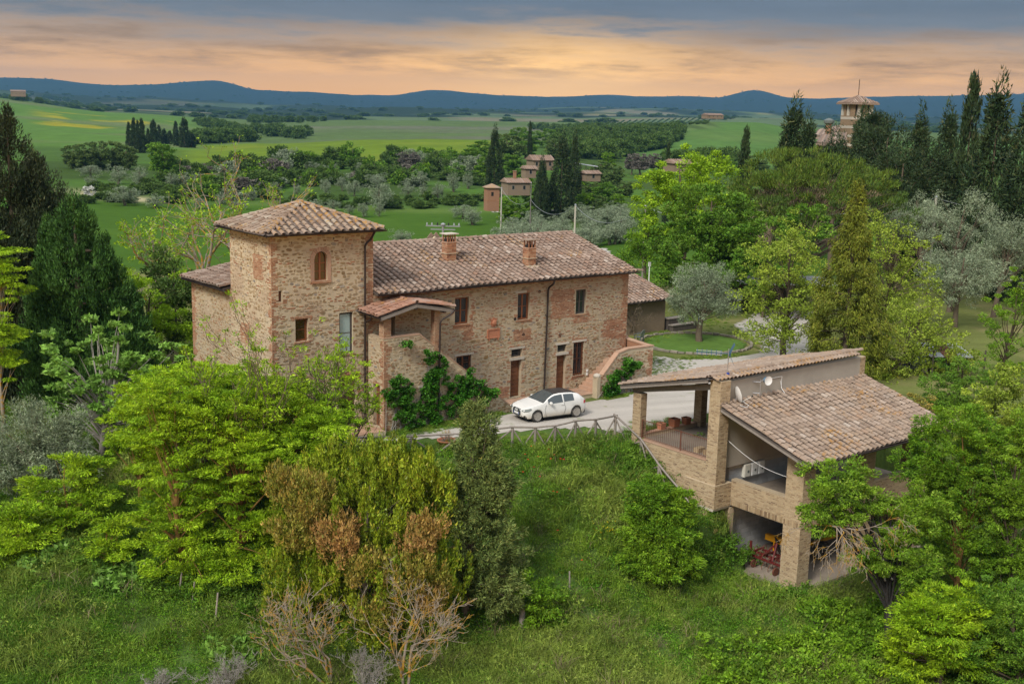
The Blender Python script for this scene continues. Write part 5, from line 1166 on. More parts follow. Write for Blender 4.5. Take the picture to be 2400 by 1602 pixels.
    for s in (1, -1):
        f = [(.03,.48,.60),(.02,.50,.66),(.12,.66,.715),(.36,.80,.775),(.40,.835,.745),(.20,.80,.64),(.07,.66,.60)]
        hl = MB(); a = [(x-.05, s*y*1.045, z+.012) for x, y, z in f]; b = [(x+.06, s*y*.93, z) for x, y, z in f]; n = len(f)
        hl.add(a+b, [tuple(range(n)) if s < 0 else tuple(range(n))[::-1], tuple(range(2*n-1, n-1, -1))]+[(i, i+n, (i+1) % n+n, (i+1) % n) for i in range(n)])
        h = lp('headlight', hl, 'tank_grey'); lp('lamp_lens', MB().lathe([(.05, 0), (.04, .02), (.01, .03)], (.02, s*.69, .665), 10, (-.9, s*.4, .1)), 'white_paint', h)
        lp('fog_lamp', MB().prism([(-.14,.30),(.13,.32),(.12,.40),(-.12,.39)], (.03, s*.60, 0), Vector((.35*s, -1, 0)).normalized() if s > 0 else Vector((-.35*-1, -1, 0)).normalized(), UZ, Vector((-1, s*.35, 0)).normalized(), .08), 'black')
        m = MB().lathe([(.01,-.09),(.07,-.07),(.085,.0),(.07,.07),(.01,.09)], (1.52, s*.98, .98), 10, (0, 1, 0)); lp('mirror', m, 'car_paint'); lp('mirror_foot', MB().box(1.50, 1.56, min(s*.84, s*.95), max(s*.84, s*.95), .90, .94), 'black')
        lp('door_handle', MB().box(2.22, 2.42, min(s*.86, s*.885), max(s*.86, s*.885), .80, .825), 'car_paint')
        lp('tail_light', MB().prism([(-.1,.72),(.12,.74),(.1,.90),(-.08,.88)], (3.84, s*.745, 0), Vector((-.75, s*.6, 0)).normalized(), UZ, Vector((.6, s*.75, 0)).normalized(), .08), 'lamp_red')
        lp('sill', MB().box(1.15, 2.88, min(s*.80, s*.835), max(s*.80, s*.835), .17, .225), 'black')
        lp('door_seam', MB().tube([(1.30, s*.872, .26), (1.22, s*.874, .60), (1.30, s*.852, .895)], .006, 5).tube([(2.40, s*.872, .26), (2.52, s*.876, .60), (2.42, s*.850, .93)], .006, 5), 'black', body)
        for xc in (.78, 3.25):
            o = (xc, s*.74, .305); w = lp('wheel', MB().lathe([(.20,-.10),(.275,-.10),(.302,-.07),(.305,0),(.302,.07),(.275,.10),(.20,.10)], o, 28, (0, 1, 0)), 'tyre')
            lp('wheel_arch', MB().lathe([(.35,-.12),(.35,.10),(.02,.101)][::1], (xc, s*.62, .31), 20, (0, -s, 0)), 'black', w)
            lp('brake', MB().lathe([(.20,-.02),(.20,.02)], (xc, s*.745, .305), 20, (0, 1, 0)), 'tank_grey', w)
            rim = lp('rim', MB().lathe([(.205,-.02),(.225,.03),(.22,.045),(.195,.03)], (xc, s*.83, .305), 28, (0, s, 0)), 'rim', w); lp('hub', MB().lathe([(.06,0),(.055,.02),(.02,.03)], (xc, s*.85, .305), 12, (0, s, 0)), 'rim', w)
            for k in range(5):
                a = math.radians(90+72*k); dx, dz = math.cos(a), math.sin(a); lp('spoke', MB().beam((xc+dx*.05, s*.857, .305+dz*.05), (xc+dx*.205, s*.862, .305+dz*.205), .066, .025, (0, s, 0)), 'rim', w)
    return t
CAR = build_car()
def second_car():
    g = P(2125, 872, 'z', -.45); t = thing('parked_car', 'dark grey car half hidden under the trees behind the barn', 'car', g, local=True, rz=R(-25))
    for c in [o for o in bpy.data.objects if o.parent == CAR]:
        n = c.copy(); COL.objects.link(n); n.parent = t
        if c.name.startswith('body'): n.data = c.data.copy(); n.data.materials[0] = MT['tank_grey']
        for d in [o for o in bpy.data.objects if o.parent == c]: e = d.copy(); COL.objects.link(e); e.parent = n
second_car()
# ---------------------------------------------------------------- small things round the yard
def garden_chair(p, rz, label, mat='plastic_green', sc=1.0):
    t = thing('garden_chair', label, 'chair', p, local=True, rz=rz); t.scale = (sc,)*3; m = MT[mat]
    MB().box(-.24, .24, -.24, .22, .40, .43).build('seat', m, t)
    for s in (-1, 1):
        MB().beam((s*.25, -.22, 0), (s*.22, -.20, .40), .05, .05).build('leg', m, t); MB().beam((s*.26, .24, 0), (s*.22, .2, .40), .05, .05).build('leg', m, t)
        MB().tube([(s*.26, -.22, .40), (s*.30, -.24, .62), (s*.30, .0, .66), (s*.27, .22, .66)], .024, 8).build('armrest', m, t, 50)
    MB().tube([(-.25, .2, .43), (-.27, .27, .75), (-.17, .31, .87), (0, .33, .90), (.17, .31, .87), (.27, .27, .75), (.25, .2, .43)], .024, 8).build('back_frame', m, t, 50)
    for k in range(5): x = -.16+k*.08; MB().beam((x, .21, .44), (x*1.05, .31, .87), .035, .015, (0, 1, 0)).build('slat', m, t)
    return t
gp = P(808, 1006, 'z', 0); garden_chair((gp.x, gp.y+.1, -.01), R(-60), 'dark green plastic armchair beside the terrace table')
t = thing('terrace_table', 'dark green plastic table on the terrace before the tower', 'table', (gp.x-.95, gp.y-.05, 0)); a = Vector((gp.x-1.75, gp.y-.5, 0))
MB().prism([(.05,0),(1.15,0),(1.2,.05),(1.2,.75),(1.15,.8),(.05,.8),(0,.75),(0,.05)], a+UZ*.72, UX, UY, UZ, .04).build('top', MT['plastic_green'], t)
for x in (.1, 1.05):
    for y in (.1, .66): MB().beam(a+Vector((x, y, 0)), a+Vector((x, y, .68)), .06, .06).build('leg', MT['plastic_green'], t)
bo = P(1047, 1052, 'z', -.42); bo.z = gz(bo.x, bo.y)
t = thing('terracotta_bowl', 'wide terracotta bowl with a dry leafless plant by the fence', 'planter', bo)
MB().lathe([(.22, 0), (.36, .12), (.46, .30), (.49, .31), (.49, .36), (.43, .36), (.34, .16)], bo+UZ*.02, 24).build('bowl', MT['terracotta'], t, 50); MB().lathe([(.40, .28), (.02, .30)], bo, 20).build('soil', MT['bark'], t)
m = MB(); r = random.Random(9)
for k in range(70):
    a = r.random()*6.28; e = r.uniform(.15, 1.0); p0 = bo+Vector((.1*math.cos(a), .1*math.sin(a), .3)); p1 = bo+Vector((.55*e*math.cos(a), .55*e*math.sin(a), .35+.6*(1-.4*e)*r.uniform(.7, 1.1))); m.tube([p0, p0.lerp(p1, .5)+UZ*.06, p1], [.008, .006, .003], 4)
m.build('dry_stems', MT['bark_lichen'], t, kind='stuff')
pt = P(1171, 948, 'z', -.2); t = thing('flower_pot', 'small terracotta pot with a green plant beside the door platform', 'planter', pt); MB().lathe([(.10, 0), (.15, .25), (.17, .25), (.17, .29), (.13, .28)], pt-UZ*.05, 16).build('pot', MT['terracotta'], t, 40)
# stone edging of the round lawn
ring_ = thing('stone_edging', 'ring of rough kerb stones round the lawn with the olive tree', 'edging', (22.3, 6.4, -.3)); r = random.Random(12)
for k in range(46):
    a = 2*math.pi*k/46; p = Vector((22.3+4.1*math.cos(a), 6.4+3.7*math.sin(a), -.28)); tn = Vector((-math.sin(a), math.cos(a), 0))
    MB().obox(p-tn*.25, tn, UZ, tn.cross(UZ), r.uniform(.42, .54), r.uniform(.10, .18), .18).build('kerb_stone', MT['rock_grey'], ring_)
# ---------------------------------------------------------------- annex and shed beyond the house
annex = thing('annex', 'small low stone annex with tiled roof behind the house end', 'outbuilding', (20, 13, -.3)); AT, AP = Pieces(), Pieces()
m = MB().box(15.0, 24.2, 11.4, 19.6, -.6, 2.25); m.prism([(11.4, 2.25), (19.6, 2.25), (15.5, 3.5)], (24.2, 0, 0), UY, UZ, UX, .4); m.build('wall', MT['pale_wall'], annex)
a0, at = Vector((14.8, 11.0, 2.20)), Vector((0, 4.5, 1.35)); ar = slab_roof('roof', [a0, a0+UX*9.75, a0+UX*9.75+at, a0+at], .08, 'wood_dark', annex); slab_roof('roof_back', [a0+Vector((9.75, 9, 0)), a0+Vector((0, 9, 0)), a0+at+UY*.02, a0+at+Vector((9.75, .02, 0))], .08, 'tile', annex)
tile_slope(AT, AP, ar, MT['tile'], a0-UY*.05, UX, at, 9.75, at.length, seed=201); ridge_tiles(AT, ar, MT['tile'], a0+at+UX*9.75, a0+at, 202); AT.finish('tile', 'cover_tiling'); AP.finish('pan_tile', 'pan_tiling', 0)
MB().tube([(14.7, 10.92, 2.16), (24.7, 10.92, 2.16)], .06, 8).build('gutter', MT['gutter'], annex)
t = thing('log_bench', 'stacked stone and plank bench against the annex corner', 'bench', (25, 10.9, -.3))
MB().box(24.3, 27.2, 10.6, 11.1, .12, .2).build('plank', MT['wood_grey'], t); MB().box(24.4, 27.0, 10.65, 11.05, -.3, .118).build('base', MT['wood_dark'], t); MB().box(24.4, 26.3, 11.2, 11.8, .55, .63).build('plank', MT['wood_grey'], t); MB().box(24.5, 26.2, 11.25, 11.75, -.3, .548).build('base', MT['wood_dark'], t)
for x, y, l in ((27.4, 10.8, 'dark blue garden tap post beside the bench'), (27.0, 14.5, 'dark blue garden tap post in the grass behind the annex')): 
    t = thing('tap_post', l, 'post', (x, y, -.3), 'garden tap posts'); MB().tube([(x, y, -.3), (x, y, .75)], .07, 8).build('post', MT['antenna_blue'], t); MB().lathe([(.09, 0), (.05, .1), (.01, .12)], (x, y, .75), 8).build('cap', MT['off_white'], t)
garden_chair((18.9, 8.8, -.3), R(200), 'dark metal garden chair on the grass near the annex', 'tank_grey', 1.1)
shed = thing('field_shed', 'open shed with flat grey metal roof behind the lawn', 'shed', (41, 17, -.3)); q0 = P(1722, 663, 'z', 2.3)
for k in range(4): q = q0+Vector((1.9*k, -1.45*k, 0))*1.0; MB().beam((q.x, q.y, -.4), (q.x, q.y, 2.25), .14, .14).build('post', MT['wood_dark'], shed)
m = MB().obox(q0+Vector((-1.2, 0, .0)), Vector((.795, -.607, 0)), Vector((.607, .795, .05)).normalized(), UZ, 9.5, 4.0, .09); m.build('roof', MT['metal_roof'], shed)
for k in range(12): q = q0+Vector((-1.2, 0, .09))+Vector((.795, -.607, 0))*(.2+k*.8); MB().beam(q, q+Vector((.607, .795, .05))*4.0, .06, .04).build('roof_rib', MT['metal_roof'], shed)
MB().obox(q0+Vector((1.5, 3.4, -2.6)), Vector((.795, -.607, 0)), UZ, Vector((.607, .795, 0)), 8.0, 2.4, .1).build('back_wall', MT['wood_dark'], shed)
g = P(2250, 820, 'z', 1.4); g.z = .9; t = thing('sheet_shelter', 'low shelter roofed with rusty sheets at the right of the yard', 'shed', (g.x, g.y, -.3)); U_q = Vector((.80, -.60, 0))
for k in range(3): MB().obox(g-U_q*1.9+U_q*(k*.95), U_q, Vector((.59, .79, .16)).normalized(), UZ, .93, 2.6, .04+.006*k).build('roof_sheet', MT['rust' if k % 2 else 'metal_roof'], t)
for k in range(2): q = g-U_q*1.7+U_q*(k*3.4); MB().tube([(q.x, q.y, -.5), (q.x, q.y, 1.4)], .06, 6).build('post', MT['wood_dark'], t)
a = G(1728, 128); b = G(1812, 122); t = thing('lane_wall', 'pale boundary wall beside the lane under the umbrella pine', 'wall', a); d_ = (b-a).normalized(); L_ = (b-a).length; a.z = hz_ = Dp(1728, 524, 128).z
MB().obox(a-UZ*2.0, d_, UZ, d_.cross(UZ), L_, 3.4, .35).build('wall', MT['pale_wall'], t); MB().obox(a+UZ*1.402-d_.cross(UZ)*.05, d_, UZ, d_.cross(UZ), L_, .12, .45).build('coping', MT['pale_stone'], t)
mk = P(1527, 655, 'z', -.3); t = thing('marker_post', 'thin white gas marker post in the field beyond the annex', 'post', G(1527, 108)); g = G(1527, 108); MB().tube([g, g+UZ*2.6], .05, 8).build('post', MT['white_paint'], t); MB().box(g.x-.14, g.x+.14, g.y-.03, g.y+.03, g.z+2.6, g.z+3.0).build('plate', MT['white_paint'], t)
# ---------------------------------------------------------------- plants
def unit(v): return v/np.maximum(np.linalg.norm(v, axis=1, keepdims=True), 1e-9)
def leaf_geo(pts, axis, L, Wd, rs, spread=0.8):
    """one pointed three sided leaf at each point, turned at random round the given direction"""
    n = len(pts); a = unit(axis+rs.normal(0, spread, (n, 3))); b = unit(np.cross(a, rs.normal(0, 1, (n, 3))))
    l = L*rs.uniform(.65, 1.3, (n, 1)); w = Wd*rs.uniform(.7, 1.25, (n, 1)); c = np.cross(a, b)*w*0.18
    V = np.stack([pts-a*l*.42+b*w*.5+c, pts+a*l*.58, pts-a*l*.42-b*w*.5], 1).reshape(-1, 3); return V
def leaves_mesh(name, V, mat):
    return npmesh(name, V, np.arange(len(V), dtype=np.int32).reshape(-1, 3), mat)
def clump_leaves(cs, outs, per, rc, flat, L, Wd, rs, mode='out', jit=.35):
    """leaves round each clump centre; flat squeezes (<1) or stretches (>1) a clump upright"""
    n = len(cs); k = rs.poisson(per, n)+4; idx = np.repeat(np.arange(n), k); m = len(idx)
    q = unit(rs.normal(0, 1, (m, 3)))*(rs.uniform(.25, 1, (m, 1))**.6); size = (rc*rs.uniform(1-jit, 1+jit, n))[idx][:, None]
    q = q*size*np.array([1, 1, flat]); p = cs[idx]+q; o = outs[idx]
    if mode == 'out': ax = o*.8+q/size*.8+np.array([0, 0, .2])
    elif mode == 'up': ax = np.array([0, 0, 1.4])+o*.5+q/size*.3
    elif mode == 'down': ax = np.array([0, 0, -1.1])+o*.9
    elif mode == 'flat': ax = o*1.0+q/size*np.array([1, 1, .1])
    else: ax = q/size
    return leaf_geo(p, ax, L, Wd, rs, .55 if mode != 'any' else 2.0)
def blob_clumps(blobs, n, rs, shell=.5):
    wts = np.array([b[1][0]*b[1][2] for b in blobs]); wts = wts/wts.sum(); out = []; dirs = []
    for b, w in zip(blobs, wts):
        k = max(3, int(n*w)); d = unit(rs.normal(0, 1, (k, 3))); r = rs.uniform(shell, 1.0, (k, 1))**.7; far_ = rs.rand(k, 1) < .16; r = np.where(far_, rs.uniform(1.0, 1.32, (k, 1)), r)
        out.append(np.array(b[0])+d*r*np.array(b[1])); dirs.append(d)
    return np.concatenate(out), np.concatenate(dirs)
def B(px, py, w, h, dep, dr=1.0):
    c = Dp(px, py, dep); s = dep/FPX/2; return (np.array(c), (w*s, w*s*dr, h*s))
def branch_tubes(m, base, tips, r0, rs, n=5, lift=.35, segs=4, frac=(.15, .75), lean=None):
    base = np.array(base); top = tips.mean(0); top[2] = tips[:, 2].max()*.75+tips[:, 2].mean()*.25
    if lean is not None: top = np.array(lean)
    def axis(t): return base+(top-base)*t+np.array([math.sin(t*5+base[0])*.15, math.cos(t*4+base[1])*.15, 0])*min(t*3, 1)
    ts = np.linspace(0, 1, 8); m.tube([axis(t) for t in ts], [r0*(1.15-.95*t) for t in ts], 8)
    H = max(top[2]-base[2], .1)
    for tip in tips:
        t = np.clip((tip[2]-base[2])/H*rs.uniform(.35, .8), frac[0], frac[1]); s = axis(t); d = tip-s; L = np.linalg.norm(d)
        mid = s+d*.5+np.array([0, 0, L*lift*.35])+rs.normal(0, L*.06, 3); r = min(r0*(1.05-t)*.45, .02+L*.012)
        pts = [s*(1-u)**2+2*mid*u*(1-u)+tip*u*u for u in np.linspace(0, 1, segs+1)]
        m.tube(pts, [max(r*(1-.85*u), .006) for u in np.linspace(0, 1, segs+1)], n, False)
SPEC = {  # leaf material, length, width, clump radius, clump flatness, leaf direction, shell
 'locust':   ('leaf_locust', .15, .055, .46, .26, 'flat', .05), 'elm': ('leaf_elm', .13, .065, .34, .55, 'flat', .25),
 'laurel':   ('leaf_laurel', .13, .055, .20, 2.3, 'up', .45), 'juniper': ('leaf_juniper', .15, .05, .26, 1.1, 'out', .4),
 'cypress':  ('leaf_cypress', .22, .07, .42, 1.6, 'up', .6), 'olive': ('leaf_olive', .15, .04, .45, .9, 'out', .3),
 'fig':      ('leaf_fig', .24, .19, .36, .45, 'flat', .4), 'maple': ('leaf_maple', .17, .13, .5, .55, 'flat', .55),
 'lime':     ('leaf_lime', .17, .10, .5, .55, 'flat', .45), 'mulberry': ('leaf_mulberry', .14, .10, .42, .6, 'any', .2),
 'oak':      ('leaf_oak', .12, .06, .30, .55, 'flat', .15), 'pine': ('leaf_pine', .22, .05, .6, .45, 'up', .8),
 'bramble':  ('leaf_bramble', .14, .10, .4, .5, 'flat', .5), 'ivy': ('leaf_ivy', .12, .10, .22, .8, 'flat', .6),
 'shrub':    ('leaf_shrub', .20, .12, .5, .8, 'out', .5)}
def tree(name, label, cat, base, blobs, spec, nclump, per, seed, r0=.14, bark_='bark', nbr=40, group=None, mat=None, leaf=1.0, rc=None, mode=None, shell=None, lean=None, flat_=None, extra=None, frac=(.15, .75), crown='crown', shoots=0):
    sp = SPEC[spec]; rs = np.random.RandomState(seed); base = Vector(base)
    cs, outs = blob_clumps(blobs, nclump, rs, shell if shell is not None else sp[6])
    gzs = ground_z(cs[:, 0], cs[:, 1]); cs[:, 2] = np.maximum(cs[:, 2], gzs+.15)
    t = thing(name, label, cat, base, group)
    V = clump_leaves(cs, outs, per, rc or sp[3], flat_ or sp[4], sp[1]*leaf, sp[2]*leaf, rs, mode or sp[5])
    if shoots:   # upright leafy shoots standing clear of the crown
        ok = np.nonzero(outs[:, 2] > .0)[0]; pick = rs.choice(ok, min(shoots, len(ok)), False); st = []; so_ = []
        for i in pick:
            n = rs.randint(3, 7)
            for q in range(n): st.append(cs[i]+np.array([rs.normal(0, .03), rs.normal(0, .03), .1+q*.15])); so_.append(outs[i])
        V = np.concatenate([V, clump_leaves(np.array(st), np.array(so_), 20, .13, 1.1, sp[1]*leaf, sp[2]*leaf, rs, 'up')])
    put(crown, leaves_mesh(crown, V, MT[mat or sp[0]]), None, t)
    if extra:
        for k, (bl, mt, nc, pr) in enumerate(extra):
            c2, o2 = blob_clumps(bl, nc, rs, .4); put('crown_patch', leaves_mesh('crown_patch', clump_leaves(c2, o2, pr, rc or sp[3], flat_ or sp[4], sp[1]*leaf, sp[2]*leaf, rs, mode or sp[5]), MT[mt]), None, t)
    if nbr:
        m = MB(); sel = cs[rs.choice(len(cs), min(nbr, len(cs)), False)]; branch_tubes(m, base-UZ*.15, sel, r0, rs, lean=lean, frac=frac); m.build('trunk', MT[bark_], t, 60)
    return t
def cone_tree(name, label, base, height, prof, spec, nclump, per, seed, mat=None, r0=.2, group=None, leaf=1.0, rc=None, cat='tree', mode=None, droop=0.0, flat_=None, lumps=.12, leaders=(), bark_='bark'):
    """a conifer: clumps on the surface of a profile (height fraction, radius in metres); leaders are side spires (dx, dy, height, width)"""
    sp = SPEC[spec]; rs = np.random.RandomState(seed); base = Vector(base); CS = []; OS = []
    for (dx, dy, fh, fw) in ((0, 0, 1, 1),)+tuple(leaders):
        k = int(nclump*fh*fw); h = rs.uniform(0, 1, k*3); rad = np.interp(h, [p[0] for p in prof], [p[1] for p in prof]); kp = rs.uniform(0, max(p[1] for p in prof), k*3) < rad+.12; h = h[kp][:k]; rad = rad[kp][:k]*fw; n = len(h)
        a = rs.uniform(0, 6.283, n); lob = 1+lumps*np.sin(a*3+h*9+seed)+lumps*np.sin(a*5-h*17)+lumps*np.sin(a*2+h*31); r = rad*lob*rs.uniform(.45, 1.0, n)**.5
        CS.append(np.stack([dx+np.cos(a)*r, dy+np.sin(a)*r, h*height*fh-droop*r], 1)+np.array(base)); OS.append(np.stack([np.cos(a), np.sin(a), np.zeros(n)+.15], 1))
    cs = np.concatenate(CS); outs = np.concatenate(OS); n = len(cs); t = thing(name, label, cat, base, group)
    put('crown', leaves_mesh('crown', clump_leaves(cs, outs, per, rc or sp[3], flat_ or sp[4], sp[1]*leaf, sp[2]*leaf, rs, mode or sp[5]), MT[mat or sp[0]]), None, t)
    m = MB(); m.tube([base-UZ*.2, base+UZ*height*.5, base+UZ*height*.97], [r0, r0*.6, .02], 8)
    for c in cs[rs.choice(n, min(n, 60), False)]:
        s = np.array([base.x, base.y, min(c[2]+droop*.3, base.z+height*.95)]); m.tube([s, (s+c)/2+np.array([0, 0, .1]), c], [.05, .03, .012], 4, False)
    m.build('trunk', MT[bark_], t, 60); return t
def grow(m, p, d, L, r, lev, rs, tips, up=.25, spread=.55, n=4, minr=.006):
    """bare branching: each limb bends and forks until the twigs"""
    q = p; dd = d; pts = [q]; k = 3
    for i in range(k):
        dd = unit((dd+rs.normal(0, .16, 3)+np.array([0, 0, up*.25]))[None])[0]; q = q+dd*L/k; pts.append(q)
    m.tube([Vector(x) for x in pts], [max(r*(1-.3*i/k), minr) for i in range(k+1)], 6 if lev > 2 else n, lev > 2)
    if lev == 0: tips.append(q); return
    for c in range(rs.randint(2, 4)):
        u = rs.uniform(.45, 1.0) if c else 1.0; s = p+(q-p)*u if u < 1 else q; i = min(int(u*k), k); s = pts[i]
        e = unit((dd+rs.normal(0, spread, 3)+np.array([0, 0, up]))[None])[0]
        grow(m, s, e, L*rs.uniform(.55, .85), r*rs.uniform(.5, .68), lev-1, rs, tips, up, spread, n, minr)
def bare(name, label, base, height, r, lev, seed, bark_, stems=1, spread=.55, up=.2, cat='tree', leafspec=None, per=14, group=None, rc=.3, minr=.006, mat=None, tilt=.25, leaf=1.0):
    rs = np.random.RandomState(seed); m = MB(); tips = []; base = Vector(base); t = thing(name, label, cat, base, group)
    for k in range(stems):
        d = unit((np.array([0, 0, 1.0])+rs.normal(0, tilt, 3)*np.array([1, 1, 0]))[None])[0]
        grow(m, np.array(base)+rs.normal(0, .12, 3)*np.array([1, 1, 0])-np.array([0, 0, .1]), d, height*.42*rs.uniform(.8, 1.1), r, lev, rs, tips, up, spread, 4, minr)
    m.build('branches', MT[bark_], t, 60)
    if leafspec:
        sp = SPEC[leafspec]; tp = np.array(tips); outs = unit(tp-tp.mean(0)); put('crown', leaves_mesh('crown', clump_leaves(tp, outs, per, rc, .6, sp[1]*leaf, sp[2]*leaf, rs, sp[5]), MT[mat or sp[0]]), None, t)
    return t
def dep_of(p): return project(p)[2]
# --- the slope in front of the house, left to right
def at_base(px, py): p = GP(px, py); return p, dep_of(p)
# dark cypresses at the left edge
p, d = at_base(52, 915); cone_tree('cypress_tree', 'tallest brownish dark cypress with ragged top at the left edge', p, 17.6*d/74, [(0, 2.2), (.2, 3.0), (.5, 2.5), (.75, 1.5), (.92, .55), (1, .1)], 'cypress', 800, 58, 1, 'leaf_cypress_brown', .3, leaf=1.1, rc=.34, lumps=.24, leaders=((-1.3, .6, .90, .6), (1.0, -.8, .82, .65)))
p4_ = p+Vector((-2.3, 1.4, 0)); cone_tree('cypress_tree', 'dark cypress cut by the left edge of the picture', p4_, 16.6*d/74, [(0, 2.2), (.2, 2.8), (.5, 2.3), (.75, 1.4), (.92, .5), (1, .1)], 'cypress', 520, 58, 12, 'leaf_cypress_brown', .3, leaf=1.1, rc=.34, lumps=.24)
p2 = p+Vector((1.3, -.9, 0)); cone_tree('cypress_tree', 'second ragged brownish cypress just right of the tallest one', p2, 15.0*d/74, [(0, 2.0), (.25, 2.8), (.55, 2.2), (.8, 1.1), (.95, .4), (1, .08)], 'cypress', 700, 58, 2, 'leaf_cypress_brown', .28, leaf=1.1, rc=.34, lumps=.24, leaders=((1.1, -.9, .86, .55), (-.9, .4, .8, .6)))
p, d = at_base(195, 935); cone_tree('cypress_tree', 'broad fresh green cypress in front of the ragged dark ones', p, 12.6*d/72, [(0, 2.4), (.2, 3.05), (.45, 2.6), (.7, 1.75), (.9, .8), (1, .1)], 'cypress', 820, 64, 3, 'leaf_cypress_green', .3, leaf=1.0, rc=.30, lumps=.16, leaders=((1.4, -1.0, .80, .55), (2.4, -1.7, .55, .5), (-1.2, .8, .88, .55)))
# fig, olive, redbud at the left
p, d = at_base(238, 1085); tree('fig_tree', 'pale barked fig tree with large leaves left of the tower', 'tree', p, [B(225, 850, 250, 200, d), B(300, 915, 260, 170, d-.5), B(180, 950, 170, 120, d), B(360, 850, 170, 150, d+.5), B(410, 950, 150, 130, d)], 'fig', 190, 42, 4, .16, 'bark_pale', 120, frac=(.03, .35))
tree('judas_tree', 'yellow green judas tree behind the fig', 'tree', G(330, 74), [B(330, 740, 170, 190, 73), B(390, 800, 170, 170, 72), B(290, 690, 90, 90, 73), B(430, 720, 110, 180, 76)], 'lime', 130, 120, 5, .15, nbr=40, mat='leaf_lime')
tree('evergreen_shrub', 'dark leafy shrub against the left wing wall', 'shrub', G(415, 74), [B(415, 720, 110, 200, 75), B(380, 650, 80, 100, 77)], 'shrub', 70, 120, 6, .1, nbr=15)
p, d = at_base(95, 1195); tree('olive_tree', 'bushy grey green olive at the left edge above the locust saplings', 'tree', p, [B(60, 1040, 180, 190, d), B(140, 1020, 140, 150, d-.3), B(20, 1110, 140, 160, d+.3), B(150, 1090, 110, 110, d-.8)], 'olive', 230, 150, 7, .16, nbr=40, leaf=1.0)
tree('locust_tree', 'bright locust at the left edge beside the cypress', 'tree', G(-15, 62), [B(10, 650, 110, 110, 62), B(5, 770, 110, 130, 62), B(-20, 580, 110, 80, 62), B(20, 850, 70, 70, 62)], 'locust', 130, 120, 8, .12, 'bark_lichen', 30)
# locust saplings at the lower left
for k, (bx, by, bl, l) in enumerate(((150, 1265, [(150, 1130, 200, 90), (190, 1090, 110, 70), (100, 1180, 130, 90), (215, 1165, 110, 80), (170, 1210, 110, 70)], 'bright locust sapling below the bushy olive'),
        (30, 1320, [(40, 1215, 130, 80), (60, 1265, 130, 70), (10, 1280, 90, 80)], 'bright locust sapling at the left edge of the slope'), (265, 1330, [(260, 1230, 60, 50), (255, 1280, 70, 50), (285, 1290, 50, 40)], 'smallest locust sapling between the big locusts and the olive'))):
    p, d = at_base(bx, by); tree('locust_sapling', l, 'tree', p, [B(*q, d-.2*i) for i, q in enumerate(bl)], 'locust', [130, 90, 46][k], 120, 20+k, .07, 'bark_locust', 30, group='young locusts on the slope')
# the big locusts before the tower
LOC = [(430, 1340, [(430, 960, 170, 110), (400, 1050, 160, 110), (470, 1110, 150, 100), (420, 1180, 150, 90), (470, 1250, 180, 90), (400, 1000, 110, 80), (500, 1330, 150, 60), (360, 930, 120, 90), (350, 1020, 110, 90), (380, 1110, 110, 90), (400, 1280, 150, 80), (450, 1330, 170, 70), (370, 1200, 110, 80)], 'large bright green locust farthest left before the tower'),
       (560, 1330, [(560, 950, 170, 90), (520, 1010, 170, 100), (590, 1060, 170, 100), (540, 1150, 170, 100), (600, 1230, 150, 80), (560, 1310, 170, 70), (610, 1290, 120, 70), (490, 930, 110, 60)], 'large bright green locust in the middle of the clump before the tower'),
       (690, 1290, [(690, 960, 180, 80), (650, 1020, 180, 100), (720, 1040, 140, 80), (620, 930, 120, 60), (760, 990, 130, 60), (640, 1100, 120, 90)], 'large bright green locust nearest the terrace table')]
for k, (bx, by, bl, l) in enumerate(LOC):
    p, d = at_base(bx, by); tree('locust_tree', l, 'tree', p, [B(q[0], q[1], q[2]*1.18, q[3]*1.12, d-.5*(i % 3)+.3) for i, q in enumerate(bl)], 'locust', 360, 135, 30+k, .13, 'bark_locust', 70, group='locusts before the tower')
for k, (bx, by, bl, l) in enumerate(((330, 1180, [(330, 960, 150, 120), (300, 1030, 110, 90), (380, 900, 130, 90), (350, 1080, 110, 80)], 'locust filling the gap between fig and tower'), (470, 1180, [(470, 890, 150, 80), (540, 905, 140, 70), (610, 915, 140, 70), (680, 925, 130, 60)], 'locust crowns rising before the base of the tower'))):
    p, d = at_base(bx, by); tree('locust_tree', l, 'tree', p, [B(*q, d-.3*(i % 3)) for i, q in enumerate(bl)], 'locust', 180, 130, 36+k, .10, 'bark_locust', 50, group='locusts before the tower')
LIGHT = [(500, 1250, 500, 740, 'thin locust rising in front of the wing wall'), (640, 1230, 650, 745, 'tallest thin locust rising before the tower window'), (735, 1200, 770, 780, 'thin locust leaning right in front of the tower door'), (830, 1180, 845, 850, 'thin twiggy locust reaching past the tower downpipe')]
for k, (bx, by, tx, tyy, l) in enumerate(LIGHT):
    p, d = at_base(bx, by); hgt = Dp(tx, tyy, d).z-p.z
    for sd in (0,): bare('thin_locust', l, p, hgt*.98, .085, 5, 45+k, 'bark', 2, .40, .34, 'tree', 'locust', 15, 'thin locusts before the tower', .24, .011, None, .10)
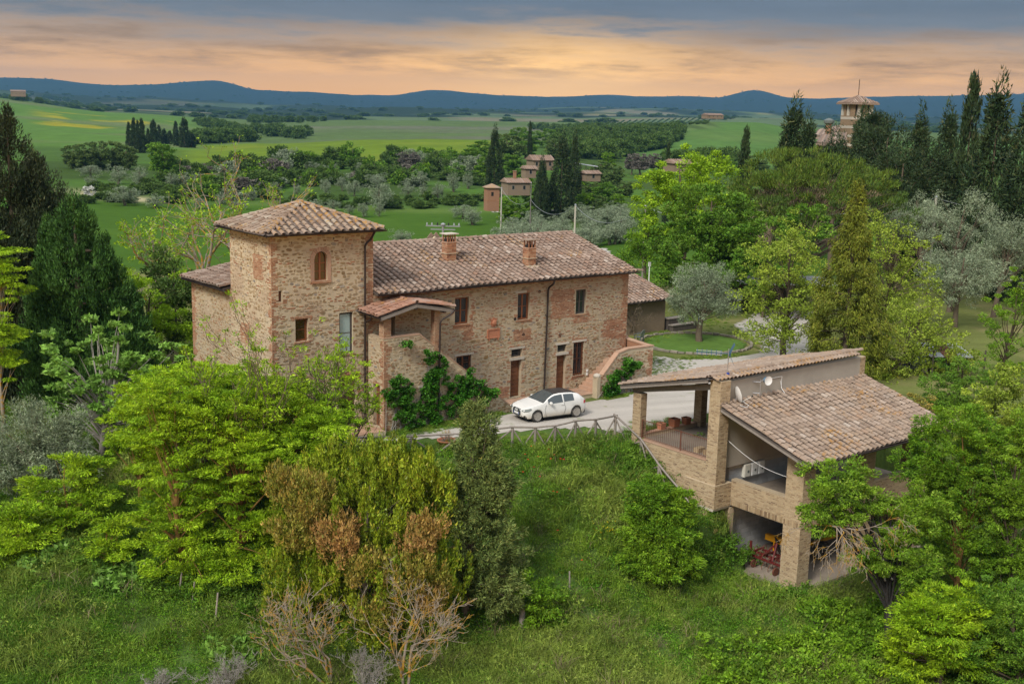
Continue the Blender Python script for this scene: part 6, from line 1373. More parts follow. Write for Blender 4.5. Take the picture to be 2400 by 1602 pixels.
# bay laurel: upright shoots, browned patches
p, d = at_base(860, 1490)
lb_ = [B(870, 1125, 200, 170, d+1.0), B(960, 1150, 170, 180, d+.6), B(780, 1140, 150, 170, d+.8), B(1000, 1190, 130, 230, d), B(700, 1190, 150, 200, d), B(860, 1200, 260, 180, d), B(720, 1330, 190, 200, d-.6), B(860, 1360, 260, 220, d-.9), B(1000, 1360, 170, 200, d-.5), B(680, 1430, 130, 110, d-.6), B(900, 1460, 190, 100, d-1), B(830, 1085, 130, 90, d+1.2), B(920, 1095, 100, 90, d+1.2)]
tree('bay_laurel', 'huge rounded bay laurel with browned patches in the centre of the slope', 'shrub', p, lb_, 'laurel', 1250, 62, 50, .16, 'bark', 60, leaf=1.15, rc=.21,
     extra=[([B(790, 1240, 110, 80, d-2.1), B(800, 1275, 100, 60, d-2.2), B(1000, 1235, 80, 80, d-1.5), B(975, 1265, 90, 60, d-1.7), B(1010, 1400, 60, 50, d-2.0)], 'leaf_laurel_dry', 130, 48), ([B(720, 1160, 140, 100, d-1.6), B(660, 1130, 90, 80, d-1.0), B(690, 1240, 110, 80, d-1.7), B(850, 1330, 130, 70, d-2.3), B(960, 1330, 130, 80, d-2.1), B(1020, 1380, 70, 90, d-1.6), B(880, 1430, 110, 60, d-2.3)], 'leaf_laurel_ochre', 300, 52)], flat_=2.0, shoots=260)
# juniper right of it
p, d = at_base(1090, 1450); tree('juniper_tree', 'tall grey green juniper standing right of the laurel', 'tree', p, [B(1120, 1010, 85, 120, d), B(1125, 1090, 130, 130, d), B(1125, 1180, 150, 150, d), B(1130, 1270, 175, 150, d), B(1140, 1350, 170, 130, d), B(1110, 965, 40, 60, d), B(1175, 1390, 110, 90, d-.3), B(1160, 1130, 90, 90, d-.3)], 'juniper', 900, 72, 60, .17, 'bark', 70, rc=.24, leaf=1.0, lean=np.array(Dp(1108, 970, d)))
# dead shrubs at the bottom
for k, (bx, by, h, l, sd) in enumerate(((772, 1605, 4.0, 'leafless lichen covered shrub at the bottom left of the laurel', 71), (950, 1612, 3.9, 'leafless lichen covered shrub at the bottom right of the laurel', 72))):
    p, d = at_base(bx, by); bare('dead_shrub', l, p, h*1.15, .06, 6, sd, 'bark_lichen', 3, .50, .16, 'shrub', minr=.007, tilt=.35, group='leafless shrubs at the foot of the laurel')
for k, (bx, by, h, l) in enumerate(((860, 1625, 1.7, 'low grey twiggy brush between the two leafless shrubs'), (530, 1625, 1.5, 'low grey twiggy brush at the bottom edge left of the leafless shrubs'), (380, 1640, 1.2, 'sparse dry brush at the bottom edge on the left'))):
    p, d = at_base(bx, by); bare('dry_brush', l, p, h*1.1, .02, 5, 75+k, 'bark_pale', 8, .6, .12, 'shrub', minr=.006, tilt=.6)
# elm and saplings on the meadow
p, d = at_base(1545, 1345); tree('elm_tree', 'bushy bright green elm on the meadow beside the barn', 'tree', p, [B(1530, 1160, 110, 90, d), B(1580, 1190, 105, 90, d), B(1505, 1225, 100, 90, d), B(1555, 1255, 155, 105, d-.4), B(1505, 1310, 100, 75, d-.5), B(1595, 1310, 95, 65, d-.4), B(1545, 1330, 120, 60, d-.8)], 'elm', 360, 120, 80, .09, nbr=40)
p, d = at_base(1275, 1480); tree('elm_sapling', 'small bright sapling on the meadow next to the wooden post', 'shrub', p, [B(1265, 1370, 90, 60, d), B(1270, 1410, 110, 60, d), B(1255, 1440, 80, 60, d), B(1295, 1445, 70, 60, d)], 'elm', 60, 90, 81, .04, nbr=14)
p, d = at_base(1222, 1475); t = thing('wooden_post', 'thick weathered wooden post standing in the meadow grass', 'post', p); MB().tube([p-UZ*.2, p+UZ*.5+UX*.02, p+UZ*1.05+UX*.05], [.13, .12, .115], 10).build('post', MT['wood_grey'], t, 50)
for k, (bx, by, h, l) in enumerate(((418, 1400, 1.0, 'thin grey stake at the top of the row of vine stakes'), (448, 1420, .95, 'leaning grey stake second in the row of vine stakes'), (503, 1470, 1.3, 'upright grey stake lowest in the row of vine stakes'), (340, 1365, .9, 'thin stake beside the bare track on the slope'), (1580, 1340, .7, 'thin stake in the grass below the elm'), (1335, 1385, .8, 'thin stake in the middle of the meadow'))):
    p, d = at_base(bx, by); t = thing('stake', l, 'stake', p, 'stakes in the meadow'); MB().tube([p-UZ*.2, p+Vector((.22 if k < 3 else .05, .1, h))], .035, 7).build('pole', MT['wood_grey'], t)
# right foreground
p, d = at_base(2095, 1560); tree('oak_tree', 'leaning oak with blackened trunk and dead twigs before the barn', 'tree', p, [B(1975, 1130, 170, 110, d), B(1920, 1190, 110, 110, d), B(2030, 1180, 140, 90, d+.4), B(2110, 1240, 170, 120, d), B(2170, 1190, 130, 110, d+.4), B(2060, 1290, 150, 110, d-.3), B(2130, 1330, 150, 110, d-.3), B(1960, 1210, 130, 80, d-.3)], 'oak', 380, 100, 90, .22, 'bark_dark', 60, lean=np.array(Dp(2060, 1200, d)), frac=(.3, .95))
bare('dead_branches', 'hanging dead lichen covered branches of the leaning oak', Dp(1960, 1230, d-.8), 2.6, .03, 5, 91, 'bark_lichen', 4, .55, -.30, 'branch', minr=.006, tilt=1.6)
p3 = Dp(2085, 1350, d-.4); bare('dead_limb', 'bare grey limb sticking out right of the blackened trunk', p3, 2.4, .04, 4, 92, 'bark_pale', 2, .5, .1, 'branch', minr=.01, tilt=3)
RT = [((2240, 1430), [(2230, 1080, 220, 170), (2300, 1150, 220, 190), (2190, 1180, 160, 150), (2260, 1260, 240, 170), (2330, 1060, 160, 130), (2160, 1100, 120, 90), (2205, 1005, 120, 80), (2165, 1045, 100, 70), (2260, 990, 130, 80)], 'elm', 280, 'tall bright green ash right of the barn roof corner', 'leaf_elm'),
      ((2370, 1480), [(2370, 1180, 180, 200), (2390, 1330, 190, 180), (2340, 1290, 150, 140), (2400, 1040, 130, 160)], 'oak', 190, 'pale green oak at the right edge below the barn', 'leaf_oak'),
      ((2200, 1620), [(2180, 1450, 200, 130), (2230, 1520, 200, 130), (2130, 1530, 150, 120), (2260, 1420, 130, 100)], 'locust', 190, 'bright locust bush at the bottom right behind the brambles', 'leaf_locust'),
      ((2380, 1640), [(2360, 1450, 190, 160), (2340, 1560, 210, 150), (2400, 1530, 160, 170)], 'elm', 190, 'dark leafy bush in the bottom right corner', 'leaf_maple')]
for k, (bp, bl, sp, nc, l, mt) in enumerate(RT):
    p, d = at_base(*bp); tree('leafy_tree', l, 'tree', p, [B(*q, d+.4*((i % 3)-1)) for i, q in enumerate(bl)], sp, int(nc*1.7), 120, 100+k, .12, 'bark_locust' if k == 0 else 'bark', 50, mat=mt)
def mass(name, label, cat, boxes, spec, n, per, seed, hgt=1.0, mat=None, kind=None, leaf=1.0):
    """low ground hugging growth: clumps spread over the ground between picture columns and rows"""
    sp = SPEC[spec]; rs = np.random.RandomState(seed); cs = []
    for (x0, x1, y0, y1, k, hh) in boxes:
        for i in range(int(n*k)):
            g = GP(rs.uniform(x0, x1), rs.uniform(y0, y1)); cs.append((g.x, g.y, g.z+rs.uniform(.05, hh)))
    cs = np.array(cs); outs = np.tile(np.array([[0, 0, .6]]), (len(cs), 1))+rs.normal(0, .4, (len(cs), 3))
    V = clump_leaves(cs, outs, per, sp[3], sp[4], sp[1]*leaf, sp[2]*leaf, rs, 'flat'); me = leaves_mesh(name, V, MT[mat or sp[0]])
    return put(name, me, None, label=label, category=None if kind else cat, kind=kind)
mass('brambles', 'mass of bright green brambles along the bottom right of the slope', 'bramble', [(1640, 2160, 1530, 1640, .5, .8), (1880, 2140, 1440, 1550, .3, .9), (1760, 2020, 1500, 1560, .2, .5), (2040, 2400, 1400, 1560, .35, 1.2)], 'bramble', 420, 80, 110, kind='stuff')
mass('nettles', 'lush dark green undergrowth round the foot of the elm and barn', 'undergrowth', [(1600, 1780, 1290, 1340, .25, .7), (1520, 1700, 1320, 1370, .25, .5), (1590, 1660, 1060, 1150, .2, .8), (1470, 1560, 1050, 1120, .25, .5), (560, 680, 1300, 1480, .3, .8), (640, 720, 1380, 1500, .2, .7), (1780, 1900, 1385, 1420, .2, .5), (330, 560, 1330, 1420, .35, .7), (100, 330, 1250, 1340, .35, .6)], 'elm', 260, 60, 111, mat='leaf_maple', kind='stuff')
mass('burdock', 'patch of large pale green burdock leaves on the lower left slope', 'weed', [(60, 190, 1295, 1350, .5, .5), (230, 330, 1330, 1400, .3, .4), (480, 600, 1490, 1560, .25, .3)], 'fig', 70, 30, 112, kind='stuff', leaf=1.2)
# ivy on the house
def wall_ivy(name, label, rects, n, seed, y, thick=.35, mat='leaf_ivy'):
    rs = np.random.RandomState(seed); cs = []
    A_ = np.array([(r[2]-r[0])*(r[3]-r[1]) for r in rects]); A_ = A_/A_.sum()
    for r, a in zip(rects, A_):
        for i in range(max(4, int(n*a))):
            px = (r[0]+r[2])/2+(r[2]-r[0])/2*math.cos(q := rs.uniform(0, 6.283))*(s := math.sqrt(rs.uniform(0, 1))); py = (r[1]+r[3])/2+(r[3]-r[1])/2*math.sin(q)*s
            p = P(px, py, 'y', y-rs.uniform(.05, thick)); cs.append(tuple(p))
    cs = np.array(cs); cs[:, 2] = np.maximum(cs[:, 2], -.25); outs = np.tile(np.array([[-.1, -1, .1]]), (len(cs), 1)); sp = SPEC['ivy']; t = thing(name, label, 'climbing plant', (cs[:, 0].mean(), y-.1, -.3))
    put('foliage', leaves_mesh('foliage', clump_leaves(cs, outs, 46, .2, .8, sp[1], sp[2], rs, 'out'), MT[mat]), None, t)
    m = MB(); low = cs[:, 2].min()
    for c in cs[rs.choice(len(cs), min(36, len(cs)), False)]:
        x0 = c[0]+rs.normal(0, .5); m.tube([(x0, y-.05, -.28), ((x0+c[0])/2, y-.06, (c[2]-.3)/2), (c[0], y-.06, c[2])], [.03, .02, .01], 4, False)
    m.build('stem', MT['bark_pale'], t, 60); return t
wall_ivy('climber', 'lush green creeper spread over the outside stair wall', [(905, 880, 970, 960), (940, 935, 1000, 1010), (990, 870, 1060, 960), (1012, 820, 1045, 890), (1000, 930, 1040, 1000), (1050, 880, 1110, 950), (1080, 865, 1125, 960), (1115, 890, 1150, 950), (1140, 905, 1172, 930), (1050, 940, 1120, 985), (895, 905, 930, 940), (990, 820, 1015, 850), (945, 797, 968, 815), (920, 960, 950, 985)], 330, 120, LY, .4)
wall_ivy('climber', 'green creeper hanging over the stair wall at the house end', [(1412, 895, 1448, 935), (1428, 870, 1480, 910), (1460, 840, 1490, 880), (1480, 845, 1500, 870), (1490, 850, 1506, 868)], 95, 121, -1.9, .3)
g = P(1508, 760, 'y', 11.38); bare('wall_shrub', 'leafless climbing shrub on the annex wall', (g.x-1.2, 11.3, -.3), 2.6, .05, 4, 122, 'bark', 3, .5, .2, 'shrub', minr=.01)
# ---------------------------------------------------------------- grass
def gn_scatter(name, pts, idx, rot, scl, protos, label=None, mat=None):
    """one object: copies of small tufts standing on given points"""
    col = bpy.data.collections.new(name+'_tufts')
    for k, me in enumerate(protos):
        o = bpy.data.objects.new(f'{name}_tuft_{k:02d}', me); col.objects.link(o)
    me = bpy.data.meshes.new(name); me.vertices.add(len(pts)); me.vertices.foreach_set('co', np.asarray(pts, np.float32).ravel())
    for nm, ty, arr in (('idx', 'INT', idx), ('rot', 'FLOAT_VECTOR', rot), ('scl', 'FLOAT_VECTOR', scl)):
        at = me.attributes.new(nm, ty, 'POINT'); at.data.foreach_set('value' if ty == 'INT' else 'vector', np.ascontiguousarray(arr, np.int32 if ty == 'INT' else np.float32).ravel())
    me.update(); o = put(name, me, None, kind='stuff', label=label)
    ng = bpy.data.node_groups.new(name, 'GeometryNodeTree'); ng.interface.new_socket('Geometry', in_out='INPUT', socket_type='NodeSocketGeometry'); ng.interface.new_socket('Geometry', in_out='OUTPUT', socket_type='NodeSocketGeometry')
    n = ng.nodes; gi = n.new('NodeGroupInput'); go = n.new('NodeGroupOutput'); ip = n.new('GeometryNodeInstanceOnPoints'); ci = n.new('GeometryNodeCollectionInfo')
    ci.inputs['Collection'].default_value = col; ci.inputs['Separate Children'].default_value = True; ci.inputs['Reset Children'].default_value = True; ip.inputs['Pick Instance'].default_value = True
    def na(nm, ty):
        x = n.new('GeometryNodeInputNamedAttribute'); x.data_type = ty; x.inputs['Name'].default_value = nm; return [s for s in x.outputs if s.enabled and s.name == 'Attribute'][0]
    L = ng.links.new; L(gi.outputs[0], ip.inputs['Points']); L(ci.outputs[0], ip.inputs['Instance']); L(na('idx', 'INT'), ip.inputs['Instance Index'])
    er = n.new('FunctionNodeEulerToRotation'); L(na('rot', 'FLOAT_VECTOR'), er.inputs[0]); L(er.outputs[0], ip.inputs['Rotation']); L(na('scl', 'FLOAT_VECTOR'), ip.inputs['Scale']); L(ip.outputs[0], go.inputs[0])
    md = o.modifiers.new('scatter', 'NODES'); md.node_group = ng; return o
def tuft(name, mat, n, h, rad, wd, lean, seed, heads=0):
    rs = np.random.RandomState(seed); a = rs.uniform(0, 6.283, n); r = rad*np.sqrt(rs.uniform(0, 1, n)); p = np.stack([np.cos(a)*r, np.sin(a)*r, np.zeros(n)], 1)
    hh = h*rs.uniform(.5, 1.1, n)[:, None]; d = rs.normal(0, lean, (n, 3)); d[:, 2] = 1; b = rs.normal(0, 1, (n, 3)); b[:, 2] = 0; b = unit(b)*wd*rs.uniform(.6, 1.3, (n, 1))
    m1 = p+d*hh*.55; tp = p+np.stack([d[:, 0]*1.9, d[:, 1]*1.9, d[:, 2]], 1)*hh*np.array([1, 1, .92]); V = np.stack([p-b*.5, p+b*.5, m1+b*.45, m1-b*.45, tp], 1).reshape(-1, 3)
    i = np.arange(n)*5; F4 = np.stack([i, i+1, i+2, i+3], 1); me = bpy.data.meshes.new(name)
    faces = [tuple(q) for q in F4.tolist()]+[(k+3, k+2, k+4) for k in i.tolist()]; me.from_pydata(V.tolist(), [], faces); me.materials.append(MT[mat]); me.update(); return me
def broad(name, mat, n, h, rad, L, Wd, seed):
    rs = np.random.RandomState(seed); q = rs.uniform(-1, 1, (n, 3))*np.array([rad, rad, h/2])+np.array([0, 0, h/2]); V = leaf_geo(q, np.tile([0, 0, .5], (n, 1)), L, Wd, rs, .8); return leaves_mesh(name, V, MT[mat])
TUFTS = [tuft('a', 'grass_tall', 80, .40, .34, .018, .30, 1), tuft('b', 'grass_tall', 80, .34, .38, .018, .40, 2), tuft('c', 'grass_tall', 70, .46, .32, .017, .34, 3),
         tuft('d', 'grass_pale', 80, .46, .36, .017, .34, 4), tuft('e', 'grass_pale', 80, .40, .38, .017, .45, 5),
         broad('f', 'weed', 80, .40, .32, .10, .045, 6), broad('g', 'weed', 80, .30, .34, .08, .045, 7), broad('h', 'grass_tall', 90, .44, .34, .11, .026, 8), broad('i', 'grass_pale', 90, .42, .34, .09, .03, 9), tuft('j', 'leaf_dry', 26, .62, .30, .014, .30, 10)]
def meadow():
    rs = np.random.RandomState(7); N = 78000; x = rs.uniform(-46, 22, N); y = rs.uniform(-40, 36, N)
    px, fw = polar(x, y); z = ground_z(x, y); d = -0.34*x-0.94*(y+8.3)
    q = np.stack([x-CAM[0], y-CAM[1], z-CAM[2]], 1) @ AX.T; sx = 1200+FPX*q[:, 0]/np.maximum(q[:, 2], 1); sy = 801+FPX*q[:, 1]/np.maximum(q[:, 2], 1)
    k = (sx > -120) & (sx < 2520) & (sy < 1720) & (fw < 92) & (fw > 30); w = -16.5-x
    k &= (d > .35+.3*hnoise(x, y, 1.2, 2)) | ((w > -1.2) & (y > -6)); k &= ~((x > -16.4) & (y > -2.6) & (y < 12) & (x < 12) & (d < 2))
    k &= ~((x > .35) & (y > -14.6) & (y < -9)); k &= ~((x > .9) & (y > -20.2) & (y < -14)); k &= ~((x > .75+.25*hnoise(x, y, .8)) & (y > -19.6) & (y < -15.0))
    x, y, z, d, sy = x[k], y[k], z[k], d[k], sy[k]; n = len(x); v = hnoise(x, y, 2.6, 3)+.5*hnoise(x, y, 7.0, 1)+rs.normal(0, .22, n)
    lowm = sm(d, 8.5, 12.5)*1.0
    idx = np.where(v+.55*lowm > .42, rs.choice([3, 4, 8, 8], n), np.where(v < -.18, rs.choice([5, 6, 5, 7, 6], n), rs.choice([0, 1, 2, 7, 7, 6], n)))
    idx = np.where(rs.rand(n) < .035+.10*(hnoise(x, y, 1.7, 9) > .45), 9, idx)
    s = rs.uniform(.7, 1.35, n)*(1+.42*v); rot = np.stack([rs.normal(0, .12, n), rs.normal(0, .12, n), rs.uniform(0, 6.28, n)], 1)
    gn_scatter('meadow_grass', np.stack([x, y, z-.03], 1), idx, rot, np.stack([s, s, s*rs.uniform(.8, 1.25, n)], 1), TUFTS, 'tall mixed grass and weeds covering the slope below the house')
    # verges: thinner tufts along the drive, walls and yard
    pts = []
    def strip(a, b, wdt, n_, h=.5):
        for i in range(n_):
            t = rs.rand(); px_ = a[0]+(b[0]-a[0])*t+rs.normal(0, wdt); py_ = a[1]+(b[1]-a[1])*t+rs.normal(0, wdt); pts.append((px_, py_, gz(px_, py_), rs.uniform(.35, .8)*h))
    strip((-9.3, -1.75), (-2.2, -1.75), .18, 260, .9); strip((-13, -3.4), (-.5, -7.9), .45, 520, .75); strip((-9, -2.4), (-4, -2.3), .3, 130, .6); strip((1.0, -8.6), (5, -8.6), .5, 200, .7); strip((2, -9.0), (4.6, -9.0), .4, 200, .8); strip((5, -2.2), (9, -2.2), .15, 90, .5); strip((10, -2), (17, 2.5), .5, 160, .45); strip((12, 1.0), (16, 4.5), .6, 200, .5)
    strip((16, 8), (24, 10.6), .6, 300, .55); strip((17.5, 3.0), (22, 2.0), .3, 160, .5); strip((26, 3), (32, 9), 1.2, 300, .5); strip((27, 12), (36, 16), 1.5, 300, .6)
    P_ = np.array(pts); n = len(P_); s = P_[:, 3]
    gn_scatter('verge_grass', P_[:, :3], rs.choice([0, 1, 3, 6, 4], n), np.stack([rs.normal(0, .1, n), rs.normal(0, .1, n), rs.uniform(0, 6.28, n)], 1), np.stack([s, s, s], 1), TUFTS, 'tufts of grass along the edges of the drive and walls')
meadow()
def poppies():
    rs = np.random.RandomState(4); spots = [(1230,1090),(1245,1070),(1260,1095),(1285,1078),(1298,1090),(1290,1100),(1313,1098),(1320,1101),(1237,1101),(1264,1142),(1225,1132),(1208,1115),(1296,1177),(1305,1180),(1333,1172),(1306,1270),(1362,1340),(1196,1192),(1250,1120)]
    for k, (px, py) in enumerate(spots):
        g = GP(px, py); m = MB(); t = thing('poppy', 'single red poppy flower in the meadow grass right of the juniper', 'flower', g, 'red poppies in the meadow'); z = .5
        MB().tube([g, g+UZ*z], .008, 4).build('stem', MT['weed'], t)
        for a in range(5): 
            d = Vector((math.cos(a*1.257), math.sin(a*1.257), .35)); s = d.cross(UZ).normalized(); m.add([g+UZ*z, g+UZ*z+d*.03+s*.03, g+UZ*z+d*.06, g+UZ*z+d*.03-s*.03], [(0, 1, 2, 3)])
        m.build('petals', MT['petal_red'], t)
poppies()
for (px, py, l) in ((1057, 1150, 'clump of yellow mustard flowers behind the juniper'), (1428, 1272, 'clump of yellow flowers in the middle of the meadow')):
    g = GP(px, py); rs = np.random.RandomState(int(px)); t = thing('yellow_flowers', l, 'flower', g); q = np.array(g)+rs.normal(0, 1, (60, 3))*np.array([.5, .5, .12])+np.array([0, 0, .7]); put('blossom', leaves_mesh('blossom', leaf_geo(q, np.tile([0, 0, 1.0], (60, 1)), .07, .07, rs), MT['petal_yellow']), None, t)
    m = MB()
    for p in q[::3]: m.tube([(p[0], p[1], p[2]-.7), p], .006, 4, False)
    m.build('stems', MT['weed'], t)
# ---------------------------------------------------------------- planted copies
def proto_tree(spec, blobs, nclump, per, seed, r0, bark_, nbr, leaf=1.0, rc=None, mode=None, mat=None, shell=None, flat_=None, base=(0, 0, 0)):
    sp = SPEC[spec]; rs = np.random.RandomState(seed); cs, outs = blob_clumps([(np.array(b[:3]), b[3:]) for b in blobs], nclump, rs, sp[6] if shell is None else shell)
    me = leaves_mesh('crown', clump_leaves(cs, outs, per, rc or sp[3], flat_ or sp[4], sp[1]*leaf, sp[2]*leaf, rs, mode or sp[5]), MT[mat or sp[0]])
    m = MB(); branch_tubes(m, base, cs[rs.choice(len(cs), min(nbr, len(cs)), False)], r0, rs); tm = m.mesh('trunk'); tm.materials.append(MT[bark_]); return me, tm
def proto_cone(height, prof, nclump, per, seed, mat, leaf, rc, mode='up', lumps=.1):
    sp = SPEC['cypress']; rs = np.random.RandomState(seed); h = rs.uniform(0, 1, nclump*3); rad = np.interp(h, [p[0] for p in prof], [p[1] for p in prof]); kp = rs.uniform(0, max(p[1] for p in prof), nclump*3) < rad+.1; h, rad = h[kp][:nclump], rad[kp][:nclump]; n = len(h)
    a = rs.uniform(0, 6.283, n); r = rad*(1+lumps*np.sin(a*3+h*11))*rs.uniform(.55, 1, n)**.5; cs = np.stack([np.cos(a)*r, np.sin(a)*r, h*height], 1); outs = np.stack([np.cos(a), np.sin(a), np.zeros(n)+.2], 1)
    me = leaves_mesh('crown', clump_leaves(cs, outs, per, rc, 1.6, sp[1]*leaf, sp[2]*leaf, rs, mode), MT[mat]); m = MB().tube([(0, 0, -.3), (0, 0, height*.9)], [.2, .03], 6); tm = m.mesh('trunk'); tm.materials.append(MT['bark']); return me, tm
OL = [proto_tree('olive', b, 60, 55, 300+k, .2, 'bark', 16, 1.9, .55, 'any') for k, b in enumerate((
    [(0,0,2.5,1.9,1.9,1.6), (.8,.3,2.0,1.4,1.4,1.3), (-.9,-.2,1.9,1.3,1.3,1.3)], [(0,0,2.4,1.7,1.7,1.8), (-.6,.7,2.0,1.5,1.5,1.4), (.7,-.6,1.7,1.4,1.4,1.2)], [(.2,0,2.2,2.1,2.1,1.6), (-1,.4,2.1,1.3,1.3,1.4), (1,.3,2.3,1.2,1.2,1.4)]))]
BL = [proto_tree('shrub', b, 46, 60, 320+k, .15, 'bark', 8, 1.9, .6, 'out') for k, b in enumerate(([(0,0,1.3,1.7,1.7,1.2), (1,.4,1.1,1.2,1.2,1.0)], [(0,0,1.5,1.4,1.4,1.4), (-.9,-.4,1.0,1.2,1.2,1.0)]))]
BL2 = [proto_tree('shrub', [(0,0,1.4,1.5,1.5,1.3), (.9,-.5,1.1,1.2,1.2,1.0)], 46, 60, 330+k, .15, 'bark', 8, 1.9, .6, 'out', mat=m_) for k, m_ in enumerate(('leaf_elm', 'leaf_olive', 'leaf_grey', 'leaf_maple'))]
MP = [proto_tree('maple', b, 90, 75, 340+k, .3, 'bark', 14, 2.1, .8, mat=mt) for k, (b, mt) in enumerate((([(0,0,5.2,2.8,2.8,2.6), (1.6,.6,3.2,2.2,2.2,2.4), (-1.7,-.4,3.0,2.2,2.2,2.4), (0,-1.4,2.4,2.2,2.2,2.0)], 'leaf_maple'), ([(0,0,5.0,2.5,2.5,2.8), (1.3,-1,3.0,2.1,2.1,2.4), (-1.5,.8,3.4,2.0,2.0,2.6), (-.4,-1.2,2.4,2.2,2.2,2.0)], 'leaf_elm'), ([(0,0,5.0,2.6,2.6,2.6), (1.5,.4,3.2,2.0,2.0,2.4), (-1.4,-.6,3.0,2.0,2.0,2.4), (0,-1.2,2.4,2.2,2.2,2.0)], 'leaf_soft'), ([(0,0,5.0,2.8,2.8,2.6), (1.5,.4,4.2,2.0,2.0,2.0), (-1.4,-.6,4.0,2.0,2.0,1.8)], 'leaf_grey')))]
CY = [proto_cone(12, [(0, .8), (.15, 1.15), (.5, 1.05), (.8, .65), (.95, .25), (1, .05)], 150, 46, 360+k, 'leaf_cypress', 2.0, .42) for k in range(2)]+[proto_cone(12, [(0, 2.0), (.15, 2.6), (.5, 1.9), (.8, .9), (.95, .3), (1, .05)], 190, 60, 364, 'leaf_cypress', 2.0, .6, 'out', .22)]
def plant(name, proto, base, h, w, label, cat='tree', group=None, rz=0.0, h0=4.2, w0=4.6):
    """a copy of a prototype plant, h metres tall and w wide"""
    t = thing(name, label, cat, base, group, local=True, rz=rz); sx = w/w0; t.scale = (sx, sx, h/h0)
    for me, nm in zip(proto, ('crown', 'trunk')): put(nm, me, None, t)
    return t
rb = random.Random(77)
def pl_px(name, protos, px, py, hpx, wpx, label, cat, group, h0, w0):
    g = GP(px, py, 60); d = dep_of(g); return plant(name, rb.choice(protos), g, hpx*d/FPX, wpx*d/FPX, label, cat, group, rb.uniform(0, 6.28), h0, w0)
O1 = [(696,455,24,26),(765,460,44,36),(803,448,36,32),(830,460,42,38),(885,440,34,66),(890,492,70,74),(955,460,34,40),(985,437,38,36),(993,462,30,28),(1026,469,42,36),(1063,450,44,40),(1097,443,38,32),(1035,408,40,36),(967,390,46,62),(853,509,36,36),(888,508,36,26),(819,503,26,26),(780,496,28,42),(740,490,26,38),(642,466,44,32),(845,406,28,22),(785,411,28,30),(688,374,28,30),(650,376,28,32),(940,572,34,62),
      (211,416,32,52),(215,438,26,40),(277,432,46,54),(327,440,48,48),(293,482,52,72),(364,487,32,60),(401,440,34,36),(435,440,36,52),(467,440,34,36),(501,445,44,40),(549,445,34,50),(590,470,30,36),(560,492,28,40),(610,440,30,30),(730,400,24,40),(905,395,26,30),(1085,408,24,26),(470,490,26,44),(520,480,28,40)]
for q in O1: pl_px('olive_tree', OL, *q, 'grey green olive tree in the scattered orchard beyond the green field', 'tree', 'olives scattered in the far orchard', 4.2, 4.6)
for px in range(0, 44):
    y = 505+rb.random()**.8*80; x = 1075+rb.random()*390
    if x < 1180 and y > 545 or (y < 520 and 1150 < x < 1300): continue
    pl_px('olive_tree', OL, x, y, 34+(y-500)*.25, 50+(y-500)*.3, 'grey green olive tree in the close planted grove behind the farmhouse roof', 'tree', 'olives of the grove behind the roof', 4.2, 4.6)
for k in range(140):
    x = rb.uniform(400, 1120); y = rb.uniform(378, 440) if x > 640 else rb.uniform(395, 470); pl_px('hedge_shrub', BL if rb.random() < .62 else BL2, x, y, rb.uniform(16, 40), rb.uniform(34, 76), 'dark green shrub in the overgrown bank between field and hill', 'shrub', 'shrubs on the overgrown bank', 2.6, 4.0)
for k in range(46):
    x = rb.uniform(640, 1130); y = rb.uniform(468, 490); pl_px('hedge_shrub', BL, x, y, rb.uniform(12, 20), rb.uniform(26, 44), 'low shrub in the hedge along the far edge of the green field', 'shrub', 'shrubs of the field hedge', 2.6, 4.0)
for k in range(26):
    x = rb.uniform(190, 420); y = rb.uniform(440, 480); pl_px('hedge_shrub', BL, x, y, rb.uniform(16, 26), rb.uniform(30, 50), 'green shrub among the olives at the left end of the field', 'shrub', 'shrubs among the left olives', 2.6, 4.0)
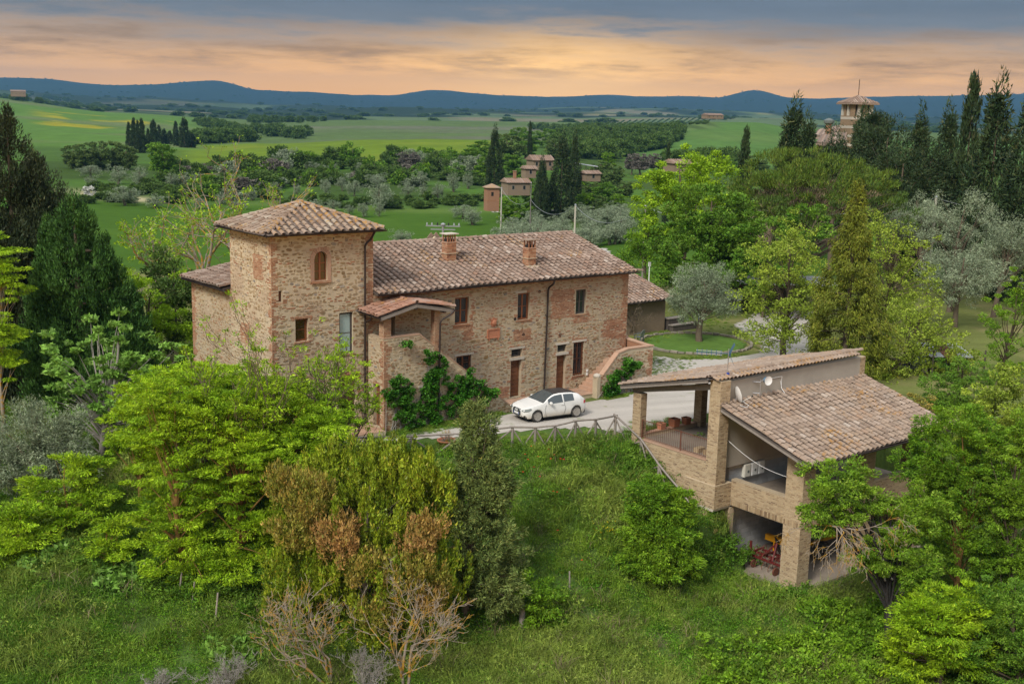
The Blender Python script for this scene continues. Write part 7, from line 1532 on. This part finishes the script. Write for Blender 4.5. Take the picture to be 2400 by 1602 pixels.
# cypresses in a row on the left, and lone ones
for k, (x, y0, y1, w) in enumerate(((1150,490,745,50),(1195,455,750,58),(1230,475,752,44),(1265,460,752,62),(1320,545,745,44),(1365,445,700,60),(1415,510,680,46),(1460,530,680,48),(1510,560,675,56),(1565,480,690,48),(1640,430,705,76),(1702,570,705,70))):
    a, b = 160+y0/3.789, 160+y1/3.789; pl_px('cypress_tree', CY[:2], x/3.789, b, b-a, w/3.789*1.08, 'dark cypress, %s from the left in the row on the left hillside' % ('first','second','third','fourth','fifth','sixth','seventh','eighth','ninth','tenth','eleventh','twelfth')[k], 'tree', 'cypress row on the left hillside', 12, 2.3)
for (x, y0, y1, w, pr, l) in ((1160, 298, 362, 38, 2, 'dark conical conifer left of the hamlet roofs'), (1242, 288, 318, 10, 0, 'small lone cypress above the hamlet'), (1268, 395, 482, 17, 0, 'slender cypress in front of the hamlet house'), (1272, 368, 470, 36, 2, 'dark bushy cypress beside the hamlet wall'), (1318, 318, 452, 56, 2, 'tallest dark cypress of the hamlet'), (1347, 310, 420, 30, 2, 'dark cypress just right of the tallest one in the hamlet'), (1565, 338, 372, 14, 0, 'short cypress top above the lime green trees'), (1740, 308, 425, 32, 0, 'lone dark cypress left of the umbrella pine'),
                              (2252, 192, 470, 40, 0, 'very slender tall cypress above the right hand olives'), (2312, 196, 500, 90, 2, 'tall broad cypress right of the slender one'), (2385, 238, 520, 90, 2, 'broad dark cypress at the right edge'), (2205, 250, 470, 60, 2, 'dark pointed cypress left of the slender one'), (1850, 240, 400, 74, 2, 'dark conifer left of the villa tower'), (1882, 272, 400, 56, 2, 'lower dark conifer against the villa roof'), (1832, 310, 395, 40, 2, 'small dark conifer behind the umbrella pine'), (2005, 262, 420, 50, 2, 'dark cypress hiding the foot of the villa tower'), (2140, 262, 470, 60, 2, 'dark cypress in front of the cedar')):
    dd = {1160: 330, 1242: 420, 1268: 255, 1272: 262, 1318: 265, 1347: 280, 1565: 250, 1740: 150, 2252: 118, 2312: 112, 2385: 108, 2205: 135, 1850: 140, 1882: 138, 1832: 145, 2005: 128, 2140: 122}[x]
    g = G(x, dd); dq = dep_of(g); zt = Dp(x, y0, dq).z; plant('cypress_tree', CY[pr], g, zt-g.z, w*dq/FPX*(1.5 if x > 1800 else 1.15), l, 'tree', None, rb.uniform(0, 6), 12, 2.3 if pr < 2 else 5.0)
# cedar mass behind the pine
for (x, y, w, h, dd, l) in ((2060, 350, 210, 190, 122, 'wide dark cedar right of the villa tower'), (2110, 420, 190, 180, 116, 'dark evergreen below the cedar'), (2005, 400, 90, 140, 125, 'dark evergreen between villa roof and cedar'), (1955, 372, 60, 60, 126, 'dark evergreen before the villa wing'), (2045, 300, 60, 90, 128, 'dark evergreen top touching the right of the villa tower'), (2180, 420, 120, 180, 118, 'dark evergreen beneath the pointed cypress')):
    tree('evergreen_tree', l, 'tree', G(x, dd), [B(x, y, w, h*.7, dd), B(x-w*.2, y+h*.25, w*.8, h*.6, dd-1), B(x+w*.2, y+h*.3, w*.8, h*.6, dd-1)], 'juniper', 150, 90, int(x), .3, nbr=20, mat='leaf_cypress', leaf=2.2, rc=.8)
# umbrella pine
d = 104; tree('umbrella_pine', 'broad umbrella pine with bright green crown before the villa', 'tree', G(1880, d), [B(1850, 395, 200, 90, d), B(1940, 400, 200, 90, d-1), B(1780, 440, 120, 90, d), B(2030, 430, 140, 90, d), B(1900, 430, 260, 100, d-2), B(1800, 470, 130, 90, d-1), B(1860, 500, 140, 80, d-1), B(2060, 470, 90, 80, d)], 'pine', 190, 115, 500, .4, 'bark', 90, leaf=1.6, rc=.95, lean=np.array(Dp(1870, 470, d)), frac=(.3, .95), extra=[([B(1850, 455, 200, 70, d+.5), B(1960, 460, 190, 70, d), B(1900, 480, 180, 60, d)], 'leaf_dry', 50, 60)])
tree('pine_tree', 'greyish lower pine boughs under the umbrella pine', 'tree', G(1820, 100), [B(1790, 500, 150, 90, 100), B(1840, 540, 140, 90, 99), B(1990, 510, 160, 90, 100), B(2080, 500, 110, 90, 101)], 'pine', 70, 80, 501, .25, 'bark', 50, mat='leaf_shrub', leaf=1.5, rc=.8)
# bright trees behind the yard
tree('lime_tree', 'tall yellow green lime tree behind the annex', 'tree', G(1610, 112), [B(1600, 420, 150, 130, 112), B(1660, 410, 130, 110, 113), B(1560, 500, 120, 140, 111), B(1640, 470, 170, 120, 111), B(1530, 450, 90, 120, 112)], 'lime', 170, 110, 510, .25, nbr=30, leaf=1.5, rc=.8)
tree('maple_tree', 'large fresh green maple standing behind the yard olive', 'tree', G(1660, 100), [B(1660, 500, 190, 130, 100), B(1620, 560, 170, 150, 99), B(1710, 560, 180, 150, 100), B(1660, 620, 250, 110, 98), B(1590, 640, 120, 80, 99), B(1750, 600, 110, 120, 100)], 'maple', 300, 120, 511, .3, nbr=30, leaf=1.3, rc=.7)
tree('hazel_shrub', 'green leafy thicket at the field corner right of the annex', 'shrub', G(1520, 112), [B(1500, 560, 90, 110, 112), B(1560, 590, 110, 120, 111), B(1480, 600, 60, 70, 112)], 'elm', 100, 90, 512, .15, nbr=14, leaf=1.5, rc=.7)
tree('leafy_shrub', 'dark green leafy shrub right of the maple', 'shrub', G(1800, 95), [B(1790, 560, 130, 120, 95), B(1820, 620, 140, 100, 94), B(1890, 540, 110, 130, 96)], 'maple', 110, 100, 513, .15, nbr=14, leaf=1.2, rc=.6)
# olive in the yard
d = 85.3; tree('olive_tree', 'olive tree standing alone on the round yard lawn', 'tree', (23.1, 6.8, -.28), [B(1640, 665, 130, 80, d), B(1600, 700, 90, 70, d), B(1690, 700, 100, 80, d), B(1650, 720, 140, 60, d), B(1620, 650, 60, 50, d), B(1680, 650, 70, 50, d)], 'olive', 190, 120, 520, .24, 'bark', 40, rc=.5, mode='out', frac=(.25, .9))
# spruce and mulberries behind the barn
p = Vector((22.4, -6.2, -.4)); rs = np.random.RandomState(530); d = dep_of(p); zt = Dp(1985, 425, d).z
cone_tree('spruce_tree', 'yellowish weeping spruce rising behind the barn roof', p, zt-p.z, [(0, 2.9), (.2, 2.6), (.45, 1.85), (.7, 1.05), (.88, .45), (1, .05)], 'juniper', 520, 85, 530, 'leaf_spruce', .2, leaf=1.35, rc=.42, mode='down', droop=.35, flat_=1.1, lumps=.2)
for k, (bx, dd, bl, l) in enumerate(((1850, 79, [(1830, 620, 180, 150), (1790, 700, 150, 130), (1860, 560, 130, 110), (1840, 740, 190, 120), (1800, 790, 130, 90), (1900, 680, 120, 160)], 'pale green mulberry left of the spruce'), (2080, 87, [(2080, 580, 190, 150), (2050, 660, 200, 150), (2130, 650, 150, 160), (2100, 720, 190, 130), (2030, 530, 110, 90)], 'pale green mulberry right of the spruce'), (2150, 76, [(2150, 780, 190, 130), (2090, 830, 170, 110), (2190, 850, 160, 110), (2060, 890, 140, 80), (2130, 740, 110, 70), (2230, 830, 130, 90), (2010, 850, 110, 90)], 'low spreading mulberry over the half hidden car'))):
    tree('mulberry_tree', l, 'tree', G(bx, dd), [B(*q, dd+((i % 3)-1)*.8) for i, q in enumerate(bl)], 'mulberry', 260, 46, 540+k, .2, 'bark', 70, group='mulberries behind the barn', leaf=1.1, rc=.55, shell=.15)
for k, (bx, dd, bl, l) in enumerate(((2240, 100, [(2240, 540, 190, 150), (2290, 510, 130, 110), (2190, 520, 120, 120), (2250, 600, 150, 90)], 'large grey olive in front of the slender cypress'), (2345, 98, [(2350, 600, 150, 150), (2390, 560, 110, 120)], 'grey olive at the right edge'), (2190, 110, [(2160, 510, 130, 90), (2110, 520, 90, 80)], 'greyish olive behind the right mulberry'), (2255, 92, [(2255, 660, 170, 110), (2200, 640, 110, 100), (2300, 640, 110, 90)], 'grey olive with forked trunk on the grass at the right'))):
    tree('olive_tree', l, 'tree', G(bx, dd), [B(*q, dd) for q in bl], 'olive', 130, 100, 550+k, .22, 'bark', 36, leaf=1.3, rc=.6, mode='any')
for k, (bx, dd, bl, sp, l, mt) in enumerate(((2370, 74, [(2370, 760, 140, 170), (2400, 680, 100, 130), (2350, 860, 120, 110)], 'elm', 'green elm at the right edge beside the lawn', 'leaf_elm'), (2330, 62, [(2330, 960, 150, 150), (2370, 900, 110, 120), (2280, 1010, 130, 90), (2390, 1000, 90, 150)], 'mulberry', 'half bare drooping willow at the right edge above the ash', 'leaf_mulberry'), (2060, 66, [(2050, 960, 150, 60), (2110, 990, 130, 60), (2000, 930, 110, 50), (2150, 950, 100, 70)], 'oak', 'low russet leaved scrub behind the barn roof', 'leaf_laurel_ochre'), (2280, 68, [(2260, 880, 130, 90), (2200, 910, 120, 70), (2230, 960, 120, 80)], 'elm', 'green shrub between willow and mulberry', 'leaf_maple'))):
    tree('leafy_tree', l, 'tree', G(bx, dd), [B(*q, dd) for q in bl], sp, 120, 80, 560+k, .12, 'bark', 34, mat=mt)
# sparse trees behind the tower, just coming into leaf
for k, (bx, dd, h, l) in enumerate(((478, 92, 11.0, 'nearly bare tree with few yellow green leaves left of the tower roof'), (560, 104, 12.0, 'nearly bare tree with crooked grey limbs behind the tower roof'), (400, 84, 7.5, 'small half bare tree behind the left wing roof'), (625, 112, 11.0, 'leafless pale tree directly behind the tower roof'))):
    g = G(bx, dd); bare('sparse_tree', l, g, h, .2, 5, 570+k, 'bark_lichen', 2, .55, .15, 'tree', 'lime', [5, 2, 6, 1][k], None, .35, .012, 'leaf_lime', .22, 1.2)
tree('blossom_bush', 'white flowering bush at the left end of the green field', 'shrub', GP(208, 462, 60), [B(208, 448, 26, 30, dep_of(GP(208, 462, 60)))], 'shrub', 20, 40, 580, .1, nbr=0, mat='petal_white', leaf=2.0)
# broadleaf trees of the middle distance
MD = [(385,425,92,80,0,'round bright green tree among the left olives'),(372,392,60,60,1,'upper part of the green trees left of the cypress row end'),(200,400,70,60,2,'soft green tree farthest left below the hillside'),(235,398,72,64,2,'soft green tree second from the left below the hillside'),(270,396,70,60,2,'soft green tree third from the left below the hillside'),(300,398,62,56,2,'soft green tree next to the cypress row'),(170,395,60,60,2,'soft green tree behind the left cypresses'),
      (1110,395,50,80,0,'green round tree at the left of the hamlet'),(1190,385,76,84,2,'olive green tree below the dark conifer of the hamlet'),(1145,420,58,70,1,'bright green tree above the brick turret'),(1250,345,40,60,0,'green tree behind the hamlet ridge'),(1215,330,34,50,1,'bright green tree left of the hamlet ridge'),(1285,345,44,50,0,'green tree behind the hamlet roofs'),(1230,450,46,50,1,'bright green tree before the hamlet house'),(1160,470,40,60,2,'willowy pale tree behind the brick turret'),(1400,435,50,60,2,'olive green tree right of the hamlet'),(1360,445,50,60,1,'bright tree right of the tall hamlet cypress'),(1340,475,42,60,1,'green bush in front of the hamlet cypresses'),(1375,490,40,60,0,'dark green bush at the hamlet lane'),(1205,462,26,34,1,'small bright tree hiding the foot of the pale hamlet house'),(1252,412,30,34,0,'green tree between the hamlet roofs'),(1300,470,40,46,1,'bright bush under the tall hamlet cypress'),(1180,448,34,36,2,'pale tree left of the hamlet house'),(1130,372,44,60,0,'green tree on the rise left of the dark conifer'),(1175,352,40,50,1,'bright tree top on the hamlet rise'),(1230,372,44,54,0,'green tree above the small hamlet house'),(1300,372,50,56,2,'green tree behind the tall hamlet cypresses'),(1200,410,50,60,0,'dark green tree left of the upper hamlet house'),(1160,430,44,56,1,'bright green tree left of the pale hamlet house'),(1420,470,44,64,0,'green tree at the lane right of the hamlet'),(1465,462,40,60,2,'green tree near the far lane'),(1385,462,40,60,2,'green tree in front of the small brick house'),(1330,405,40,44,0,'green tree squeezed behind the hamlet cypresses'),(1410,412,38,50,2,'tree behind the small brick house'),(1445,490,36,56,1,'bright tree at the upper edge of the grove'),(1650,395,34,60,2,'tree left of the lone cypress'),(1700,410,40,60,0,'dark green tree beside the lone cypress'),(1770,400,40,60,2,'tree between lone cypress and umbrella pine'),(1440,440,56,60,2,'yellowish tree between hamlet and lime tree'),(1480,410,46,40,3,'bare grey tree by the far lane'),(1500,412,50,50,3,'second bare grey tree by the far lane'),(1530,408,46,40,3,'third bare grey tree by the far lane'),(1425,395,40,40,1,'poplar behind the hamlet'),(960,398,40,60,3,'bare grey tree on the bank'),(1010,372,24,30,0,'small green tree on the bank edge')]
for (x, y, h, w, k, l) in MD: pl_px('broadleaf_tree', [MP[k]], x, y, h, w, l, 'tree', None, 7.8, 7.0)
# ---------------------------------------------------------------- far woods and hedges: one mass each
def wood(name, rects, n, seed, h, label, protos, h0=2.6):
    rs = np.random.RandomState(seed); pts = []; sc = []
    for (x0, y0, x1, y1, wd, k) in rects:
        for i in range(int(n*k)):
            t = rs.rand(); g = GP(x0+(x1-x0)*t+rs.normal(0, 3), y0+(y1-y0)*t+rs.uniform(-wd, wd), 200, 14000); pts.append(tuple(g)); sc.append(h*rs.uniform(.6, 1.3)/h0)
    n = len(pts); s = np.array(sc); gn_scatter(name, np.array(pts), rs.randint(0, len(protos), n), np.stack([np.zeros(n), np.zeros(n), rs.uniform(0, 6.28, n)], 1), np.stack([s, s, s], 1), protos, label)
LOWB = [b[0] for b in BL]
wood('hill_wood', [(1300, 335, 1590, 320, 16, 1.6), (1330, 365, 1450, 350, 10, .6), (1310, 318, 1400, 320, 8, .3), (1420, 372, 1560, 340, 6, .4), (1250, 300, 1420, 312, 6, .4), (1560, 400, 1720, 392, 8, .5)], 90, 600, 6, 'wood filling the hollow below the vineyard hill', LOWB)
wood('hedgerow', [(470, 292, 600, 322, 2, .6), (440, 335, 580, 330, 4, .7), (600, 312, 720, 322, 5, .6), (30, 232, 270, 260, 3, 1.0), (100, 228, 160, 236, 4, .5), (5, 226, 75, 226, 3, .35), (1640, 279, 1720, 280, 1.5, .2), (590, 288, 760, 286, 2, .2)], 90, 601, 7, 'dark hedgerows across the far fields', LOWB)
def skyline():
    rs = np.random.RandomState(9); pts = []; sc = []
    for i in range(600):
        x = rs.uniform(-100, 2500); r = rs.choice([9000, 8600, 7600, 6600, 5600]); g = G(x, r+rs.normal(0, 120)); pts.append(tuple(g)); sc.append(rs.uniform(3, 6)/2.6)
    for i in range(700):
        x = rs.uniform(-100, 2500); r = rs.uniform(1800, 5200); g = G(x, r)
        if hnoise(np.array([g.x]), np.array([g.y]), 420, 1)[0]+.6*hnoise(np.array([g.x]), np.array([g.y]), 170, 5)[0] > -.1: pts.append(tuple(g)); sc.append(rs.uniform(5, 9)/2.6)
    n = len(pts); s = np.array(sc); gn_scatter('distant_wood', np.array(pts), rs.randint(0, 2, n), np.stack([np.zeros(n), np.zeros(n), rs.uniform(0, 6, n)], 1), np.stack([s*2.2, s*2.2, s], 1), LOWB, 'far off woods on the hills and the skyline ridge')
skyline()
def vineyard():
    pts = []; rs = np.random.RandomState(3)
    for row in range(22):
        x = 1330+row*15
        for k in range(26):
            t = k/25; g = GP(x+26*t+row*.2, 304-14*(row/22)-16*t*(1.0), 300, 3000); pts.append(tuple(g))
    n = len(pts); s = np.full(n, .75); gn_scatter('vineyard', np.array(pts), rs.randint(0, 2, n), np.stack([np.zeros(n), np.zeros(n), rs.uniform(0, 6, n)], 1), np.stack([s*1.3, s*1.3, s*.8], 1), LOWB, 'rows of an olive or vine plantation on the far hill')
vineyard()
# ---------------------------------------------------------------- buildings and poles of the middle distance
def far_house(name, label, px, dep, w, dpt, h, rh, wallm='pale_wall', roofm='tile', yaw=0.35, base_z=None, chim=None, wins=2):
    g = G(px, dep); c = math.cos(yaw-YAW); s = math.sin(yaw-YAW); U = Vector((c, s, 0)); V = Vector((-s, c, 0)); t = thing(name, label, 'house', g); o = g-U*w/2-V*dpt/2-UZ*.5
    if base_z is not None: o.z = base_z-.5
    MB().obox(o, U, V, UZ, w, dpt, h+.5).build('wall', MT[wallm], t); z = o+UZ*(h+.5)
    e = .35; a, b = z-U*e-V*e, z+U*(w+e)-V*e; c1, d1 = z+U*(w+e)+V*(dpt+e), z-U*e+V*(dpt+e); r0, r1 = z-U*e+V*dpt/2+UZ*rh, z+U*(w+e)+V*dpt/2+UZ*rh
    rf = MB().add([a, b, c1, d1, r0, r1], [(0, 1, 5, 4), (2, 3, 4, 5), (0, 4, 3), (1, 2, 5), (0, 3, 2, 1)]).build('roof', MT[roofm], t)
    for q0, q1 in ((a, r0), (b, r1)): pass
    sl_ = (r0-a); n = int((w+2*e)/.5)
    for k in range(n): p = a+U*(.25+k*(w+2*e)/n); MB().beam(p+UZ*.05, p+sl_+UZ*.05, .16, .1).build('tile_row', MT[roofm], rf)
    for k in range(wins):
        p = o+U*(w*(k+.5)/wins-.4)-V*.02+UZ*(h*.55); wi = MB().obox(p, U, V, UZ, .7, .1, 1.0).build('window', MT['wood_grey'], t); MB().obox(p+U*.1-V*.01+UZ*.1, U, V, UZ, .5, .05, .8).build('pane', MT['glass'], wi)
    if chim: p = z+U*(w*chim[0])+V*dpt*.4; ch = MB().obox(p, U, V, UZ, .6, .6, rh+chim[1]).build('chimney', MT['red_plaster'], t); MB().obox(p-U*.1-V*.1+UZ*(rh+chim[1]+.002), U, V, UZ, .8, .8, .15).build('cap', MT['tile_tower'], ch)
    return t
def hz(px, py, dep): return Dp(px, py, dep).z
far_house('hamlet_house', 'low pale hamlet house with red chimney beside the cypress', 1210, 262, 5.2, 4.5, 2.3, .9, chim=(.38, 1.5), base_z=hz(1208, 450, 262))
far_house('hamlet_house', 'upper hamlet house with long grey tiled roof', 1266, 290, 5.2, 5, 1.9, 1.2, base_z=hz(1262, 392, 290), wins=3)
far_house('hamlet_house', 'small hamlet house between the two larger roofs', 1240, 276, 2.6, 3, 1.6, .7, base_z=hz(1240, 410, 276), wins=1)
far_house('hamlet_house', 'small brick house right of the tall hamlet cypresses', 1385, 280, 3.6, 4, 1.3, .7, base_z=hz(1388, 418, 280), wins=1)
for k, (px, dd, h, w, kk, l) in enumerate(((1192, 256, 4.0, 5.0, 1, 'bright shrub at the left corner of the pale hamlet house'), (1228, 255, 3.4, 4.6, 0, 'green shrub at the right corner of the pale hamlet house'), (1250, 268, 4.5, 5.0, 0, 'tree before the small middle hamlet house'), (1290, 280, 5.0, 6.0, 0, 'tree before the upper hamlet house'), (1375, 272, 3.6, 5.0, 1, 'shrub before the small brick house'), (1402, 272, 3.4, 5.0, 2, 'shrub at the right corner of the small brick house'))):
    plant('hamlet_tree', MP[kk], G(px, dd), h*1.5, w*1.15, l, 'tree', 'trees round the hamlet houses', k, 7.8, 7.0)
far_house('farm_roof', 'pale roofed farm half hidden behind the lime trees', 1598, 240, 6, 5, 1.5, .8, base_z=hz(1610, 399, 240))
far_house('hill_farm', 'brick farmhouse on top of the vineyard hill', 1668, 905, 14, 9, 2.2, 1.4, 'brick_brown', base_z=hz(1668, 277, 905), wins=4)
far_house('hill_villa', 'large brick villa on the ridge at the far left', 45, 1560, 18, 13, 6, 2.2, 'brick_brown', base_z=hz(45, 226, 1560), wins=4)
g = G(1362, 285); t = thing('carport', 'small carport with pale metal roof in the hamlet', 'shed', g); z = hz(1362, 382, 285); MB().obox(Vector((g.x-2.6, g.y-1, z)), Vector((.8, -.6, -.12)).normalized(), Vector((.6, .8, 0)), UZ, 5.5, 4, .12).build('roof', MT['metal_roof'], t)
for k in range(3): MB().tube([(g.x-2+k*1.9, g.y-.6-k*1.4, z-3), (g.x-2+k*1.9, g.y-.6-k*1.4, z-.1-k*.15)], .08, 6).build('post', MT['wood_dark'], t)
# brick turret with pyramid roof
g = G(1154, 236); g.z = hz(1154, 487, 236); t = thing('brick_turret', 'small square brick turret with hipped tile roof by the lane', 'tower', g); w_ = 1.25; h_ = 4.2; C1 = Matrix.Rotation(-.35, 3, 'Z')
def rot(v): return g+C1 @ Vector(v)
m = MB(); m.add([rot(p) for p in ((-w_,-w_,-.5),(w_,-w_,-.5),(w_,w_,-.5),(-w_,w_,-.5),(-w_,-w_,h_),(w_,-w_,h_),(w_,w_,h_),(-w_,w_,h_))], [(0,3,2,1),(4,5,6,7),(0,1,5,4),(1,2,6,5),(2,3,7,6),(3,0,4,7)]).build('wall', MT['red_plaster'], t)
e = w_+.3; m = MB(); m.add([rot(p) for p in ((-e,-e,h_),(e,-e,h_),(e,e,h_),(-e,e,h_),(0,0,h_+.75),(-e,-e,h_-.12),(e,-e,h_-.12),(e,e,h_-.12),(-e,e,h_-.12))], [(0,1,4),(1,2,4),(2,3,4),(3,0,4),(0,5,6,1),(1,6,7,2),(2,7,8,3),(3,8,5,0),(5,8,7,6)]).build('roof', MT['tile_tower'], t)
m = MB(); m.add([rot(p) for p in ((-.5,-w_-.01,2.5),(.0,-w_-.01,2.5),(.0,-w_-.01,3.3),(-.5,-w_-.01,3.3),(-.5,-w_+.1,2.5),(.0,-w_+.1,2.5),(.0,-w_+.1,3.3),(-.5,-w_+.1,3.3))], [(0,1,2,3),(4,7,6,5),(0,4,5,1),(1,5,6,2),(2,6,7,3),(3,7,4,0)]).build('window', MT['black'], t)
m = MB(); m.add([rot(p) for p in ((-w_-.03,-w_-.03,1.55),(w_+.03,-w_-.03,1.55),(w_+.03,w_,1.55),(-w_-.03,w_,1.55),(-w_-.03,-w_-.03,1.68),(w_+.03,-w_-.03,1.68),(w_+.03,w_,1.68),(-w_-.03,w_,1.68))], [(0,3,2,1),(4,5,6,7),(0,1,5,4),(1,2,6,5),(2,3,7,6),(3,0,4,7)]).build('band', MT['brick_red'], t)
# the villa with its tower
g = G(1994, 165); vz = hz(2015, 420, 165); t = thing('villa', 'brick villa with square lookout tower among the right hand cypresses', 'house', Vector((g.x, g.y, vz)))
cU, cV = Vector((math.cos(.5), -math.sin(.5), 0)), Vector((math.sin(.5), math.cos(.5), 0)); s_ = 165/FPX; tw2 = 70*s_*.5*.76
o = Vector((g.x, g.y, 0)); zt = hz(2010, 262, 165); ze = hz(2010, 243, 165); za = hz(2010, 226, 165)
MB().obox(o-cU*tw2-cV*tw2+UZ*vz, cU, cV, UZ, 2*tw2, 2*tw2, zt-.6-vz).build('tower_wall', MT['brick_brown'], t)
for k in range(5): MB().obox(o-cU*(tw2+.01)-cV*(tw2+.01)+UZ*(zt-1.1-k*1.2), cU, cV, UZ, 2*tw2+.02, 2*tw2+.02, .35).build('pale_band', MT['pale_stone'], t)
hh = ze-(zt-.6)
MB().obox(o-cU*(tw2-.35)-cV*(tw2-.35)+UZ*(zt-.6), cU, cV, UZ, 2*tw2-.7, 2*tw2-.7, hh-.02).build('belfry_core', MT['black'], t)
for a in range(4):
    for b in range(4):
        if a in (0, 3) or b in (0, 3):
            p = o+cU*(-tw2+a*(2*tw2-.55)/3)+cV*(-tw2+b*(2*tw2-.55)/3)+UZ*(zt-.598); MB().obox(p, cU, cV, UZ, .55, .55, hh).build('belfry_pier', MT['pale_stone' if (a+b) % 2 else 'brick_brown'], t)
e = tw2+.55; cs_ = [o+cU*x*e+cV*y*e+UZ*ze for x, y in ((-1,-1),(1,-1),(1,1),(-1,1))]; vr = MB().add([*cs_, o+UZ*za, *[p-UZ*.2 for p in cs_]], [(0,1,4),(1,2,4),(2,3,4),(3,0,4),(0,5,6,1),(1,6,7,2),(2,7,8,3),(3,8,5,0),(5,8,7,6)]).build('tower_roof', MT['tile'], t)
for i in range(4):
    for k in range(1, 12):
        a, b = cs_[i], cs_[(i+1) % 4]; u = k/12; p = a.lerp(b, u); top_ = o+UZ*za; q = p.lerp(a.lerp(b, .5).lerp(top_, 1), 1-abs(2*u-1)) if 0 else p+(top_-a.lerp(b, .5))*(1-abs(2*u-1)); MB().beam(p+UZ*.06, q+UZ*.06, .2, .1).build('tile_row', MT['tile'], vr)
MB().tube([o+UZ*za, o+UZ*(za+2.2)], .05, 6).build('finial', MT['iron'], t)
def vroof(x0, y0, x1, y1, x2, y2, x3, y3, d0, d1, nm):
    a, b, c, dd = Dp(x0, y0, d0), Dp(x1, y1, d0), Dp(x2, y2, d1), Dp(x3, y3, d1); r_ = MB().add([a, b, c, dd, *[p-UZ*.3 for p in (a, b, c, dd)]], [(0,1,2,3),(7,6,5,4),(0,4,5,1),(1,5,6,2),(2,6,7,3),(3,7,4,0)]).build(nm, MT['tile'], t)
    n = 14
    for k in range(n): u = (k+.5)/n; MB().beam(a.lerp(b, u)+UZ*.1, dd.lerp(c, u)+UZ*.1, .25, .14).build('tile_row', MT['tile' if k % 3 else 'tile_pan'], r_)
vroof(1912, 336, 1985, 338, 1985, 312, 1925, 318, 152, 158, 'wing_roof'); vroof(1905, 322, 1960, 316, 1975, 294, 1918, 306, 160, 167, 'main_roof')
p = Dp(1915, 350, 153); q = Dp(1985, 350, 153); MB().prism([(0, 0), ((q-p).length, 0), ((q-p).length, 8), (0, 8)], p-UZ*7.4, (q-p).normalized(), UZ, (q-p).normalized().cross(UZ), .5).build('wall', MT['red_plaster'], t)
p = Dp(1942, 300, 158); MB().tube([p-UZ*1.2, p+UZ*.5], .4, 10).build('chimney', MT['red_plaster'], t); MB().lathe([(.45, 0), (.7, .15), (.72, .5), (.4, .7), (.1, .8)], p+UZ*.5, 12).build('chimney_cap', MT['tank_grey'], t)
# poles and wires
def pole(label, px, dep, ytop, r, mat, head=None):
    g = G(px, dep); zt = Dp(px, ytop, dep_of(g)).z; t = thing('utility_pole', label, 'pole', g); MB().tube([g-UZ*.3, Vector((g.x, g.y, zt))], [r*1.2, r*.85], 8).build('shaft', MT[mat], t, 50); top = Vector((g.x, g.y, zt))
    if head:
        cr_ = Vector((.795, -.607, 0))
        for k, (dz, L_) in enumerate(((0, 1.4), (-.28, 1.0))): MB().beam(top+UZ*dz-cr_*L_, top+UZ*dz+cr_*L_, .09, .09).build('cross_arm', MT['steel'], t)
        for s in (-1.3, -.9, -.45, .45, .9, 1.3): MB().lathe([(.04, 0), (.075, .05), (.04, .1), (.075, .14), (.04, .18), (.06, .22)], top+cr_*s+UZ*.05, 8).build('insulator', MT['steel' if abs(s) > .8 else 'black'], t)
        MB().lathe([(.2, 0), (.2, .12), (.05, .2)], top+UZ*.06, 10).build('cap', MT['steel'], t)
    else: MB().lathe([(r, 0), (r*1.2, .1), (r*.3, .22)], top, 8).build('cap', MT['steel'], t)
    return top
T_ = [pole('wooden pole beside the brick turret', 1177, 232, 440, .13, 'wood_pale'), pole('thin grey pole before the hamlet house', 1246, 215, 428, .09, 'wood_grey'), pole('pale concrete pole rising from the olive grove', 1351, 180, 479, .16, 'pale_stone'), pole('wooden pole in front of the lime tree', 1513, 128, 482, .10, 'wood_grey')]
U_ = pole('steel pole with cross arms and insulators behind the farmhouse roof', 1038, 95, 526, .11, 'steel', True)
Rp = pole('wooden pole standing among the right hand olives', 2188, 114, 461, .14, 'wood_pale')
def wire(label, a, b, sag, r=.03):
    MB().tube([a.lerp(b, k/14)-UZ*sag*4*(k/14)*(1-k/14) for k in range(15)], r, 4).build('wire', MT['wire'], None, label=label, category='wire')
wire('sagging wire between the turret pole and the thin grey pole', T_[0], T_[1]-UZ*3.0, 1.8); wire('sagging wire between the thin grey pole and the concrete pole', T_[1]-UZ*3.0, T_[2], 2.0); wire('sagging wire between the concrete pole and the lime tree pole', T_[2], T_[3], 2.2); wire('wire running from the lime tree pole behind the maple', T_[3], Dp(1760, 500, 115), 1.0)
wire('wire to the left of the pole among the right hand olives', Rp, Dp(1700, 470, 130), 1.6, .025); wire('wire to the right of the pole among the right hand olives', Rp, Dp(2460, 478, 116), .8, .025)
# haze: pale air between the camera and the hills
def haze():
    m, t = new_mat('haze_air'); v = t.add('ShaderNodeVolumePrincipled', {'Color': (0.13, 0.31, 0.56), 'Density': HAZE, 'Anisotropy': 0.0}); o = t.add('ShaderNodeOutputMaterial'); t.l.new(v.outputs[0], o.inputs['Volume'])
    f = Vector((math.sin(YAW), math.cos(YAW), 0)); r = Vector((f.y, -f.x, 0)); c = Vector((CAM[0], CAM[1], 0)); c.z = float(zlow)-1.5
    MB().obox(c-f*60-r*26000, r, f, UZ, 40000, 10300, 290-c.z).build('haze', m, None, kind='stuff', label='thin blue evening haze over the valley')
HAZE = 9e-5
haze()
